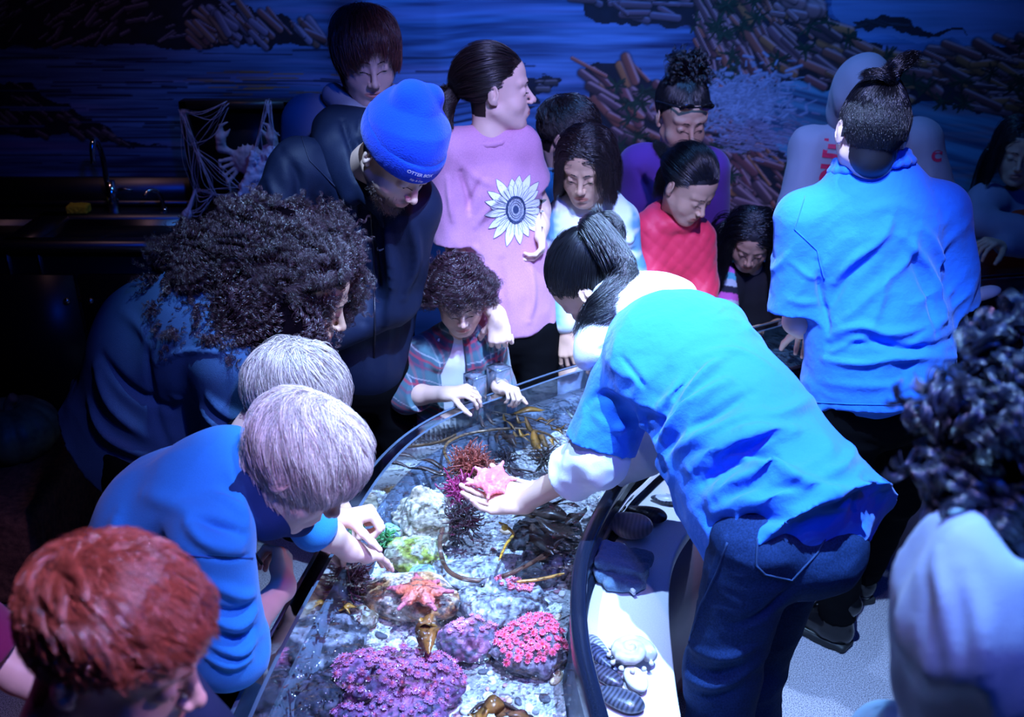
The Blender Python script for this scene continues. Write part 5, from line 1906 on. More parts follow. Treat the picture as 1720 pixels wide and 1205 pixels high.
# sleeve cuff band and the pushed-up white hoodie sleeves
for sh, el, wr, nm in ((J['sl'], J['el'], J['wl'], 1), (J['sr'], J['er'], J['wr'], 2)):
    S = Shape(); a = sh + (el - sh) * .62
    S.cone(a, el, .066, .060, .03); m = el + (wr - el) * .33
    S.cone(el, m, .062, .056, .03, cut=(m, wr - el))
    for t in (.12, .24, .34):
        p = el + (wr - el) * t; S.ell(p, (.060, .060, .060), None, .01)
    S.disp(cloth_disp(frame(30, 40), .005, 14, 7 + nm, (1, 1, 1)))
    S.clip(el + (wr - el) * .36, wr - el, .006)
    G1.cloth('white_sleeve', S, M_whitec, .005)
# hood lying on the back
S = Shape()
hb = at(1075, 520, 2.05)
S.ell(at(1072, 512, 2.05) + V(0, 0, .015), (.115, .082, .050), frame(50, 10, 0), .0)
S.ell(at(1112, 510, 2.07) + V(0, 0, .02), (.075, .078, .045), frame(50, 0), .03)
S.ell(at(1022, 560, 2.03) + V(0, 0, -.005), (.055, .060, .045), frame(80, 0), .03)
S.cone(at(1000, 575, 1.99), at(1035, 520, 2.10), .040, .035, .03)
S.cone(at(990, 600, 1.985), at(1003, 570, 2.05), .032, .036, .03)
S.disp(lambda P: -.006 * noise(P, 12, 2) - .002 * noise(P, 30, 2))
G1.cloth('hood', S, M_white, .005, [([(1010, 590), (1060, 560), (1150, 545)], .008, -.012), ([(1020, 570), (1070, 535), (1140, 520)], .010, .006)])
G1.trousers(M_denim, .132, (.082, .070, .060), 1., .006, .04, 1., [([(1150, 1090), (1210, 1105), (1260, 1095)], .010, .009), ([(1150, 1115), (1210, 1130), (1255, 1120)], .008, -.008), ([(1150, 1140), (1200, 1150), (1250, 1135)], .010, .010), ([(1160, 1165), (1200, 1172), (1240, 1160)], .008, -.006), ([(1215, 905), (1180, 1000), (1150, 1090)], .006, .006), ([(1230, 1050), (1290, 1030), (1330, 990)], .010, -.008)], name='jeans', disp=.003)
tv, tf = G1.last; bj = bvh_of(tv, tf)
def on_photo(bv, u, v, off=.002):
    r = _ray(u, v); r = r / np.linalg.norm(r)
    hh = bv.ray_cast(Vector((0, 0, CAM_H)), Vector(r))
    if hh[0] is None: return None
    n_ = np.array(hh[1]); n_ = n_ if n_ @ r < 0 else -n_
    return np.array(hh[0]) + n_ * off


def seam(P, bv, pts, r, m, name='seam', off=.0012):
    # follows the cloth from point to point
    Q = []
    for a, b in zip(pts[:-1], pts[1:]):
        for t in np.linspace(0, 1, 9)[:-1]:
            Q.append((a[0] + (b[0] - a[0]) * t, a[1] + (b[1] - a[1]) * t))
    Q.append(pts[-1])
    W = [on_photo(bv, u, v, off) for u, v in Q]; W = [x for x in W if x is not None]
    if len(W) < 3: return
    W = np.array(W)
    ok = np.concatenate([[True], np.linalg.norm(np.diff(W, axis=0), axis=1) < .08])
    W = W[ok]
    mkq(name, tube(W, r, 6), m, parent=P.root, rel=P.org)


M_seam = cl('denim_stitching', (.02, .045, .12))
M_cuff = cl('blue_polo_rib', (.014, .15, .58))
seam(G1, bj, [(1272, 905), (1270, 950), (1285, 965), (1330, 975), (1372, 930), (1392, 895)], .0020, M_seam, 'back_pocket_stitching')
seam(G1, bj, [(1222, 912), (1205, 960), (1175, 1020), (1158, 1080)], .0022, M_seam)
S = Shape(); d_ = J['el'] - J['sl']; c0 = J['sl'] + d_ * .76
S.cone(c0 - unit(d_) * .012, c0 + unit(d_) * .02, .0955, .0965, 0); S.clip(c0 + unit(d_) * .014, d_); S.clip(c0 - unit(d_) * .010, -d_)
# hair: gathered at the crown, falling forward in a tail
bun = V(.0, -.95, .40)
X = grow(h, 520, 34, length=.13, steps=12, flow=towards(bun * 1.15), lift=(.05, .10), spread=.006, clump=.3, jit=.05, mask=lambda n: n[:, 2] > -.75, seed=3)
hair(G1, X, .00042, H_black)
tie = h.cc + h.M @ (unit(bun) * h.R * 1.16)
R_ = np.random.default_rng(2)
def tail(P, start, pts, n, r0, wid, m, rad=.0004, seed=0, wave=.0, name='ponytail', steps=14, flare=1.0, curl=0., turns=3):
    r = np.random.default_rng(seed)
    C = spline([start] + [np.asarray(p, float) for p in pts], steps)
    T = np.gradient(C, axis=0); T /= np.linalg.norm(T, axis=1)[:, None]
    A = np.cross(T, V(.1, .3, .95)); A /= np.linalg.norm(A, axis=1)[:, None]; B = np.cross(T, A)
    t = np.linspace(0, 1, steps)
    wd = r0 + (wid - r0) * np.sin(np.clip(t * 1.3, 0, 1) * math.pi / 2)
    a = r.uniform(0, 6.28, n); q = np.sqrt(r.random(n))
    ph = r.uniform(0, 6.28, n); le = r.uniform(.75, 1, n)
    X = np.zeros((n, steps, 3))
    for i in range(steps):
        rr = wd[i] * q * (1 + wave * np.sin(ph + t[i] * 7))
        k = np.clip(t[i] * le * (steps - 1), 0, steps - 1.001); i0 = k.astype(int); f = (k - i0)[:, None]
        ce = C[i0] * (1 - f) + C[np.minimum(i0 + 1, steps - 1)] * f
        X[:, i] = ce + (np.cos(a) * rr)[:, None] * A[i] + (np.sin(a) * rr)[:, None] * B[i] + r.normal(size=(n, 3)) * .002 * t[i]
        if curl:
            ps = (ph * 2 + t[i] * 6.28 * turns)
            X[:, i] += curl * (np.cos(ps)[:, None] * A[i] + np.sin(ps)[:, None] * B[i])
    return strands(name, X, rad, m, P.root, P.org)


tail(G1, tie, [tie + V(-.01, -.02, .02), at(1050, 470, 2.07), at(1010, 525, 2.02), at(988, 575, 2.01)], 2600, .022, .044, H_black, seed=4)
tail(G1, tie, [tie + V(.03, .0, .03), tie + V(.05, -.02, .0), tie + V(.03, -.04, -.02)], 700, .018, .022, H_black, seed=5, name='bun')
mkq('hair_tie', tube([tie + unit(tie - h.cc) * .0 + h.M @ (V(math.cos(a), math.sin(a) * .3, math.sin(a)) * .024) for a in np.linspace(0, 6.28, 20)], .005, 8), M_blackc, parent=G1.root, rel=G1.org)

# the pink sea star held up in both hands
pc_ = at(828, 823, 2.07) + V(0, 0, .028)
Rt = frame(100, 35, -25)
star(pc_, .062, [(95, 1.0), (165, .95), (215, 1.05), (285, .8), (340, .8), (35, .9)], 6, (.95, .30, .40), (1.0, .20, .26), 'bright pink bat star held in the leaning guide\'s hands', tilt=Rt @ np.array([[1, 0, 0], [0, 0, -1], [0, 1, 0]]) if False else frame(60, 20, -12), thick=.013, inner=.55)

# ---------------------------------------------------------------- the guide standing with their back to the camera
J = dict(pelvis=at(1477, 640, 2.38), neck=at(1464, 285, 2.47), sl=at(1352, 368, 2.45), sr=at(1578, 355, 2.47),
         el=at(1338, 540, 2.42), er=at(1600, 540, 2.45), wl=V(.86, 2.66, .93), wr=V(1.2, 2.72, .95))
J.update(limbs(J['pelvis'], .095, 100, ((.985, 2.40), (1.13, 2.62))))
J['footl'] = V(-.62, .62, 0); J['footr'] = V(-.2, .8, 0)
J['kl'] = at(1420, 860, 2.40); J['kr'] = at(1505, 830, 2.52)
G2 = Person('person with shaved sides and topknot in a blue polo seen from behind', J, 'fair')
h = make_head(at(1463, 222, 2.43), 88, -8, -4, .98, 'fair', (.012, .012, .018), lids=.4, nape=True)
G2.body(h, W=(.165, .155, .18, .13), leg_r=(.08, .056, .042), hands=dict(l=dict(curl=.5), r=dict(curl=.5)))
S, T, up, L = torso(G2.J, (.185, .185, .20, .145, .062), flat=.66, inflate=.010)
p = G2.J['pelvis']; S.flat(p + up * .12, p - up * .09, .185, .195, T, .78, .05, cut=(at(1477, 662, 2.36), -up))
limb_clothes(S, J['sl'], J['el'], .070, .074, .88, .04); limb_clothes(S, J['sr'], J['er'], .070, .074, .86, .04)
FL = [([(1400, 475), (1430, 440), (1480, 400), (1500, 360)], .012, .010), ([(1390, 520), (1420, 470), (1470, 430)], .012, -.010), ([(1410, 545), (1470, 490), (1520, 440), (1540, 390)], .014, .010),
      ([(1460, 560), (1480, 500), (1490, 450)], .012, .008), ([(1520, 400), (1560, 450), (1590, 520)], .012, .010), ([(1530, 430), (1560, 490), (1575, 560)], .011, -.009), ([(1550, 380), (1580, 430), (1600, 490)], .010, .008),
      ([(1395, 560), (1450, 548), (1500, 560), (1600, 540)], .012, .012), ([(1390, 580), (1460, 575), (1530, 590), (1610, 570)], .011, -.012), ([(1385, 605), (1450, 610), (1520, 600), (1605, 600)], .012, .012), ([(1400, 590), (1440, 570), (1470, 580)], .009, .010),
      ([(1375, 640), (1470, 650), (1590, 635)], .014, .006), ([(1372, 440), (1378, 500), (1392, 560)], .008, -.014), ([(1330, 440), (1355, 460), (1376, 470)], .008, .005), ([(1440, 360), (1500, 345), (1560, 360)], .015, .004),
      ([(1320, 500), (1350, 510), (1380, 505)], .010, .005)]
G2.cloth('polo_shirt', S, M_polo, .0050, FL, 1.4, disp=wrinkles(V(.75, 0, .66), .0075, 14, 9, lambda P: .2 + .8 * smooth01((G2.J['neck'][2] - P[:, 2]) / .3), wrinkles(V(1, 0, .05), .005, 20, 19, lambda P: smooth01((1.12 - P[:, 2]) / .12), cloth_disp(T, .003, 8, 9, (.8, 1, .8), .001))))
bv2 = bvh_of(*G2.last)
seam(G2, bv2, [(1352, 330), (1335, 385), (1372, 420), (1385, 470)], .0016, M_cuff, 'sleeve_seam')
seam(G2, bv2, [(1372, 676), (1430, 679), (1500, 680), (1565, 674)], .0014, M_cuff, 'hem_stitching')
polo_details(G2, M_polo, G2.J['neck'] + up * .016, .084)
G2.trousers(M_blackc, .155, (.090, .064, .052), 1., .008, .03, .96)
# boots
for x in 'lr':
    a = G2.J['a' + x]; d = unit(G2.J['foot' + x]); g = V(a[0], a[1], 0)
    F = np.stack([np.cross(d, V(0, 0, 1)), d, V(0, 0, 1)], 1)
    S = Shape()
    S.cone(g + V(0, 0, .07), g + V(0, 0, .17), .046, .050, .02); S.ell(g + V(0, 0, .055), (.042, .058, .045), F, .02)
    S.cone(g + d * .03 + V(0, 0, .06), g + d * .16 + V(0, 0, .045), .044, .034, .03); S.ell(g + d * .165 + V(0, 0, .045), (.044, .055, .034), F, .02)
    S.clip(V(0, 0, .026), V(0, 0, -1))
    for k in range(6):
        t = k / 5; c = g + d * (.115 - .075 * t) + V(0, 0, .082 + .055 * t)
        S.cone(c - F[:, 0] * .026, c + F[:, 0] * .026 + V(0, 0, -.002), .0035, .0035, .003)
    S.cone(g - d * .045 + V(0, 0, .165), g + V(0, 0, .175), .02, .035, .03)
    b_ = G2.cloth('boot', S, M_boot, .004, disp=lambda P: -.002 * noise(P, 40))
    S = Shape(); S.box(g + V(0, 0, .013), (.036, .052, .013), F, .012); S.ell(g + d * .12 + V(0, 0, .013), (.048, .105, .013), F, .03); S.box(g + d * .06 + V(0, 0, .013), (.036, .07, .013), F, .01, .02)
    S.ops = S.ops; S.clip(V(0, 0, .001), V(0, 0, -1)); S.clip(V(0, 0, .027), V(0, 0, 1))
    mk('sole', *S.mesh(.004), M_sole, parent=b_, rel=G2.org)
    pts = [g + F @ V(math.cos(q) * (.038 + .010 * max(0, math.sin(q))), .085 + math.sin(q) * .135, .029) for q in np.linspace(0, 6.283, 40)]
    mkq('welt_stitching', tube(pts, .0022, 6), mat('welt', (.12, .12, .10)), parent=b_, rel=G2.org)
X = grow(h, 420, 22, length=.10, steps=9, flow=towards(V(.05, -.25, 1.2)), lift=(.03, .07), spread=.007, clump=.25, jit=.06, seed=5, mask=lambda n: n[:, 2] > .40)
hair(G2, X, .0004, H_black)
X = grow(h, 900, 20, length=.013, steps=4, flow=lambda n: np.tile(V(0, -.2, -1), (len(n), 1)), lift=(.0, .012), spread=.007, clump=.2, jit=.06, seed=6, mask=lambda n: n[:, 2] < .45)
hair(G2, X, .0004, H_black)
tie = h.cc + h.M @ (V(.10, -.45, .90) * h.R * 1.1)
tail(G2, tie, [tie + V(-.0, -.01, .035), tie + V(.03, .0, .055), tie + V(.06, .01, .05)], 500, .014, .020, H_black, .0005, 7, name='topknot')
tail(G2, tie, [tie + V(-.02, -.02, .02), tie + V(-.05, -.01, .025), tie + V(-.07, .02, .012)], 400, .014, .012, H_black, .0005, 8, name='topknot')

# ---------------------------------------------------------------- bearded man in the blue beanie
J = dict(pelvis=at(590, 600, 2.68), neck=at(615, 285, 2.58), sl=at(690, 345, 2.50), sr=at(505, 285, 2.56), bend=V(0, .05, .03),
         el=at(668, 500, 2.55), er=at(445, 420, 2.48), wl=at(560, 560, 2.50), wr=at(480, 530, 2.40))
J.update(limbs(J['pelvis'], .10, 290, ((-.35, 2.84), (-.58, 2.78))))
MN = Person('bearded person in a royal blue beanie and navy zip jacket bending forward', J, 'light')
h = make_head(at(670, 262, 2.40), 312, -46, 6, 1.02, 'light', (.09, .04, .025), lids=.25, beard=.9)
MN.body(h, W=(.17, .17, .19, .14), hands=dict(l=dict(curl=.5), r=dict(curl=.5)), neck_r=.06)
M_navy = cl('navy_jacket', (.006, .011, .036), rough=.6, spec=.3)
S, T, up, L = torso(MN.J, (.19, .20, .215, .155, .07), flat=.68, inflate=.012)
for x in 'lr':
    S.cone(J['s' + x], J['e' + x], .074, .062, .04); S.cone(J['e' + x], J['w' + x], .062, .045, .03)
FL = [([(470, 250), (500, 300), (500, 370)], .012, -.010), ([(450, 300), (470, 350), (440, 400)], .014, .012), ([(560, 260), (590, 330), (600, 420)], .012, -.012), ([(520, 350), (560, 420), (570, 500)], .014, .012),
      ([(640, 400), (660, 470), (650, 550)], .014, .012), ([(690, 360), (700, 440), (680, 500)], .012, .010), ([(600, 360), (620, 450), (610, 540)], .014, -.012), ([(540, 330), (520, 400), (530, 480)], .012, .010)]
MN.cloth('jacket', S, M_navy, .0065, FL, disp=wrinkles(V(.1, 0, 1), .007, 10, 4, None, cloth_disp(T, .005, 8, 4)))
bvm = bvh_of(*MN.last)
# lowered hood and stand collar
S = Shape()
nb = MN.J['neck']
S.ell(at(570, 235, 2.66), (.115, .075, .080), frame(10, 0, -20), 0)
S.ell(at(612, 220, 2.66), (.09, .06, .060), frame(10, 0, 0), .04)
S.cone(at(590, 265, 2.54), at(628, 335, 2.47), .034, .026, .05); S.cone(at(555, 250, 2.58), at(590, 330, 2.50), .040, .030, .05)
S.cone(at(628, 335, 2.47), at(650, 372, 2.46), .026, .018, .03)
S.disp(lambda P: -.010 * noise(P, 10, 1) - .003 * noise(P, 26, 3))
MN.cloth('hood', S, M_navy, .006, [([(575, 190), (590, 240), (600, 300)], .008, -.012), ([(605, 200), (600, 250), (612, 300)], .006, .006)])
seam(MN, bvm, [(622, 350), (628, 430), (630, 520), (628, 600)], .003, mat('zip', (.01, .01, .02), rough=.3), 'zip')
seam(MN, bvm, [(505, 225), (520, 270), (570, 320), (585, 360)], .002, mat('jacket_seam', (.008, .012, .04)), 'shoulder_seam')
sw = np.array([[-1, .15], [-.98, -.12], [-.82, -.30], [-.55, -.36], [-.25, -.26], [1.0, .42], [-.3, -.02], [-.58, -.08], [-.72, .0], [-.80, .16], [-.78, .36], [-.9, .30]]) * .017
c3 = on_photo(bvm, 646, 418, .004)
if c3 is not None:
    n_ = unit(V(0, 0, CAM_H) - c3)
    ux = unit(np.cross(V(0, 0, 1), n_)); uy = np.cross(n_, ux)
    Vt, F = decal([sw], bvm, c3, ux, uy, n_, .002, .02)
    # outline fan is not convex, so lay it as a strip of quads instead
    k = len(sw); Wp = []
    for q in sw:
        st = c3 + ux * q[0] + uy * q[1] + n_ * .1; hh = bvm.ray_cast(Vector(st), Vector(-n_))
        Wp.append(np.array(hh[0]) + n_ * .005 if hh[0] is not None else c3 + ux * q[0] + uy * q[1])
    mk('swoosh_mark', np.array(Wp), [[0, 1, 10, 11], [1, 2, 9, 10], [2, 3, 8, 9], [3, 4, 7, 8], [4, 5, 6, 7]], mat('white_print', (.8, .8, .85)), parent=MN.root, rel=MN.org, smooth=False)
MN.trousers(M_blackc, .16, (.10, .07, .06), 1., .010, .03)
# beanie
M_bean = cl('royal_blue_knit', (.004, .045, .50), bump=.8, bscale=260)
S = Shape(); g = h.g
S.ell(g(0, -.022, .060), V(.093, .112, .085), h.M, 0); S.cone(g(0, -.025, .09), g(0, -.048, .128), .082, .056, .05); S.ell(g(.024, -.062, .148), .036, None, .018); S.ell(g(-.028, -.050, .150), .036, None, .006)
S.clip(g(0, 0, .034), -h.M[:, 2] + h.M[:, 1] * .10, .01)
bn = MN.cloth('beanie', S, M_bean, .004, disp=lambda P: -.003 * noise(P, 22, 4))
S = Shape(); S.ell(g(0, -.018, .044), V(.1005, .120, .105), h.M, 0); nrm = unit(h.M[:, 2] - h.M[:, 1] * .12)
S.clip(g(0, 0, .074), nrm, .012); S.clip(g(0, 0, .010), -nrm, .012); S.disp(lambda P: -.0012 * np.sin(((P - h.c) @ h.M)[:, 0] * 900) * .4)
cf = MN.cloth('beanie_cuff', S, M_bean, .0035)
bvc = bvh_of(*MN.last)
fwd = h.M @ unit(V(.30, 1, .15)); ux = unit(np.cross(h.M[:, 2], fwd)); uy = np.cross(fwd, ux)
M_prt = mat('white_thread', (.65, .62, .7)); M_rprt = mat('red_thread', (.75, .08, .10))
for txt, sz, dz, mm in (('OTTER BOX', .0125, .010, M_prt), ('Rip & Dip', .009, -.012, M_prt)):
    Vt, F = text_on(txt, sz, bvc, g(0, 0, .040) + h.M[:, 2] * dz + fwd * .03, ux, uy, fwd, .0018, .0004)
    mk('beanie_lettering', Vt, F, mm, parent=MN.root, rel=MN.org, smooth=False)
Vt, F = text_on('-----', .008, bvc, g(0, 0, .0385) + fwd * .03, ux, uy, fwd, .0018)
mk('beanie_lettering', Vt, F, M_rprt, parent=MN.root, rel=MN.org, smooth=False)
X = grow(h, 150, 16, length=.018, steps=5, flow=lambda n: np.tile(V(0, -.3, -1), (len(n), 1)), lift=(.0, .03), mask=lambda n: n[:, 2] < .1, seed=8, spread=.008)
hair(MN, X, .0004, H_dark)
# short beard
R_ = np.random.default_rng(3)
q = R_.normal(size=(900, 3)) * V(.035, .02, .018) + V(0, .075, -.092)
q[:, 0] = R_.uniform(-.06, .06, 900); q[:, 2] = R_.uniform(-.115, -.045, 900) ; q[:, 1] = .09 - (np.abs(q[:, 0]) / .06) ** 2 * .07
keep = (q[:, 2] < -.078) | (np.abs(q[:, 0]) > .034); q = q[keep]
rt = h.S.project(np.array([g(*x) for x in q]), 0); dn = unit(h.M @ V(0, .5, -.8))
X = np.stack([rt + (dn + R_.normal(size=rt.shape) * .35) * .0035 * k for k in range(4)], 1)
strands('beard', X, .00035, H_brown, MN.root, MN.org)

# ---------------------------------------------------------------- tall teenager behind
J = dict(pelvis=at(600, 450, 2.95), neck=at(604, 178, 2.90), sl=at(688, 205, 2.90), sr=at(520, 205, 2.90), el=at(720, 330, 2.95), er=at(500, 340, 2.95), wl=at(680, 430, 2.9), wr=at(530, 430, 2.9))
J.update(standing(J['pelvis'], 275))
TN = Person('tall person with a fringe of brown hair in a pale hooded sweatshirt', J, 'fair')
h = make_head(at(615, 92, 2.84), 290, -22, 0, 1.02, 'fair', (.07, .03, .025), lids=.35)
TN.body(h, hands=dict(l=dict(curl=.4), r=dict(curl=.4)), hres=.003)
S, T, up, L = torso(TN.J, (.18, .18, .185, .13, .06), inflate=.012)
for x in 'lr': S.cone(J['s' + x], J['e' + x], .075, .062, .04); S.cone(J['e' + x], J['w' + x], .062, .045, .03)
M_pale = cl('pale_grey_sweatshirt', (.42, .46, .52))
TN.cloth('sweatshirt', S, M_pale, .008, disp=wrinkles(V(.1, 0, 1), .006, 11, 2, None, cloth_disp(T, .004, 8, 2)))
S = Shape(); nb = TN.J['neck']
S.cone(at(560, 160, 2.86), at(590, 190, 2.80), .035, .030, .03); S.cone(at(590, 190, 2.80), at(615, 205, 2.78), .03, .024, .03); S.cone(at(655, 160, 2.90), at(640, 190, 2.82), .035, .028, .03); S.cone(at(640, 190, 2.82), at(618, 205, 2.78), .028, .024, .03)
S.ell(nb + V(0, .08, .0), (.11, .06, .05), None, .04)
TN.cloth('hood', S, M_pale, .007, disp=lambda P: -.004 * noise(P, 20))
TN.trousers(M_blackc, .15, (.085, .065, .055), 1., .012)
X = grow(h, 420, 24, length=lambda n: np.interp(n[:, 1], [-1, .2, .8], [.10, .10, .06]), steps=10, flow=whorl((-.1, -.45, .9), .3, .4), lift=(.05, .13), grav=.3, spread=.012, clump=.6, jit=.2, seed=11)
hair(TN, X, .0005, hairmat('chestnut_hair', (.13, .035, .025)))

# ---------------------------------------------------------------- girl in the sunflower shirt
J = dict(pelvis=at(858, 530, 2.90), neck=at(822, 222, 2.87), sl=at(872, 248, 2.88), sr=at(760, 252, 2.84), el=at(903, 345, 2.93), er=at(768, 440, 2.84), wl=at(909, 378, 2.86), wr=at(836, 532, 2.64))
J.update(standing(J['pelvis'], 280, w=.08))
SF = Person('person with a low ponytail in a pink sunflower shirt looking aside', J, 'fair')
h = make_head(at(836, 150, 2.87), 2, -2, 0, .94, 'fair', (.03, .018, .016), lids=.8, line=.06)
SF.body(h, W=(.135, .12, .135, .10), hands=dict(l=dict(d=V(.0, -.4, -1), pn=V(-1, 0, 0), curl=.5, size=.92), r=dict(d=V(.08, -.12, -1), pn=V(.1, .95, .1), curl=.6, size=.9)), neck_r=.046)
S, T, up, L = torso(SF.J, (.145, .135, .148, .115, .05), inflate=.010)
p = SF.J['pelvis']; S.flat(p + up * .12, p - up * .10, .145, .150, T, .66, .05, cut=(at(876, 548, 2.87), -up + V(.0, 0, 0)))
limb_clothes(S, J['sl'], J['el'], .058, .052, .55, .04); limb_clothes(S, J['sr'], J['er'], .062, .066, .80, .045)
M_pinkT = cl('heather_pink_tee', (.58, .26, .42), noise_amt=.12, nscale=400)
FL = [([(775, 290), (785, 330), (790, 360)], .008, -.012), ([(810, 300), (795, 330), (788, 350)], .007, -.008), ([(800, 380), (830, 340), (850, 310)], .010, .006), ([(750, 300), (755, 340), (760, 370)], .008, .007), ([(800, 420), (810, 480), (815, 540)], .012, .008),
      ([(890, 440), (895, 500), (890, 540)], .012, .008), ([(840, 440), (845, 500), (850, 550)], .014, -.006), ([(770, 270), (800, 300), (830, 310)], .012, .004)]
SF.cloth('t_shirt', S, M_pinkT, .0055, FL, disp=wrinkles(V(.15, 0, 1), .004, 13, 3, None, cloth_disp(T, .003, 9, 3, (1, 1, .5))))
bvs = bvh_of(*SF.last)
S = Shape(); nb = SF.J['neck']
for k in range(20):
    a, b = 2 * math.pi * k / 20, 2 * math.pi * (k + 1) / 20
    S.cone(nb + T @ V(math.cos(a) * .064, math.sin(a) * .058, -.004 - .018 * math.sin(a)), nb + T @ V(math.cos(b) * .064, math.sin(b) * .058, -.004 - .018 * math.sin(b)), .009, .009, .004)
SF.cloth('neckband', S, M_pinkT, .004)
# sunflower print
c3 = on_photo(bvs, 866, 352)
n_ = unit(V(0, 0, CAM_H) - c3); ux = unit(np.cross(V(0, 0, 1), n_)) * 1.0; uy = np.cross(n_, ux)
R_ = np.random.default_rng(9)
pet, lines = [], []
m_ = 1 / 590.
for ring, (n, r0, r1, wd) in enumerate(((17, 16, 60, 7.5), (15, 16, 50, 7.5))):
    for k in range(n):
        a = 2 * math.pi * (k + ring * .5) / n + R_.normal() * .06; l = r1 * R_.uniform(.85, 1.1)
        d = V(math.cos(a) * .88, math.sin(a) * 1.02); s_ = V(-d[1], d[0])
        tt = np.linspace(0, 1, 9)
        prof = wd * np.sin(np.clip(tt * 1.0 + .02, 0, 1) * math.pi) ** .75
        up_ = [(d * (r0 + (l - r0) * t) + s_ * w_) * m_ for t, w_ in zip(tt, prof)]
        lo_ = [(d * (r0 + (l - r0) * t) - s_ * w_) * m_ for t, w_ in zip(tt[::-1][1:-1], prof[::-1][1:-1])]
        pet.append((up_ + lo_, ring)); lines.append((up_ + lo_ + [up_[0]], d, r0, l, ring))
pf = mat('petal_print', (.80, .78, .76), rough=.9); ink = mat('ink_print', (.03, .05, .12), rough=.9)
for ring in (1, 0):
    Vt, F = decal([q for q, r_ in pet if r_ == ring], bvs, c3, ux, uy, n_, .0016 if ring else .0022)
    mkq('sunflower_petals', (Vt, F), pf, parent=SF.root, rel=SF.org)


def lay(bv, pts, c3, ux, uy, n_, off):
    W = []
    for q in pts:
        st = c3 + ux * q[0] + uy * q[1] + n_ * .25; hh = bv.ray_cast(Vector(st), Vector(-n_))
        if hh[0] is not None: W.append(np.array(hh[0]) + n_ * off)
    return np.array(W)


Vs, Fs, k = [], [], 0
def addt(W, r):
    global k
    if len(W) < 3: return
    a, b = tube(W, r, 4); Vs.append(a); Fs.extend([[q + k for q in f] for f in b]); k += len(a)


for pl, d, r0, l, ring in lines:
    addt(lay(bvs, pl, c3, ux, uy, n_, .0018 if ring else .0026), .00055)
    addt(lay(bvs, [d * (r0 + (l - r0) * t) * m_ for t in (.05, .25, .45, .62)], c3, ux, uy, n_, .0028), .0004)
for rr, wd in ((20, .0022), (18, .0016), (13, .0010), (10, .0008)):
    pts = [(V(math.cos(a) * .80 * rr, math.sin(a) * 1.12 * rr) * m_) * (1 + R_.normal() * .02) for a in np.linspace(0, 6.283, 40)]
    addt(lay(bvs, pts, c3, ux, uy, n_, .003), wd)
mkq('sunflower_outline', (np.concatenate(Vs), Fs), ink, parent=SF.root, rel=SF.org)
disc = [V(math.cos(a) * .80 * 18, math.sin(a) * 1.12 * 18) * m_ for a in np.linspace(0, 6.283, 30)[:-1]]
Vt, F = decal([disc], bvs, c3, ux, uy, n_, .0026); mkq('sunflower_centre', (Vt, F), mat('centre_print', (.36, .36, .40), noise_amt=.6, nscale=300), parent=SF.root, rel=SF.org)
disc = [V(math.cos(a) * 5, math.sin(a) * 7) * m_ for a in np.linspace(0, 6.283, 20)[:-1]]
Vt, F = decal([disc], bvs, c3, ux, uy, n_, .0032); mkq('sunflower_eye', (Vt, F), ink, parent=SF.root, rel=SF.org)
SF.trousers(M_blackc, .125, (.078, .055, .05), 1., .010, .0)
pt_ = V(0, -1.05, -.35)
X = grow(h, 520, 28, length=.16, steps=12, flow=towards(pt_ * 1.05), lift=(.035, .07), spread=.006, clump=.25, jit=.04, seed=13, mask=lambda n: n[:, 2] > -.55)
hair(SF, X, .0004, H_dark)
tie = h.cc + h.M @ (unit(pt_) * h.R * 1.10)
tail(SF, tie, [tie + V(-.035, -.03, -.04), tie + V(-.045, -.045, -.11), tie + V(-.02, -.05, -.17)], 1700, .018, .030, H_dark, seed=3)
mkq('earring', tube([h.g(-.080, -.004, -.03), h.g(-.081, -.002, -.045), h.g(-.081, -.0, -.055)], [.0012, .0018, .0022], 6), M_chrome, parent=SF.root, rel=SF.org)

# ---------------------------------------------------------------- toddler in the plaid shirt
J = dict(pelvis=at(760, 670, 2.76), neck=at(768, 566, 2.72), sl=at(822, 590, 2.74), sr=at(712, 594, 2.70), el=at(838, 650, 2.74), er=at(682, 664, 2.66), wl=at(838, 650, 2.64), wr=at(752, 662, 2.57))
J.update(standing(J['pelvis'], 275, w=.055))
TD = Person('small curly haired person in an open plaid shirt holding the tank clip', J, 'light')
h = make_head(at(772, 500, 2.66), 278, -26, -4, .88, 'light', (.015, .012, .014), ch=1., lids=.3)
TD.body(h, W=(.10, .10, .10, .075), sc=.72, arm_r=(.048, .044, .040, .031), neck_r=.038, hres=.0023, leg_r=(.07, .055, .045),
        hands=dict(l=dict(size=.72, d=V(.6, -.6, .1), pn=V(0, -.3, -1), curl=.7), r=dict(size=.74, d=at(800, 655, 2.55) - J['wr'], pn=V(.1, .2, -1), curl=.45, spread=.1)))
S, T, up, L = torso(TD.J, (.108, .105, .105, .085, .036), inflate=.003)
TD.cloth('white_t_shirt', S, M_whitec, .005, disp=cloth_disp(T, .002, 14))
S, T, up, L = torso(TD.J, (.125, .120, .118, .095, .044), inflate=.006, flat=.7)
p = TD.J['pelvis']; S.flat(p + up * .1, p - up * .10, .125, .135, T, .75, .04, cut=(p - up * .08, -up))
S.cone(J['sl'], J['el'], .052, .046, .03); d = J['el'] + (J['wl'] - J['el']) * .4; S.cone(J['el'], d, .046, .042, .02, cut=(d, J['wl'] - J['el']))
S.cone(J['sr'], J['er'], .052, .050, .03); d = J['er'] + (J['wr'] - J['er']) * .30; S.cone(J['er'], d, .052, .048, .02, cut=(d, J['wr'] - J['er']))
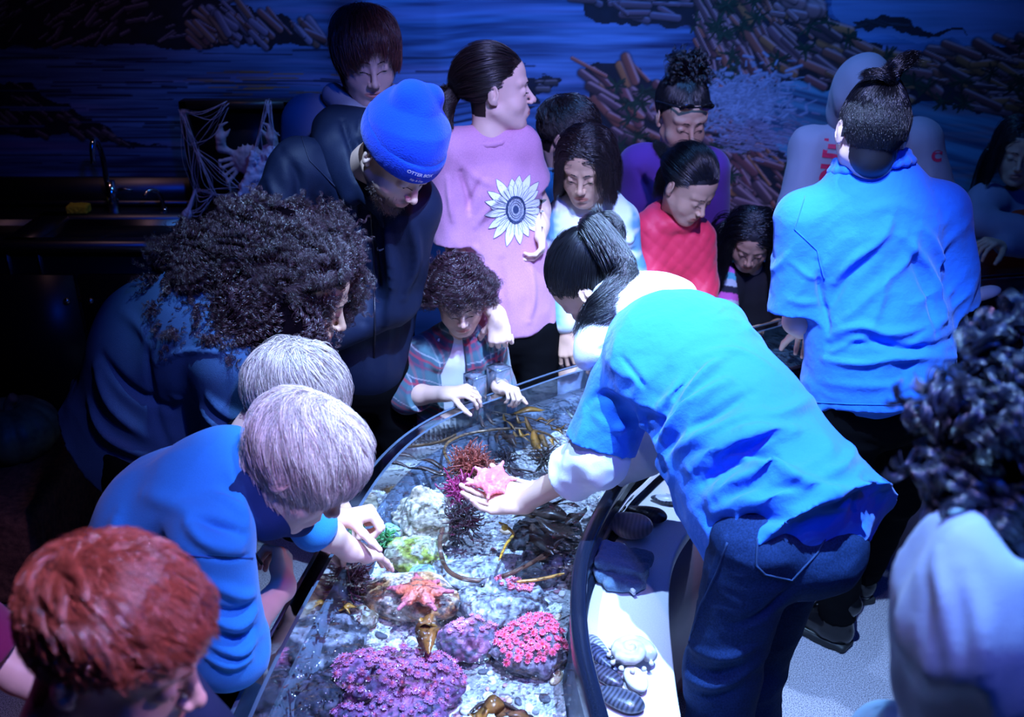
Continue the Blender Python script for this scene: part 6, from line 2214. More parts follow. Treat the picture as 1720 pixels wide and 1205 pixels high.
# open front: a wedge is taken out
ax = T[:, 0]; fw = T[:, 1]
c0 = TD.J['neck'] - up * .14 + fw * .12
S.box(c0 + ax * .010, (.040, .10, .20), T @ np.array([[math.cos(.12), 0, math.sin(.12)], [0, 1, 0], [-math.sin(.12), 0, math.cos(.12)]]), .0, .012, sub=True)
S.cone(TD.J['neck'] + ax * .03 + fw * .02, TD.J['neck'] + ax * .065 + fw * .07 - up * .05, .022, .016, .015); S.cone(TD.J['neck'] - ax * .035 + fw * .02, TD.J['neck'] - ax * .06 + fw * .07 - up * .05, .022, .016, .015)
S.cone(TD.J['neck'] + ax * .035 - fw * .03, TD.J['neck'] + ax * .03 + fw * .02, .020, .022, .015); S.cone(TD.J['neck'] - ax * .035 - fw * .03, TD.J['neck'] - ax * .035 + fw * .02, .020, .022, .015)


def plaid(P):
    q = (P - TD.J['neck']) @ T
    # along sleeves the cloth turns with the arm
    x, z = q[:, 0] * .9 + q[:, 1] * .5, q[:, 2] - .3 * np.abs(q[:, 0])
    C = np.tile(V(.055, .085, .16), (len(P), 1))
    def band(t, per, w_, o=0): return smooth01(1.5 - np.abs(((t / per + o) % 1) - .5) / w_)
    for t, s_ in ((x, 1), (z, 2)):
        m = band(t, .075, .20)[:, None] * .55; C = C * (1 - m) + V(.10, .26, .30) * m
        m = band(t, .075, .045, .42)[:, None] * .8; C = C * (1 - m) + V(.55, .05, .10) * m
        m = band(t, .075, .022, .20)[:, None] * .7; C = C * (1 - m) + V(.60, .60, .66) * m
        m = band(t, .075, .05, .70)[:, None] * .6; C = C * (1 - m) + V(.30, .06, .14) * m
    return C * .62  # whole plaid darkened in its colour to stand in for shade


M_plaid = mat('plaid_flannel', rough=.95, attr=True, bump=.4, bscale=400, sheen=.3)
TD.cloth('plaid_shirt', S, M_plaid, .0036, cols=plaid, disp=cloth_disp(T, .004, 13, 2))
TD.trousers(M_blackc, .105, (.065, .055, .05), 1., .009, .0)
X = grow(h, 460, 8, length=.062, steps=22, flow=lambda n: n * V(1, 1, .2) + V(0, .35, 0), lift=(.06, .22), grav=.35, spread=.006, clump=.35, jit=.35, seed=15, curl=.0095, turns=2.8, out=.8, lenjit=.3)

hair(TD, X, .0006, H_curl)

# ---------------------------------------------------------------- woman with big curly hair
J = dict(pelvis=at(270, 690, 2.26), neck=at(445, 545, 2.10), sl=at(430, 500, 2.28), sr=at(400, 610, 1.97), bend=V(-.06, 0, .08),
         el=at(520, 600, 2.25), er=at(415, 770, 1.95), wl=at(500, 650, 2.12), wr=at(480, 765, 2.0))
J.update(limbs(J['pelvis'], .12, 0, ((-1.05, 2.45), (-1.05, 2.15))))
CW = Person('person with huge dark curls in a dark blue sweatshirt bending to the tank', J, 'tan')
h = make_head(at(512, 492, 2.07), -8, -30, 0, 1.0, 'tan', (.02, .012, .015), lids=.4)
CW.body(h, W=(.19, .19, .19, .14), hands=dict(l=dict(curl=.3), r=dict(curl=.4)), hres=.003)
S, T, up, L = torso(CW.J, (.225, .225, .225, .165, .085), flat=.80, inflate=.015)
p = CW.J['pelvis']; S.flat(p + up * .1, p - up * .10, .23, .23, T, .85, .06, cut=(p - up * .10, -up))
S.cone(J['sr'], J['er'], .095, .080, .05); S.cone(J['er'], J['wr'], .085, .05, .04)
S.cone(J['sl'], J['el'], .10, .06, .05); d = J['el'] + (J['wl'] - J['el']) * .2; S.cone(J['el'], d, .06, .055, .02)
M_dsweat = cl('dark_blue_sweatshirt', (.035, .085, .19), noise_amt=.1, nscale=500)
FL = [([(250, 570), (248, 620), (262, 700), (290, 760)], .010, -.008), ([(262, 612), (300, 594), (350, 590), (398, 602)], .006, .008), ([(330, 690), (370, 720), (405, 745)], .010, .014), ([(300, 680), (330, 740), (360, 775)], .010, .013), ([(350, 670), (390, 700), (410, 710)], .009, .012),
      ([(150, 620), (190, 680), (240, 730)], .016, .012), ([(170, 600), (220, 660), (290, 690)], .014, -.012), ([(140, 680), (180, 730), (250, 770)], .014, .012), ([(310, 670), (350, 730), (390, 760)], .008, -.010), ([(200, 520), (240, 560), (250, 600)], .014, .005)]
CW.cloth('sweatshirt', S, M_dsweat, .0075, FL, disp=wrinkles(V(.6, 0, -.8), .007, 9, 8, lambda P: smooth01((1.15 - P[:, 2]) / .2), cloth_disp(T, .005, 6, 8)))
CW.trousers(M_blackc, .20, (.12, .085, .07), 1., .012, -.02)
# the curls: dark inner mass and coils all over it
cb = at(455, 478, 2.10)
blobs = [(at(478, 455, 2.12), .150), (at(400, 470, 2.14), .125), (at(350, 490, 2.12), .100), (at(430, 535, 2.02), .105), (at(515, 430, 2.14), .095), (at(555, 470, 2.24), .070), (at(480, 560, 1.98), .085), (at(325, 455, 2.16), .07), (at(355, 540, 2.05), .065), (at(450, 395, 2.18), .07)]
def curly_mass(P, blobs, n_guides, m, rad, seed, curl=.008, turns=4., ln=.07, kids=10, steps=22, inner=.80, pull=(0, 0, -.5), avoid=None, mname='hair'):
    S = Shape()
    for c, r in blobs: S.ell(c, r * inner, None, .04)
    if avoid is not None:
        S.ell(*avoid, sub=True)
    S.disp(lambda Q: -.012 * noise(Q, 28, seed))
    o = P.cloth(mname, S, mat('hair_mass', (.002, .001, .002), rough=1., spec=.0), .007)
    Vt, F = P.last
    R = np.random.default_rng(seed)
    ix = R.integers(0, len(Vt), n_guides); N = vnormals(Vt, F)[ix]; r0 = Vt[ix]
    d = N + np.asarray(pull) + R.normal(size=N.shape) * .35
    G = [r0 - N * .012]
    for i in range(1, steps):
        t = i / (steps - 1)
        d = d + np.asarray(pull) * .12 + np.stack([noise(G[-1], 18, seed + q) for q in range(3)], 1) * .25
        d /= np.linalg.norm(d, axis=1)[:, None]
        L_ = (ln * R.uniform(.6, 1.3, n_guides) if i == 1 else L_)
        G.append(G[-1] + d * (L_ / (steps - 1))[:, None])
    G = np.stack(G, 1)
    Tn = np.gradient(G, axis=1); Tn /= np.linalg.norm(Tn, axis=2)[..., None]
    A = np.cross(Tn, V(.3, .2, .93)); A /= np.linalg.norm(A, axis=2)[..., None]; B = np.cross(Tn, A)
    tt = np.linspace(0, 1, steps)[None, :, None]; ph = R.uniform(0, 6.28, (n_guides, 1, 1)); tn = turns * R.uniform(.6, 1.3, (n_guides, 1, 1))
    out = []
    for k in range(kids):
        a = ph + tt * 6.28 * tn + R.normal(size=(n_guides, 1, 1)) * .45
        cr = curl * (.8 + .4 * R.random((n_guides, 1, 1)))
        X = G + R.normal(size=(n_guides, 1, 3)) * .0018 + cr * np.minimum(1, tt * 4) * (np.cos(a) * A + np.sin(a) * B)
        out.append(X)
    X = np.concatenate(out)
    if avoid is not None:
        q = (X - avoid[0]) @ avoid[2] / np.asarray(avoid[1]); X = X[(np.linalg.norm(q, axis=2) > 1).all(1)]
    hc = strands(mname + '_curls', X, rad, m, o, (0, 0, 0))
    hc.parent = o; hc.location = -Vector(P.org)
    return o


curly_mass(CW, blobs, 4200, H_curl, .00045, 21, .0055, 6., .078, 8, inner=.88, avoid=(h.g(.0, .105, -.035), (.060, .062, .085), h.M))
X = grow(h, 520, 9, length=.07, steps=20, flow=lambda n: n * V(1, .4, .6) + V(0, -.6, 0), lift=(.05, .30), grav=.3, spread=.006, clump=.3, jit=.4, seed=16, curl=.005, turns=5, out=.8)
hair(CW, X, .00045, H_curl)

# ---------------------------------------------------------------- blond boys and the red haired one
J = dict(pelvis=at(330, 905, 1.86), neck=at(425, 735, 1.80), sl=at(455, 725, 1.90), sr=at(425, 790, 1.70), er=at(500, 872, 1.76), wr=at(572, 872, 1.84), el=at(520, 800, 1.98), wl=at(570, 850, 2.0))
J.update(standing(J['pelvis'], 0, w=.07))
B2 = Person('person with darker straight blond hair holding a loose fist over the water', J, 'fair')
h = make_head(at(494, 668, 1.82), 8, -40, 0, .98, 'fair', (.20, .17, .16), ch=.4, lids=.3)
B2.body(h, W=(.11, .11, .115, .085), sc=.85, hands=dict(r=dict(d=V(.9, .15, .1), pn=V(.1, -.2, -1), curl=.85, size=.88, thumb_curl=.6), l=dict(curl=.4, size=.85)), neck_r=.045)
S, T, up, L = torso(B2.J, (.12, .12, .125, .10, .048), inflate=.01)
for x, t in (('l', .9), ('r', .85)): S.cone(J['s' + x], J['e' + x], .056, .05, .04); d = J['e' + x]; 
B2.cloth('dark_shirt', S, M_blackc, .008); B2.trousers(M_blackc, .12, (.075, .06, .05), 1., .012, .0)
X = grow(h, 620, 26, length=.115, steps=12, flow=whorl((-.05, -.55, .85), .35, .1), lift=(.03, .11), grav=.30, spread=.011, clump=.85, jit=.10, seed=23)
hair(B2, X, .00034, H_blond2)

J = dict(pelvis=at(250, 955, 1.62), neck=at(420, 815, 1.56), sl=at(478, 820, 1.72), sr=at(356, 900, 1.44), bend=V(-.03, 0, .05),
         el=at(528, 882, 1.73), wl=at(590, 925, 1.80), er=at(384, 1092, 1.43), wr=at(476, 985, 1.64))
J.update(limbs(J['pelvis'], .08, -5, ((-.86, 1.75), (-.86, 1.52))))
B1 = Person('person with pale blond whorled hair in a bright blue sweatshirt reaching into the water', J, 'fair')
h = make_head(at(508, 778, 1.55), -8, -48, 6, 1.03, 'fair', (.34, .28, .26), ch=.3, lids=.3)
B1.body(h, W=(.12, .12, .125, .095), sc=.88, arm_r=(.044, .040, .037, .028), hands=dict(l=dict(d=V(.30, .42, -.36), pn=V(-.2, -.2, -1), curl=.12, spread=.10, size=.92), r=dict(d=V(-.1, .5, .35), pn=V(-.9, .1, -.2), curl=.8, size=.9)), neck_r=.048)
S, T, up, L = torso(B1.J, (.155, .150, .150, .115, .055), flat=.74, inflate=.012)
p = B1.J['pelvis']; S.flat(p + up * .1, p - up * .08, .155, .16, T, .82, .05, cut=(p - up * .07, -up))
S.cone(J['sr'], J['er'], .068, .066, .04); d = J['er'] + (J['wr'] - J['er']) * .12; S.cone(J['er'], d, .064, .058, .03, cut=(d, J['wr'] - J['er']))
S.cone(J['sl'], J['el'], .058, .048, .03); d = J['el'] + (J['wl'] - J['el']) * .06; S.cone(J['el'], d, .048, .046, .02, cut=(d, J['wl'] - J['el']))
M_bsweat = cl('bright_blue_sweatshirt', (.03, .25, .66), noise_amt=.06, nscale=500)
FL = [([(330, 870), (370, 885), (410, 900)], .010, -.014), ([(320, 880), (350, 910), (400, 925)], .012, .012), ([(360, 830), (395, 850), (410, 870)], .010, .010), ([(355, 980), (400, 1000), (430, 1000)], .010, .010), ([(360, 1040), (400, 1050), (430, 1030)], .008, .012),
      ([(365, 1065), (400, 1072), (430, 1055)], .006, -.010), ([(360, 1085), (400, 1095), (425, 1080)], .008, .012), ([(350, 1105), (390, 1118), (420, 1105)], .007, .010), ([(350, 1020), (390, 1030), (425, 1015)], .008, -.008), ([(240, 830), (300, 850), (340, 880)], .016, .006),
      ([(340, 935), (380, 940), (425, 938)], .005, -.006), ([(200, 860), (190, 900), (200, 950)], .016, .006), ([(385, 780), (400, 830), (415, 880)], .012, .008)]
B1.cloth('sweatshirt', S, M_bsweat, .0052, FL, disp=wrinkles(V(1, 0, -.3), .004, 12, 6, None, cloth_disp(T, .003, 8, 6)))
bvb = bvh_of(*B1.last)
seam(B1, bvb, [(310, 932), (350, 936), (424, 938)], .0013, mat('blue_seam', (.01, .08, .32)), 'shoulder_seam')
S = Shape(); nb = B1.J['neck']
S.cone(at(398, 770, 1.60), at(408, 830, 1.50), .036, .036, .03); S.cone(at(408, 830, 1.50), at(448, 872, 1.50), .034, .032, .03); S.cone(at(448, 872, 1.50), at(505, 880, 1.56), .030, .026, .03); S.cone(at(400, 775, 1.60), at(430, 740, 1.70), .034, .03, .03)
S.disp(lambda P: -.004 * noise(P, 24))
B1.cloth('collar', S, cl('navy_collar', (.012, .03, .12)), .005)
for k_, (a, b, c) in enumerate((((420, 900), (416, 930), (412, 955)), ((420, 905), (425, 925), (440, 948)))):
    pts = [at(*a, 1.46), at(*b, 1.45), at(*c, 1.46)]
    mkq('drawstring', tube(spline(pts, 10), .0028, 6), M_blackc, parent=B1.root, rel=B1.org)
B1.trousers(M_blackc, .13, (.08, .065, .055), 1., .012, .0)
X = grow(h, 760, 30, length=.10, steps=12, flow=whorl((-.25, -.35, .92), .65, .1), lift=(.03, .12), grav=.12, spread=.012, clump=.85, jit=.26, seed=25, lenjit=.4, out=.10)
hair(B1, X, .00034, H_blond)

J = dict(pelvis=V(-.62, .78, .80), neck=V(-.475, .80, 1.27), sl=V(-.45, .93, 1.20), sr=V(-.47, .66, 1.20), el=V(-.40, 1.0, 1.0), er=V(-.42, .62, 1.0), wl=V(-.25, .98, .9), wr=V(-.28, .66, .9))
J.update(standing(J['pelvis'], 0, w=.07))
B3 = Person('person with short copper red hair in the near corner below the blue sweatshirt', J, 'fair')
h = make_head(at(200, 1078, .83), -10, -26, 0, .95, 'fair', (.30, .09, .05), ch=.3, lids=.4)
B3.body(h, W=(.11, .11, .115, .085), sc=.85, hands=dict(l=dict(curl=.4), r=dict(curl=.4)), neck_r=.045, hres=.0022)
S, T, up, L = torso(B3.J, (.13, .125, .13, .105, .05), inflate=.01)
for x in 'lr': limb_clothes(S, J['s' + x], J['e' + x], .058, .056, .7)
B3.cloth('dark_t_shirt', S, cl('dark_blue_tee', (.03, .05, .12)), .007, disp=cloth_disp(T)); B3.trousers(M_blackc, .12, (.075, .06, .05), 1., .012, .0)
X = grow(h, 1000, 26, length=lambda n: np.interp(n[:, 2], [-.6, .2, .7], [.014, .028, .056]), steps=8, flow=whorl((-.10, -.62, .76), .5, .15), lift=(.01, .09), grav=.12, spread=.010, clump=.92, jit=.30, seed=27, out=.30, lenjit=.5)
hair(B3, X, .0003, H_red)

J = dict(pelvis=V(-.98, 1.0, .85), neck=V(-.93, 1.02, 1.28), sl=V(-.90, 1.16, 1.22), sr=V(-.845, .90, 1.22), el=V(-.82, 1.22, 1.0), er=V(-.742, .97, 1.04), wl=V(-.7, 1.2, .9), wr=V(-.66, 1.08, .88))
J.update(standing(J['pelvis'], 0, w=.07))
MR = Person('person at the picture edge wearing a maroon short sleeved shirt', J, 'fair')
h = make_head(V(-.93, 1.04, 1.44), 10, -20, 0, .95, 'fair', (.08, .04, .03), ch=.4)
MR.body(h, W=(.11, .11, .115, .085), sc=.85, hands=dict(l=dict(curl=.4), r=dict(curl=.4)), hres=.004)
S, T, up, L = torso(MR.J, (.13, .125, .13, .105, .05), inflate=.01)
for x in 'lr': limb_clothes(S, J['s' + x], J['e' + x], .060, .058, .95)
MR.cloth('maroon_shirt', S, cl('maroon_cotton', (.26, .02, .10)), .007, disp=cloth_disp(T)); MR.trousers(cl('orange_shorts', (.6, .10, .04)), .12, (.075, .06, .05), 1., .012, .0)
X = grow(h, 200, 16, length=.05, steps=7, flow=whorl((0, -.5, .85)), seed=3); hair(MR, X, .0005, H_brown)

# ---------------------------------------------------------------- near curly head on the right
J = dict(pelvis=V(.70, .52, .98), neck=at(1850, 1050, .80), sl=at(1640, 1040, .76), sr=at(1900, 960, .72), el=at(1602, 1300, .74), er=V(.80, .70, 1.1), wl=V(.50, 1.0, 1.05), wr=V(.70, 1.0, 1.05))
J.update(standing(J['pelvis'], 95, w=.09))
CR = Person('person with loose black curls in a pale blue top closest to the camera', J, 'tan')
h = make_head(at(1830, 815, .89), 95, -25, 0, 1.0, 'tan', (.015, .012, .02))
CR.body(h, hands=dict(l=dict(curl=.4), r=dict(curl=.4)), hres=.004)
S, T, up, L = torso(CR.J, (.17, .16, .175, .12, .06), inflate=.012)
S.cone(J['sl'], J['el'], .058, .054, .04); S.cone(J['el'], J['wl'], .054, .045, .03); S.cone(J['sr'], J['er'], .060, .055, .05); S.cone(J['er'], J['wr'], .055, .045, .03)
S.ell(at(1600, 935, .78), (.022, .040, .036), None, .04)
FL = [([(1570, 930), (1585, 1020), (1595, 1120)], .009, .006), ([(1620, 960), (1640, 1050), (1650, 1150)], .010, .006)]
CR.cloth('pale_blue_top', S, cl('pale_blue_cotton', (.42, .62, .80)), .006, FL, disp=wrinkles(V(.15, .1, 1), .010, 13, 3, None, cloth_disp(T, .006, 12, 3, (1, 1, .3))))
CR.trousers(M_denim, .15, (.09, .065, .055), 1., .012, .0)
blobs = [(at(1810, 730, .90), .115), (at(1700, 735, .86), .062), (at(1790, 870, .85), .095), (at(1668, 820, .84), .040), (at(1690, 920, .82), .055), (at(1720, 1040, .80), .05), (at(1810, 1010, .80), .080), (at(1740, 1000, .80), .045), (at(1790, 650, .92), .09), (at(1750, 640, .92), .06)]
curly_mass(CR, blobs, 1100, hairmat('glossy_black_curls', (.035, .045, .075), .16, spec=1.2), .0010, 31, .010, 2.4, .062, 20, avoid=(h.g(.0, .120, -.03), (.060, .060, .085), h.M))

# ---------------------------------------------------------------- children and adults along the far side
J = dict(pelvis=at(940, 480, 3.28), neck=at(948, 292, 3.26), sl=at(985, 310, 3.34), sr=at(915, 318, 3.18), el=at(1000, 400, 3.3), er=at(915, 410, 3.15), wl=at(1000, 450, 3.1), wr=at(950, 450, 3.05))
J.update(standing(J['pelvis'], 330, w=.07))
BB = Person('person with short dark hair in a light blue shirt behind the hoodie wearer', J, 'light')
h = make_head(at(956, 224, 3.22), 345, -18, 0, .95, 'light', (.02, .014, .014), ch=.3)
BB.body(h, W=(.12, .12, .125, .09), sc=.9, hres=.0032)
S, T, up, L = torso(BB.J, (.13, .13, .135, .105, .05), inflate=.01)
for x in 'lr': limb_clothes(S, J['s' + x], J['e' + x], .058, .055, .7)
BB.cloth('light_blue_shirt', S, cl('light_blue_cotton', (.10, .30, .60)), .008, disp=cloth_disp(T)); BB.trousers(M_blackc, .12, (.08, .06, .05), 1., .012, .0)
X = grow(h, 420, 22, length=lambda n: np.interp(n[:, 2], [-.6, .2, .7], [.014, .03, .05]), steps=7, flow=whorl((0, -.5, .85), .4, .2), lift=(.02, .12), seed=33, out=.2)
hair(BB, X, .0005, H_dark)

J = dict(pelvis=at(990, 560, 3.02), neck=at(992, 350, 2.98), sl=at(1040, 372, 3.0), sr=at(945, 372, 2.98), el=at(1052, 455, 2.98), er=at(938, 460, 2.94), wl=at(1005, 585, 2.92), wr=at(950, 562, 2.90))
J.update(standing(J['pelvis'], 262, w=.07))
HG = Person('person with shoulder length dark hair in a white tie dye hoodie', J, 'tan')
h = make_head(at(984, 278, 2.92), 255, -24, 0, .93, 'tan', (.022, .014, .016), ch=.5, lids=.45)
HG.body(h, W=(.11, .105, .11, .085), sc=.85, arm_r=(.040, .036, .033, .024), hands=dict(l=dict(size=.82, curl=.5, d=V(-.1, -.5, -.5), pn=V(0, -.3, -1)), r=dict(size=.82, d=V(.12, -.35, -.8), pn=V(.2, .8, -.2), curl=.35, spread=.2)), neck_r=.042, hres=.0024)
S, T, up, L = torso(HG.J, (.130, .128, .132, .105, .05), inflate=.012)
for x in 'lr': S.cone(J['s' + x], J['e' + x], .058, .055, .04); S.cone(J['e' + x], J['e' + x] + (J['w' + x] - J['e' + x]) * .75, .055, .044, .03)
nb = HG.J['neck']; fw = T[:, 1]; ax = T[:, 0]
S.cone(nb + ax * .06 - fw * .02, nb + ax * .045 + fw * .065 - up * .05, .030, .024, .02); S.cone(nb - ax * .06 - fw * .02, nb - ax * .045 + fw * .065 - up * .05, .030, .024, .02)
S.cone(nb + ax * .045 + fw * .065 - up * .05, nb + fw * .085 - up * .09, .024, .018, .02); S.cone(nb - ax * .045 + fw * .065 - up * .05, nb + fw * .085 - up * .09, .024, .018, .02); S.cone(nb + ax * .06 - fw * .03, nb - ax * .06 - fw * .03, .04, .04, .03)


def dye(P):
    q = P - HG.J['neck']; a = fbm(q * V(1, 1, 2.2), 9, 3, 4); b = np.abs(q @ HG.T[:, 0])
    m = np.clip((b - .085) / .04, 0, 1) * smooth01(a * 3 + .55) * .9 + smooth01(a * 3 - .9) * .3
    return V(.78, .80, .80) * (1 - m[:, None]) + V(.08, .32, .50) * m[:, None]


HG.cloth('tie_dye_hoodie', S, mat('tie_dye_fleece', rough=.95, attr=True, bump=.4, bscale=500), .0055, cols=dye, disp=cloth_disp(T, .004, 11, 5),
         folds=[([(925, 400), (945, 405), (965, 400)], .008, .010), ([(922, 420), (945, 425), (968, 418)], .008, -.010), ([(925, 440), (945, 442), (965, 438)], .008, .010), ([(1040, 400), (1055, 405), (1070, 400)], .008, .010), ([(1040, 420), (1055, 425), (1072, 420)], .008, -.010), ([(1000, 400), (1005, 440), (1000, 470)], .010, .008)])
HG.trousers(cl('washed_blue_trousers', (.16, .22, .34), noise_amt=.8, nscale=9), .125, (.08, .065, .06), 1., .010, .03)
for s_ in (-1, 1):
    mkq('drawstring', tube(spline([nb + ax * s_ * .02 + fw * .095 - up * .08, nb + ax * s_ * .022 + fw * .115 - up * .12, nb + ax * s_ * .024 + fw * .112 - up * .16], 8), .0025, 6), M_white, parent=HG.root, rel=HG.org)
cq = [(HG.J['neck'] - V(0, 0, .05), .085), (J['sl'], .050), (J['sr'], .050)]
X = grow(h, 620, 28, length=.185, steps=14, flow=part_down(.05, -.95), lift=(.04, .12), grav=.92, spread=.008, clump=.6, jit=.06, seed=35, coll=cq, wave=.006)
hair(HG, X, .00045, H_dark)

J = dict(pelvis=at(1125, 500, 3.45), neck=at(1130, 262, 3.42), sl=at(1190, 285, 3.42), sr=at(1074, 278, 3.42), el=at(1200, 400, 3.42), er=at(1062, 400, 3.42), wl=at(1190, 470, 3.2), wr=at(1080, 470, 3.2))
J.update(standing(J['pelvis'], 270))
PW = Person('person with a high bun and sunglasses on the head in a purple top', J, 'tan')
h = make_head(at(1147, 198, 3.34), 282, -18, 0, 1.0, 'tan', (.012, .01, .012), lids=.3)
PW.body(h, W=(.15, .15, .155, .11), hres=.003)
S, T, up, L = torso(PW.J, (.17, .17, .175, .13, .06), inflate=.01)
for x in 'lr': S.cone(J['s' + x], J['e' + x], .068, .056, .05); S.cone(J['e' + x], J['w' + x], .056, .04, .03)
PW.cloth('purple_top', S, cl('purple_jersey', (.10, .03, .20)), .008, disp=cloth_disp(T, .004), folds=[([(1070, 290), (1090, 330), (1095, 380)], .010, -.008)]); PW.trousers(M_blackc, .15, (.09, .065, .055), 1., .012, .0)
X = grow(h, 420, 24, length=.13, steps=10, flow=towards(V(0, -.35, 1.2)), lift=(.04, .08), spread=.007, clump=.25, jit=.05, seed=37, mask=lambda n: n[:, 2] > -.6)
hair(PW, X, .0005, H_black)
bb = h.cc + h.M @ (unit(V(0, -.3, 1)) * h.R * 1.25)
curly_mass(PW, [(bb, .052), (bb + V(.02, 0, .015), .04)], 260, H_black, .0006, 5, .009, 1.5, .05, 8, inner=.85, pull=(0, 0, 0), mname='bun')
M_lens = mat('dark_lens', (.01, .01, .012), rough=.06, spec=1.)
S = Shape(); fr_ = V(0, 0, 0)
for s_ in (-1, 1):
    S.ell(h.g(s_ * .034, .092, .088), V(.026, .005, .022), h.M @ np.array([[1, 0, 0], [0, .85, .5], [0, -.5, .85]]), .002)
S.cone(h.g(-.012, .096, .090), h.g(.012, .096, .090), .003, .003, .002)
for s_ in (-1, 1): S.cone(h.g(s_ * .058, .088, .088), h.g(s_ * .092, -.03, .05), .003, .003, .002)
sg_ = mk('sunglasses', *S.mesh(.0022, pad=.01), M_lens, org=h.g(0, .078, .095)); tag(sg_, 'dark sunglasses pushed up on the hair below a high bun', 'sunglasses')

J = dict(pelvis=at(1128, 560, 3.16), neck=at(1130, 372, 3.08), sl=at(1168, 400, 3.08), sr=at(1094, 388, 3.06), el=at(1176, 480, 3.06), er=at(1088, 470, 3.02), wl=at(1180, 560, 2.95), wr=at(1110, 560, 2.92))
J.update(standing(J['pelvis'], 290, w=.07))
RG = Person('person with sleek dark hair in a bright red quilted jacket', J, 'tan')
h = make_head(at(1158, 315, 3.00), 305, -34, 4, .88, 'tan', (.012, .01, .014), ch=.5, lids=.25, line=.05)
RG.body(h, W=(.11, .11, .115, .085), sc=.85, hands=dict(l=dict(curl=.4, size=.85), r=dict(curl=.4, size=.85)), neck_r=.042, hres=.0024)
S, T, up, L = torso(RG.J, (.135, .135, .14, .11, .052), inflate=.012, flat=.72)
for x in 'lr': S.cone(J['s' + x], J['e' + x], .054, .05, .03); S.cone(J['e' + x], J['w' + x], .05, .045, .03)
nb = RG.J['neck']
for k_ in range(14):
    a, b = 2 * math.pi * k_ / 14, 2 * math.pi * (k_ + 1) / 14
    S.cone(nb + T @ V(math.cos(a) * .062, math.sin(a) * .060, .022), nb + T @ V(math.cos(b) * .062, math.sin(b) * .060, .022), .016, .016, .02)
quilt = lambda P: .0028 * (np.abs(np.sin(((P - nb) @ T[:, 2] + (P - nb) @ T[:, 0]) * 62)) ** .5 * -1) + .0028 * (np.abs(np.sin(((P - nb) @ T[:, 2] - (P - nb) @ T[:, 0]) * 62)) ** .5 * -1)
S.disp(quilt)
RG.cloth('quilted_jacket', S, cl('red_nylon', (.85, .035, .085), rough=.5, spec=.4), .005, disp=cloth_disp(T, .004, 10, 5)); RG.trousers(M_blackc, .12, (.08, .06, .05), 1., .012, .0)
bvr = bvh_of(*RG.last)
for u, v in ((1176, 392), (1140, 392), (1146, 440)):
    q = on_photo(bvr, u, v)
    if q is not None:
        S = Shape(); S.ell(q, .0055); mk('snap_button', *S.mesh(.0018, pad=.005), mat('snap', (.15, .18, .5), rough=.3), parent=RG.root, rel=RG.org)
X = grow(h, 560, 28, length=.17, steps=12, flow=towards(V(0, -1.1, -.2)), lift=(.03, .06), spread=.006, clump=.25, jit=.04, seed=39)
hair(RG, X, .0004, H_black)
tie = h.cc + h.M @ (unit(V(0, -1, -.2)) * h.R * 1.08); tail(RG, tie, [tie + V(-.02, .04, -.05), tie + V(-.03, .05, -.14)], 700, .014, .022, H_black, seed=3)

J = dict(pelvis=at(1266, 580, 3.34), neck=at(1262, 458, 3.28), sl=at(1300, 472, 3.28), sr=at(1226, 468, 3.26), el=at(1325, 545, 3.26), er=at(1212, 545, 3.20), wl=at(1272, 556, 3.14), wr=at(1225, 600, 3.1))
J.update(standing(J['pelvis'], 268, w=.055))
SG = Person('small person with long black hair in a black shirt with pink striped sleeves', J, 'tan')
h = make_head(at(1262, 402, 3.20), 258, -36, 6, .87, 'tan', (.010, .009, .012), ch=.8, lids=.3)
SG.body(h, W=(.095, .095, .10, .078), sc=.75, hands=dict(l=dict(size=.75, curl=.4), r=dict(size=.75, curl=.4)), neck_r=.038, hres=.0024)
S, T, up, L = torso(SG.J, (.115, .11, .112, .09, .045), inflate=.008)
limb_clothes(S, J['sr'], J['er'], .050, .046, .95); limb_clothes(S, J['sl'], J['el'], .050, .046, .95)


def sgc(P):
    J_ = SG.J; C = np.tile(V(.010, .010, .016), (len(P), 1))
    for x in 'lr':
        d = J_['e' + x] - J_['s' + x]; L_ = np.linalg.norm(d); t = (P - J_['s' + x]) @ d / L_ ** 2
        r = np.linalg.norm(P - J_['s' + x] - np.clip(t, -.3, 1.1)[:, None] * d, axis=1)
        lat = (P - J_['neck']) @ SG.T[:, 0] * (1 if x == 'r' else -1)
        m = (r < .065) & (lat > .072)
        pal_ = [V(.7, .16, .6), V(.10, .5, .6), V(.6, .65, .7), V(.02, .02, .04), V(.75, .12, .5), V(.65, .6, .7), V(.02, .02, .04), V(.5, .1, .45)]
        k_ = np.clip(((t + .25) * 7).astype(int), 0, 7)
        C[m] = np.array(pal_)[k_[m]]
    return C


SG.cloth('printed_t_shirt', S, mat('printed_tee', rough=.9, attr=True), .0045, cols=sgc, disp=cloth_disp(T, .003, 12)); SG.trousers(M_blackc, .10, (.065, .055, .05), 1., .010, .0)
bvg = bvh_of(*SG.last); M_lil = mat('lilac_print', (.45, .36, .75))
def curve_px(P, bv, pts, r, m, name):
    W = [on_photo(bv, u, v, .0015) for u, v in spline([(a, b, 0) for a, b in pts], len(pts) * 6)[:, :2]]
    W = [x for x in W if x is not None]
    if len(W) > 3: mkq(name, tube(np.array(W), r, 5), m, parent=P.root, rel=P.org)


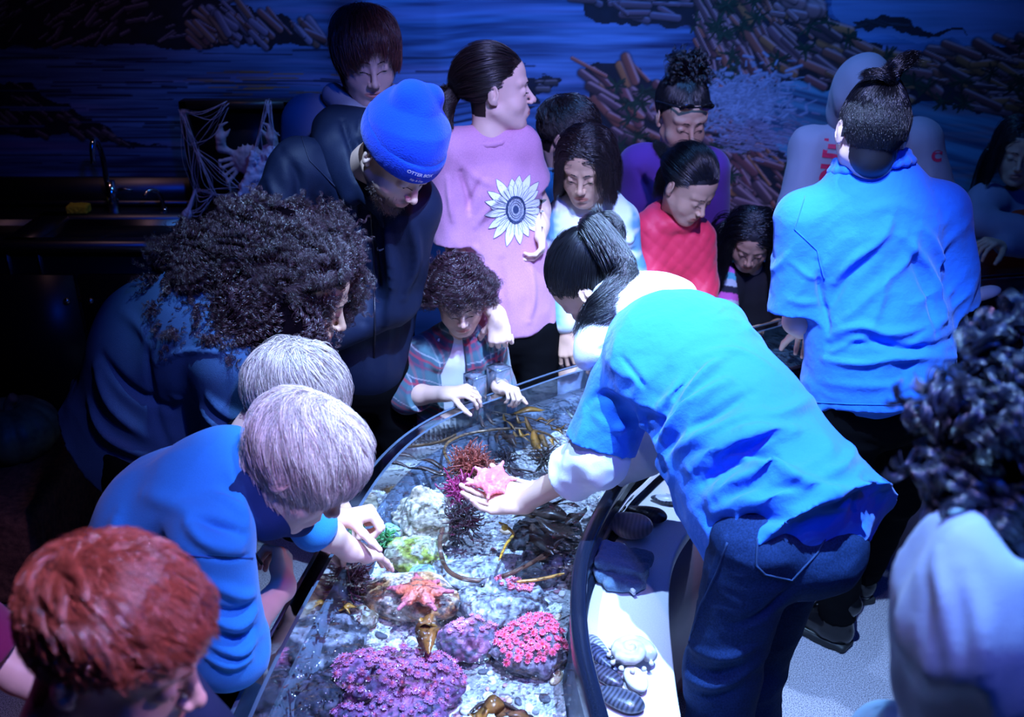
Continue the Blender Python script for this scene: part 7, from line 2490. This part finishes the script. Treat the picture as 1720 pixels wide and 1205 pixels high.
curve_px(SG, bvg, [(1238, 471), (1247, 472), (1254, 485), (1266, 489), (1275, 479), (1285, 480), (1286, 490), (1274, 501), (1265, 500), (1267, 489)], .0016, M_lil, 'line_print')
curve_px(SG, bvg, [(1278, 494), (1284, 486), (1292, 486), (1294, 495), (1286, 499), (1279, 496)], .0016, M_lil, 'line_print'); curve_px(SG, bvg, [(1287, 479), (1291, 473), (1296, 471)], .0014, M_lil, 'line_print')
for u, v in ((1237, 511), (1282, 515), (1259, 526)):
    curve_px(SG, bvg, [(u - 3, v), (u, v - 3), (u + 3, v), (u, v + 3), (u - 3, v)], .0018, M_lil, 'dot_print')
cq = [(SG.J['neck'] - V(0, 0, .03), .075), (J['sl'], .055), (J['sr'], .055)]
X = grow(h, 620, 28, length=.30, steps=16, flow=part_down(.05, -.45), lift=(.05, .12), grav=.9, spread=.009, clump=.6, jit=.08, seed=41, coll=cq, wave=.012)
hair(SG, X, .00045, H_black)

J = dict(pelvis=at(1455, 440, 3.62), neck=at(1452, 222, 3.56), sl=at(1546, 235, 3.56), sr=at(1366, 250, 3.56), el=at(1575, 340, 3.52), er=at(1345, 350, 3.48), wl=at(1540, 400, 3.35), wr=at(1352, 420, 3.32))
J.update(standing(J['pelvis'], 270))
HM = Person('person in a grey hooded sweatshirt with red lettering, hood up', J, 'light')
h = make_head(at(1446, 176, 3.48), 262, -30, 0, 1.02, 'light', (.02, .015, .015))
HM.body(h, W=(.17, .17, .18, .13), hres=.0034)
S, T, up, L = torso(HM.J, (.20, .20, .205, .15, .065), inflate=.012)
for x in 'lr': S.cone(J['s' + x], J['e' + x], .075, .066, .04); S.cone(J['e' + x], J['w' + x], .066, .05, .03)
M_grey = cl('grey_sweatshirt', (.27, .27, .33))
HM.cloth('sweatshirt', S, M_grey, .008, disp=wrinkles(V(.15, 0, 1), .007, 10, 12, None, cloth_disp(T, .005, 7))); bvh_ = bvh_of(*HM.last)
S = Shape(); g = h.g
S.ell(g(0, -.03, .035), V(.105, .125, .120), h.M, 0); S.ell(g(0, -.05, -.07), V(.10, .10, .11), h.M, .04); S.cone(g(0, -.02, .10), g(0, .05, .11), .06, .04, .05)
S.ell(g(0, .085, -.01), V(.080, .10, .105), h.M, .012, sub=True); S.clip(g(0, .075, 0), h.M @ V(0, 1, -.15), .01)
HM.cloth('hood', S, M_grey, .006, disp=lambda P: -.004 * noise(P, 18))
HM.trousers(M_blackc, .16, (.10, .07, .06), 1., .012, .0)
c3 = on_photo(bvh_, 1392, 288); n_ = unit(V(0, 0, CAM_H) - c3); ux = unit(np.cross(V(0, 0, 1), n_)); uy = np.cross(n_, ux)
Vt, F = text_on('DOUT', .078, bvh_, c3, uy, -ux, n_, .002, .004); mk('chest_lettering', Vt, F, mat('red_print', (.55, .02, .08)), parent=HM.root, rel=HM.org, smooth=False)
c3 = on_photo(bvh_, 1573, 262)
if c3 is not None:
    Vt, F = text_on('C', .05, bvh_, c3, ux, uy, n_, .002, .003); mk('sleeve_emblem', Vt, F, bpy.data.materials['red_print'], parent=HM.root, rel=HM.org, smooth=False)

J = dict(pelvis=at(1712, 520, 3.86), neck=at(1722, 320, 3.84), sl=at(1790, 350, 3.9), sr=at(1655, 338, 3.80), el=at(1790, 420, 3.7), er=at(1640, 372, 3.70), wl=at(1690, 410, 3.62), wr=at(1765, 395, 3.60))
J.update(standing(J['pelvis'], 260))
VP = Person('person with crossed arms in a rust vest over a grey sleeved shirt', J, 'tan')
h = make_head(at(1712, 250, 3.78), 250, -16, 0, 1.0, 'tan', (.01, .01, .01))
VP.body(h, hres=.0034, hands=dict(l=dict(curl=.4), r=dict(curl=.4)))
S, T, up, L = torso(VP.J, (.17, .17, .175, .125, .06), inflate=.006)
for x in 'lr': S.cone(J['s' + x], J['e' + x], .062, .055, .05); S.cone(J['e' + x], J['w' + x], .058, .045, .03)
VP.cloth('grey_shirt', S, cl('grey_marl', (.22, .22, .30)), .008, disp=cloth_disp(T)); 
S, T, up, L = torso(VP.J, (.18, .18, .17, .11, .04), inflate=.018); S.disp(cloth_disp(T, .004, 18, 2, (.3, .3, 2)))
VP.cloth('rust_vest', S, cl('rust_quilt', (.42, .05, .02)), .008); VP.trousers(M_blackc, .16, (.1, .07, .06), 1., .012, .0)
cq = [(VP.J['neck'] - V(0, 0, .03), .08)]
X = grow(h, 420, 20, length=.24, steps=14, flow=part_down(0, -.1), lift=(.05, .10), grav=.92, spread=.009, seed=43, coll=cq); hair(VP, X, .0006, H_black)

# black and white soft toy at the dark rim
b_ = at(1645, 545, 3.20)
S = Shape(); S.ell(b_, (.075, .06, .095)); S.ell(b_ + V(0, -.01, .08), (.05, .045, .045), None, .03); S.cone(b_ + V(.06, 0, .03), b_ + V(.075, 0, -.06), .03, .02, .02)
o = mk('soft_toy', *S.mesh(.006), M_blackc, org=b_); tag(o, 'small black soft toy with a white cap by the shaded tank rim', 'toy')
S = Shape(); S.ell(b_ + V(-.005, -.015, .125), (.045, .03, .020), frame(80, 10, 20)); S.cone(b_ + V(-.03, -.02, .115), b_ + V(-.045, -.02, .10), .02, .014, .02)
mk('white_cap', *S.mesh(.004), M_white, parent=o, rel=b_)
S = Shape(); S.ell(b_ + V(.05, -.045, .0), (.018, .012, .036)); mk('white_patch', *S.mesh(.004), M_white, parent=o, rel=b_)
# floor-standing grey panel and its dark kick behind the standing guide belong to the tank
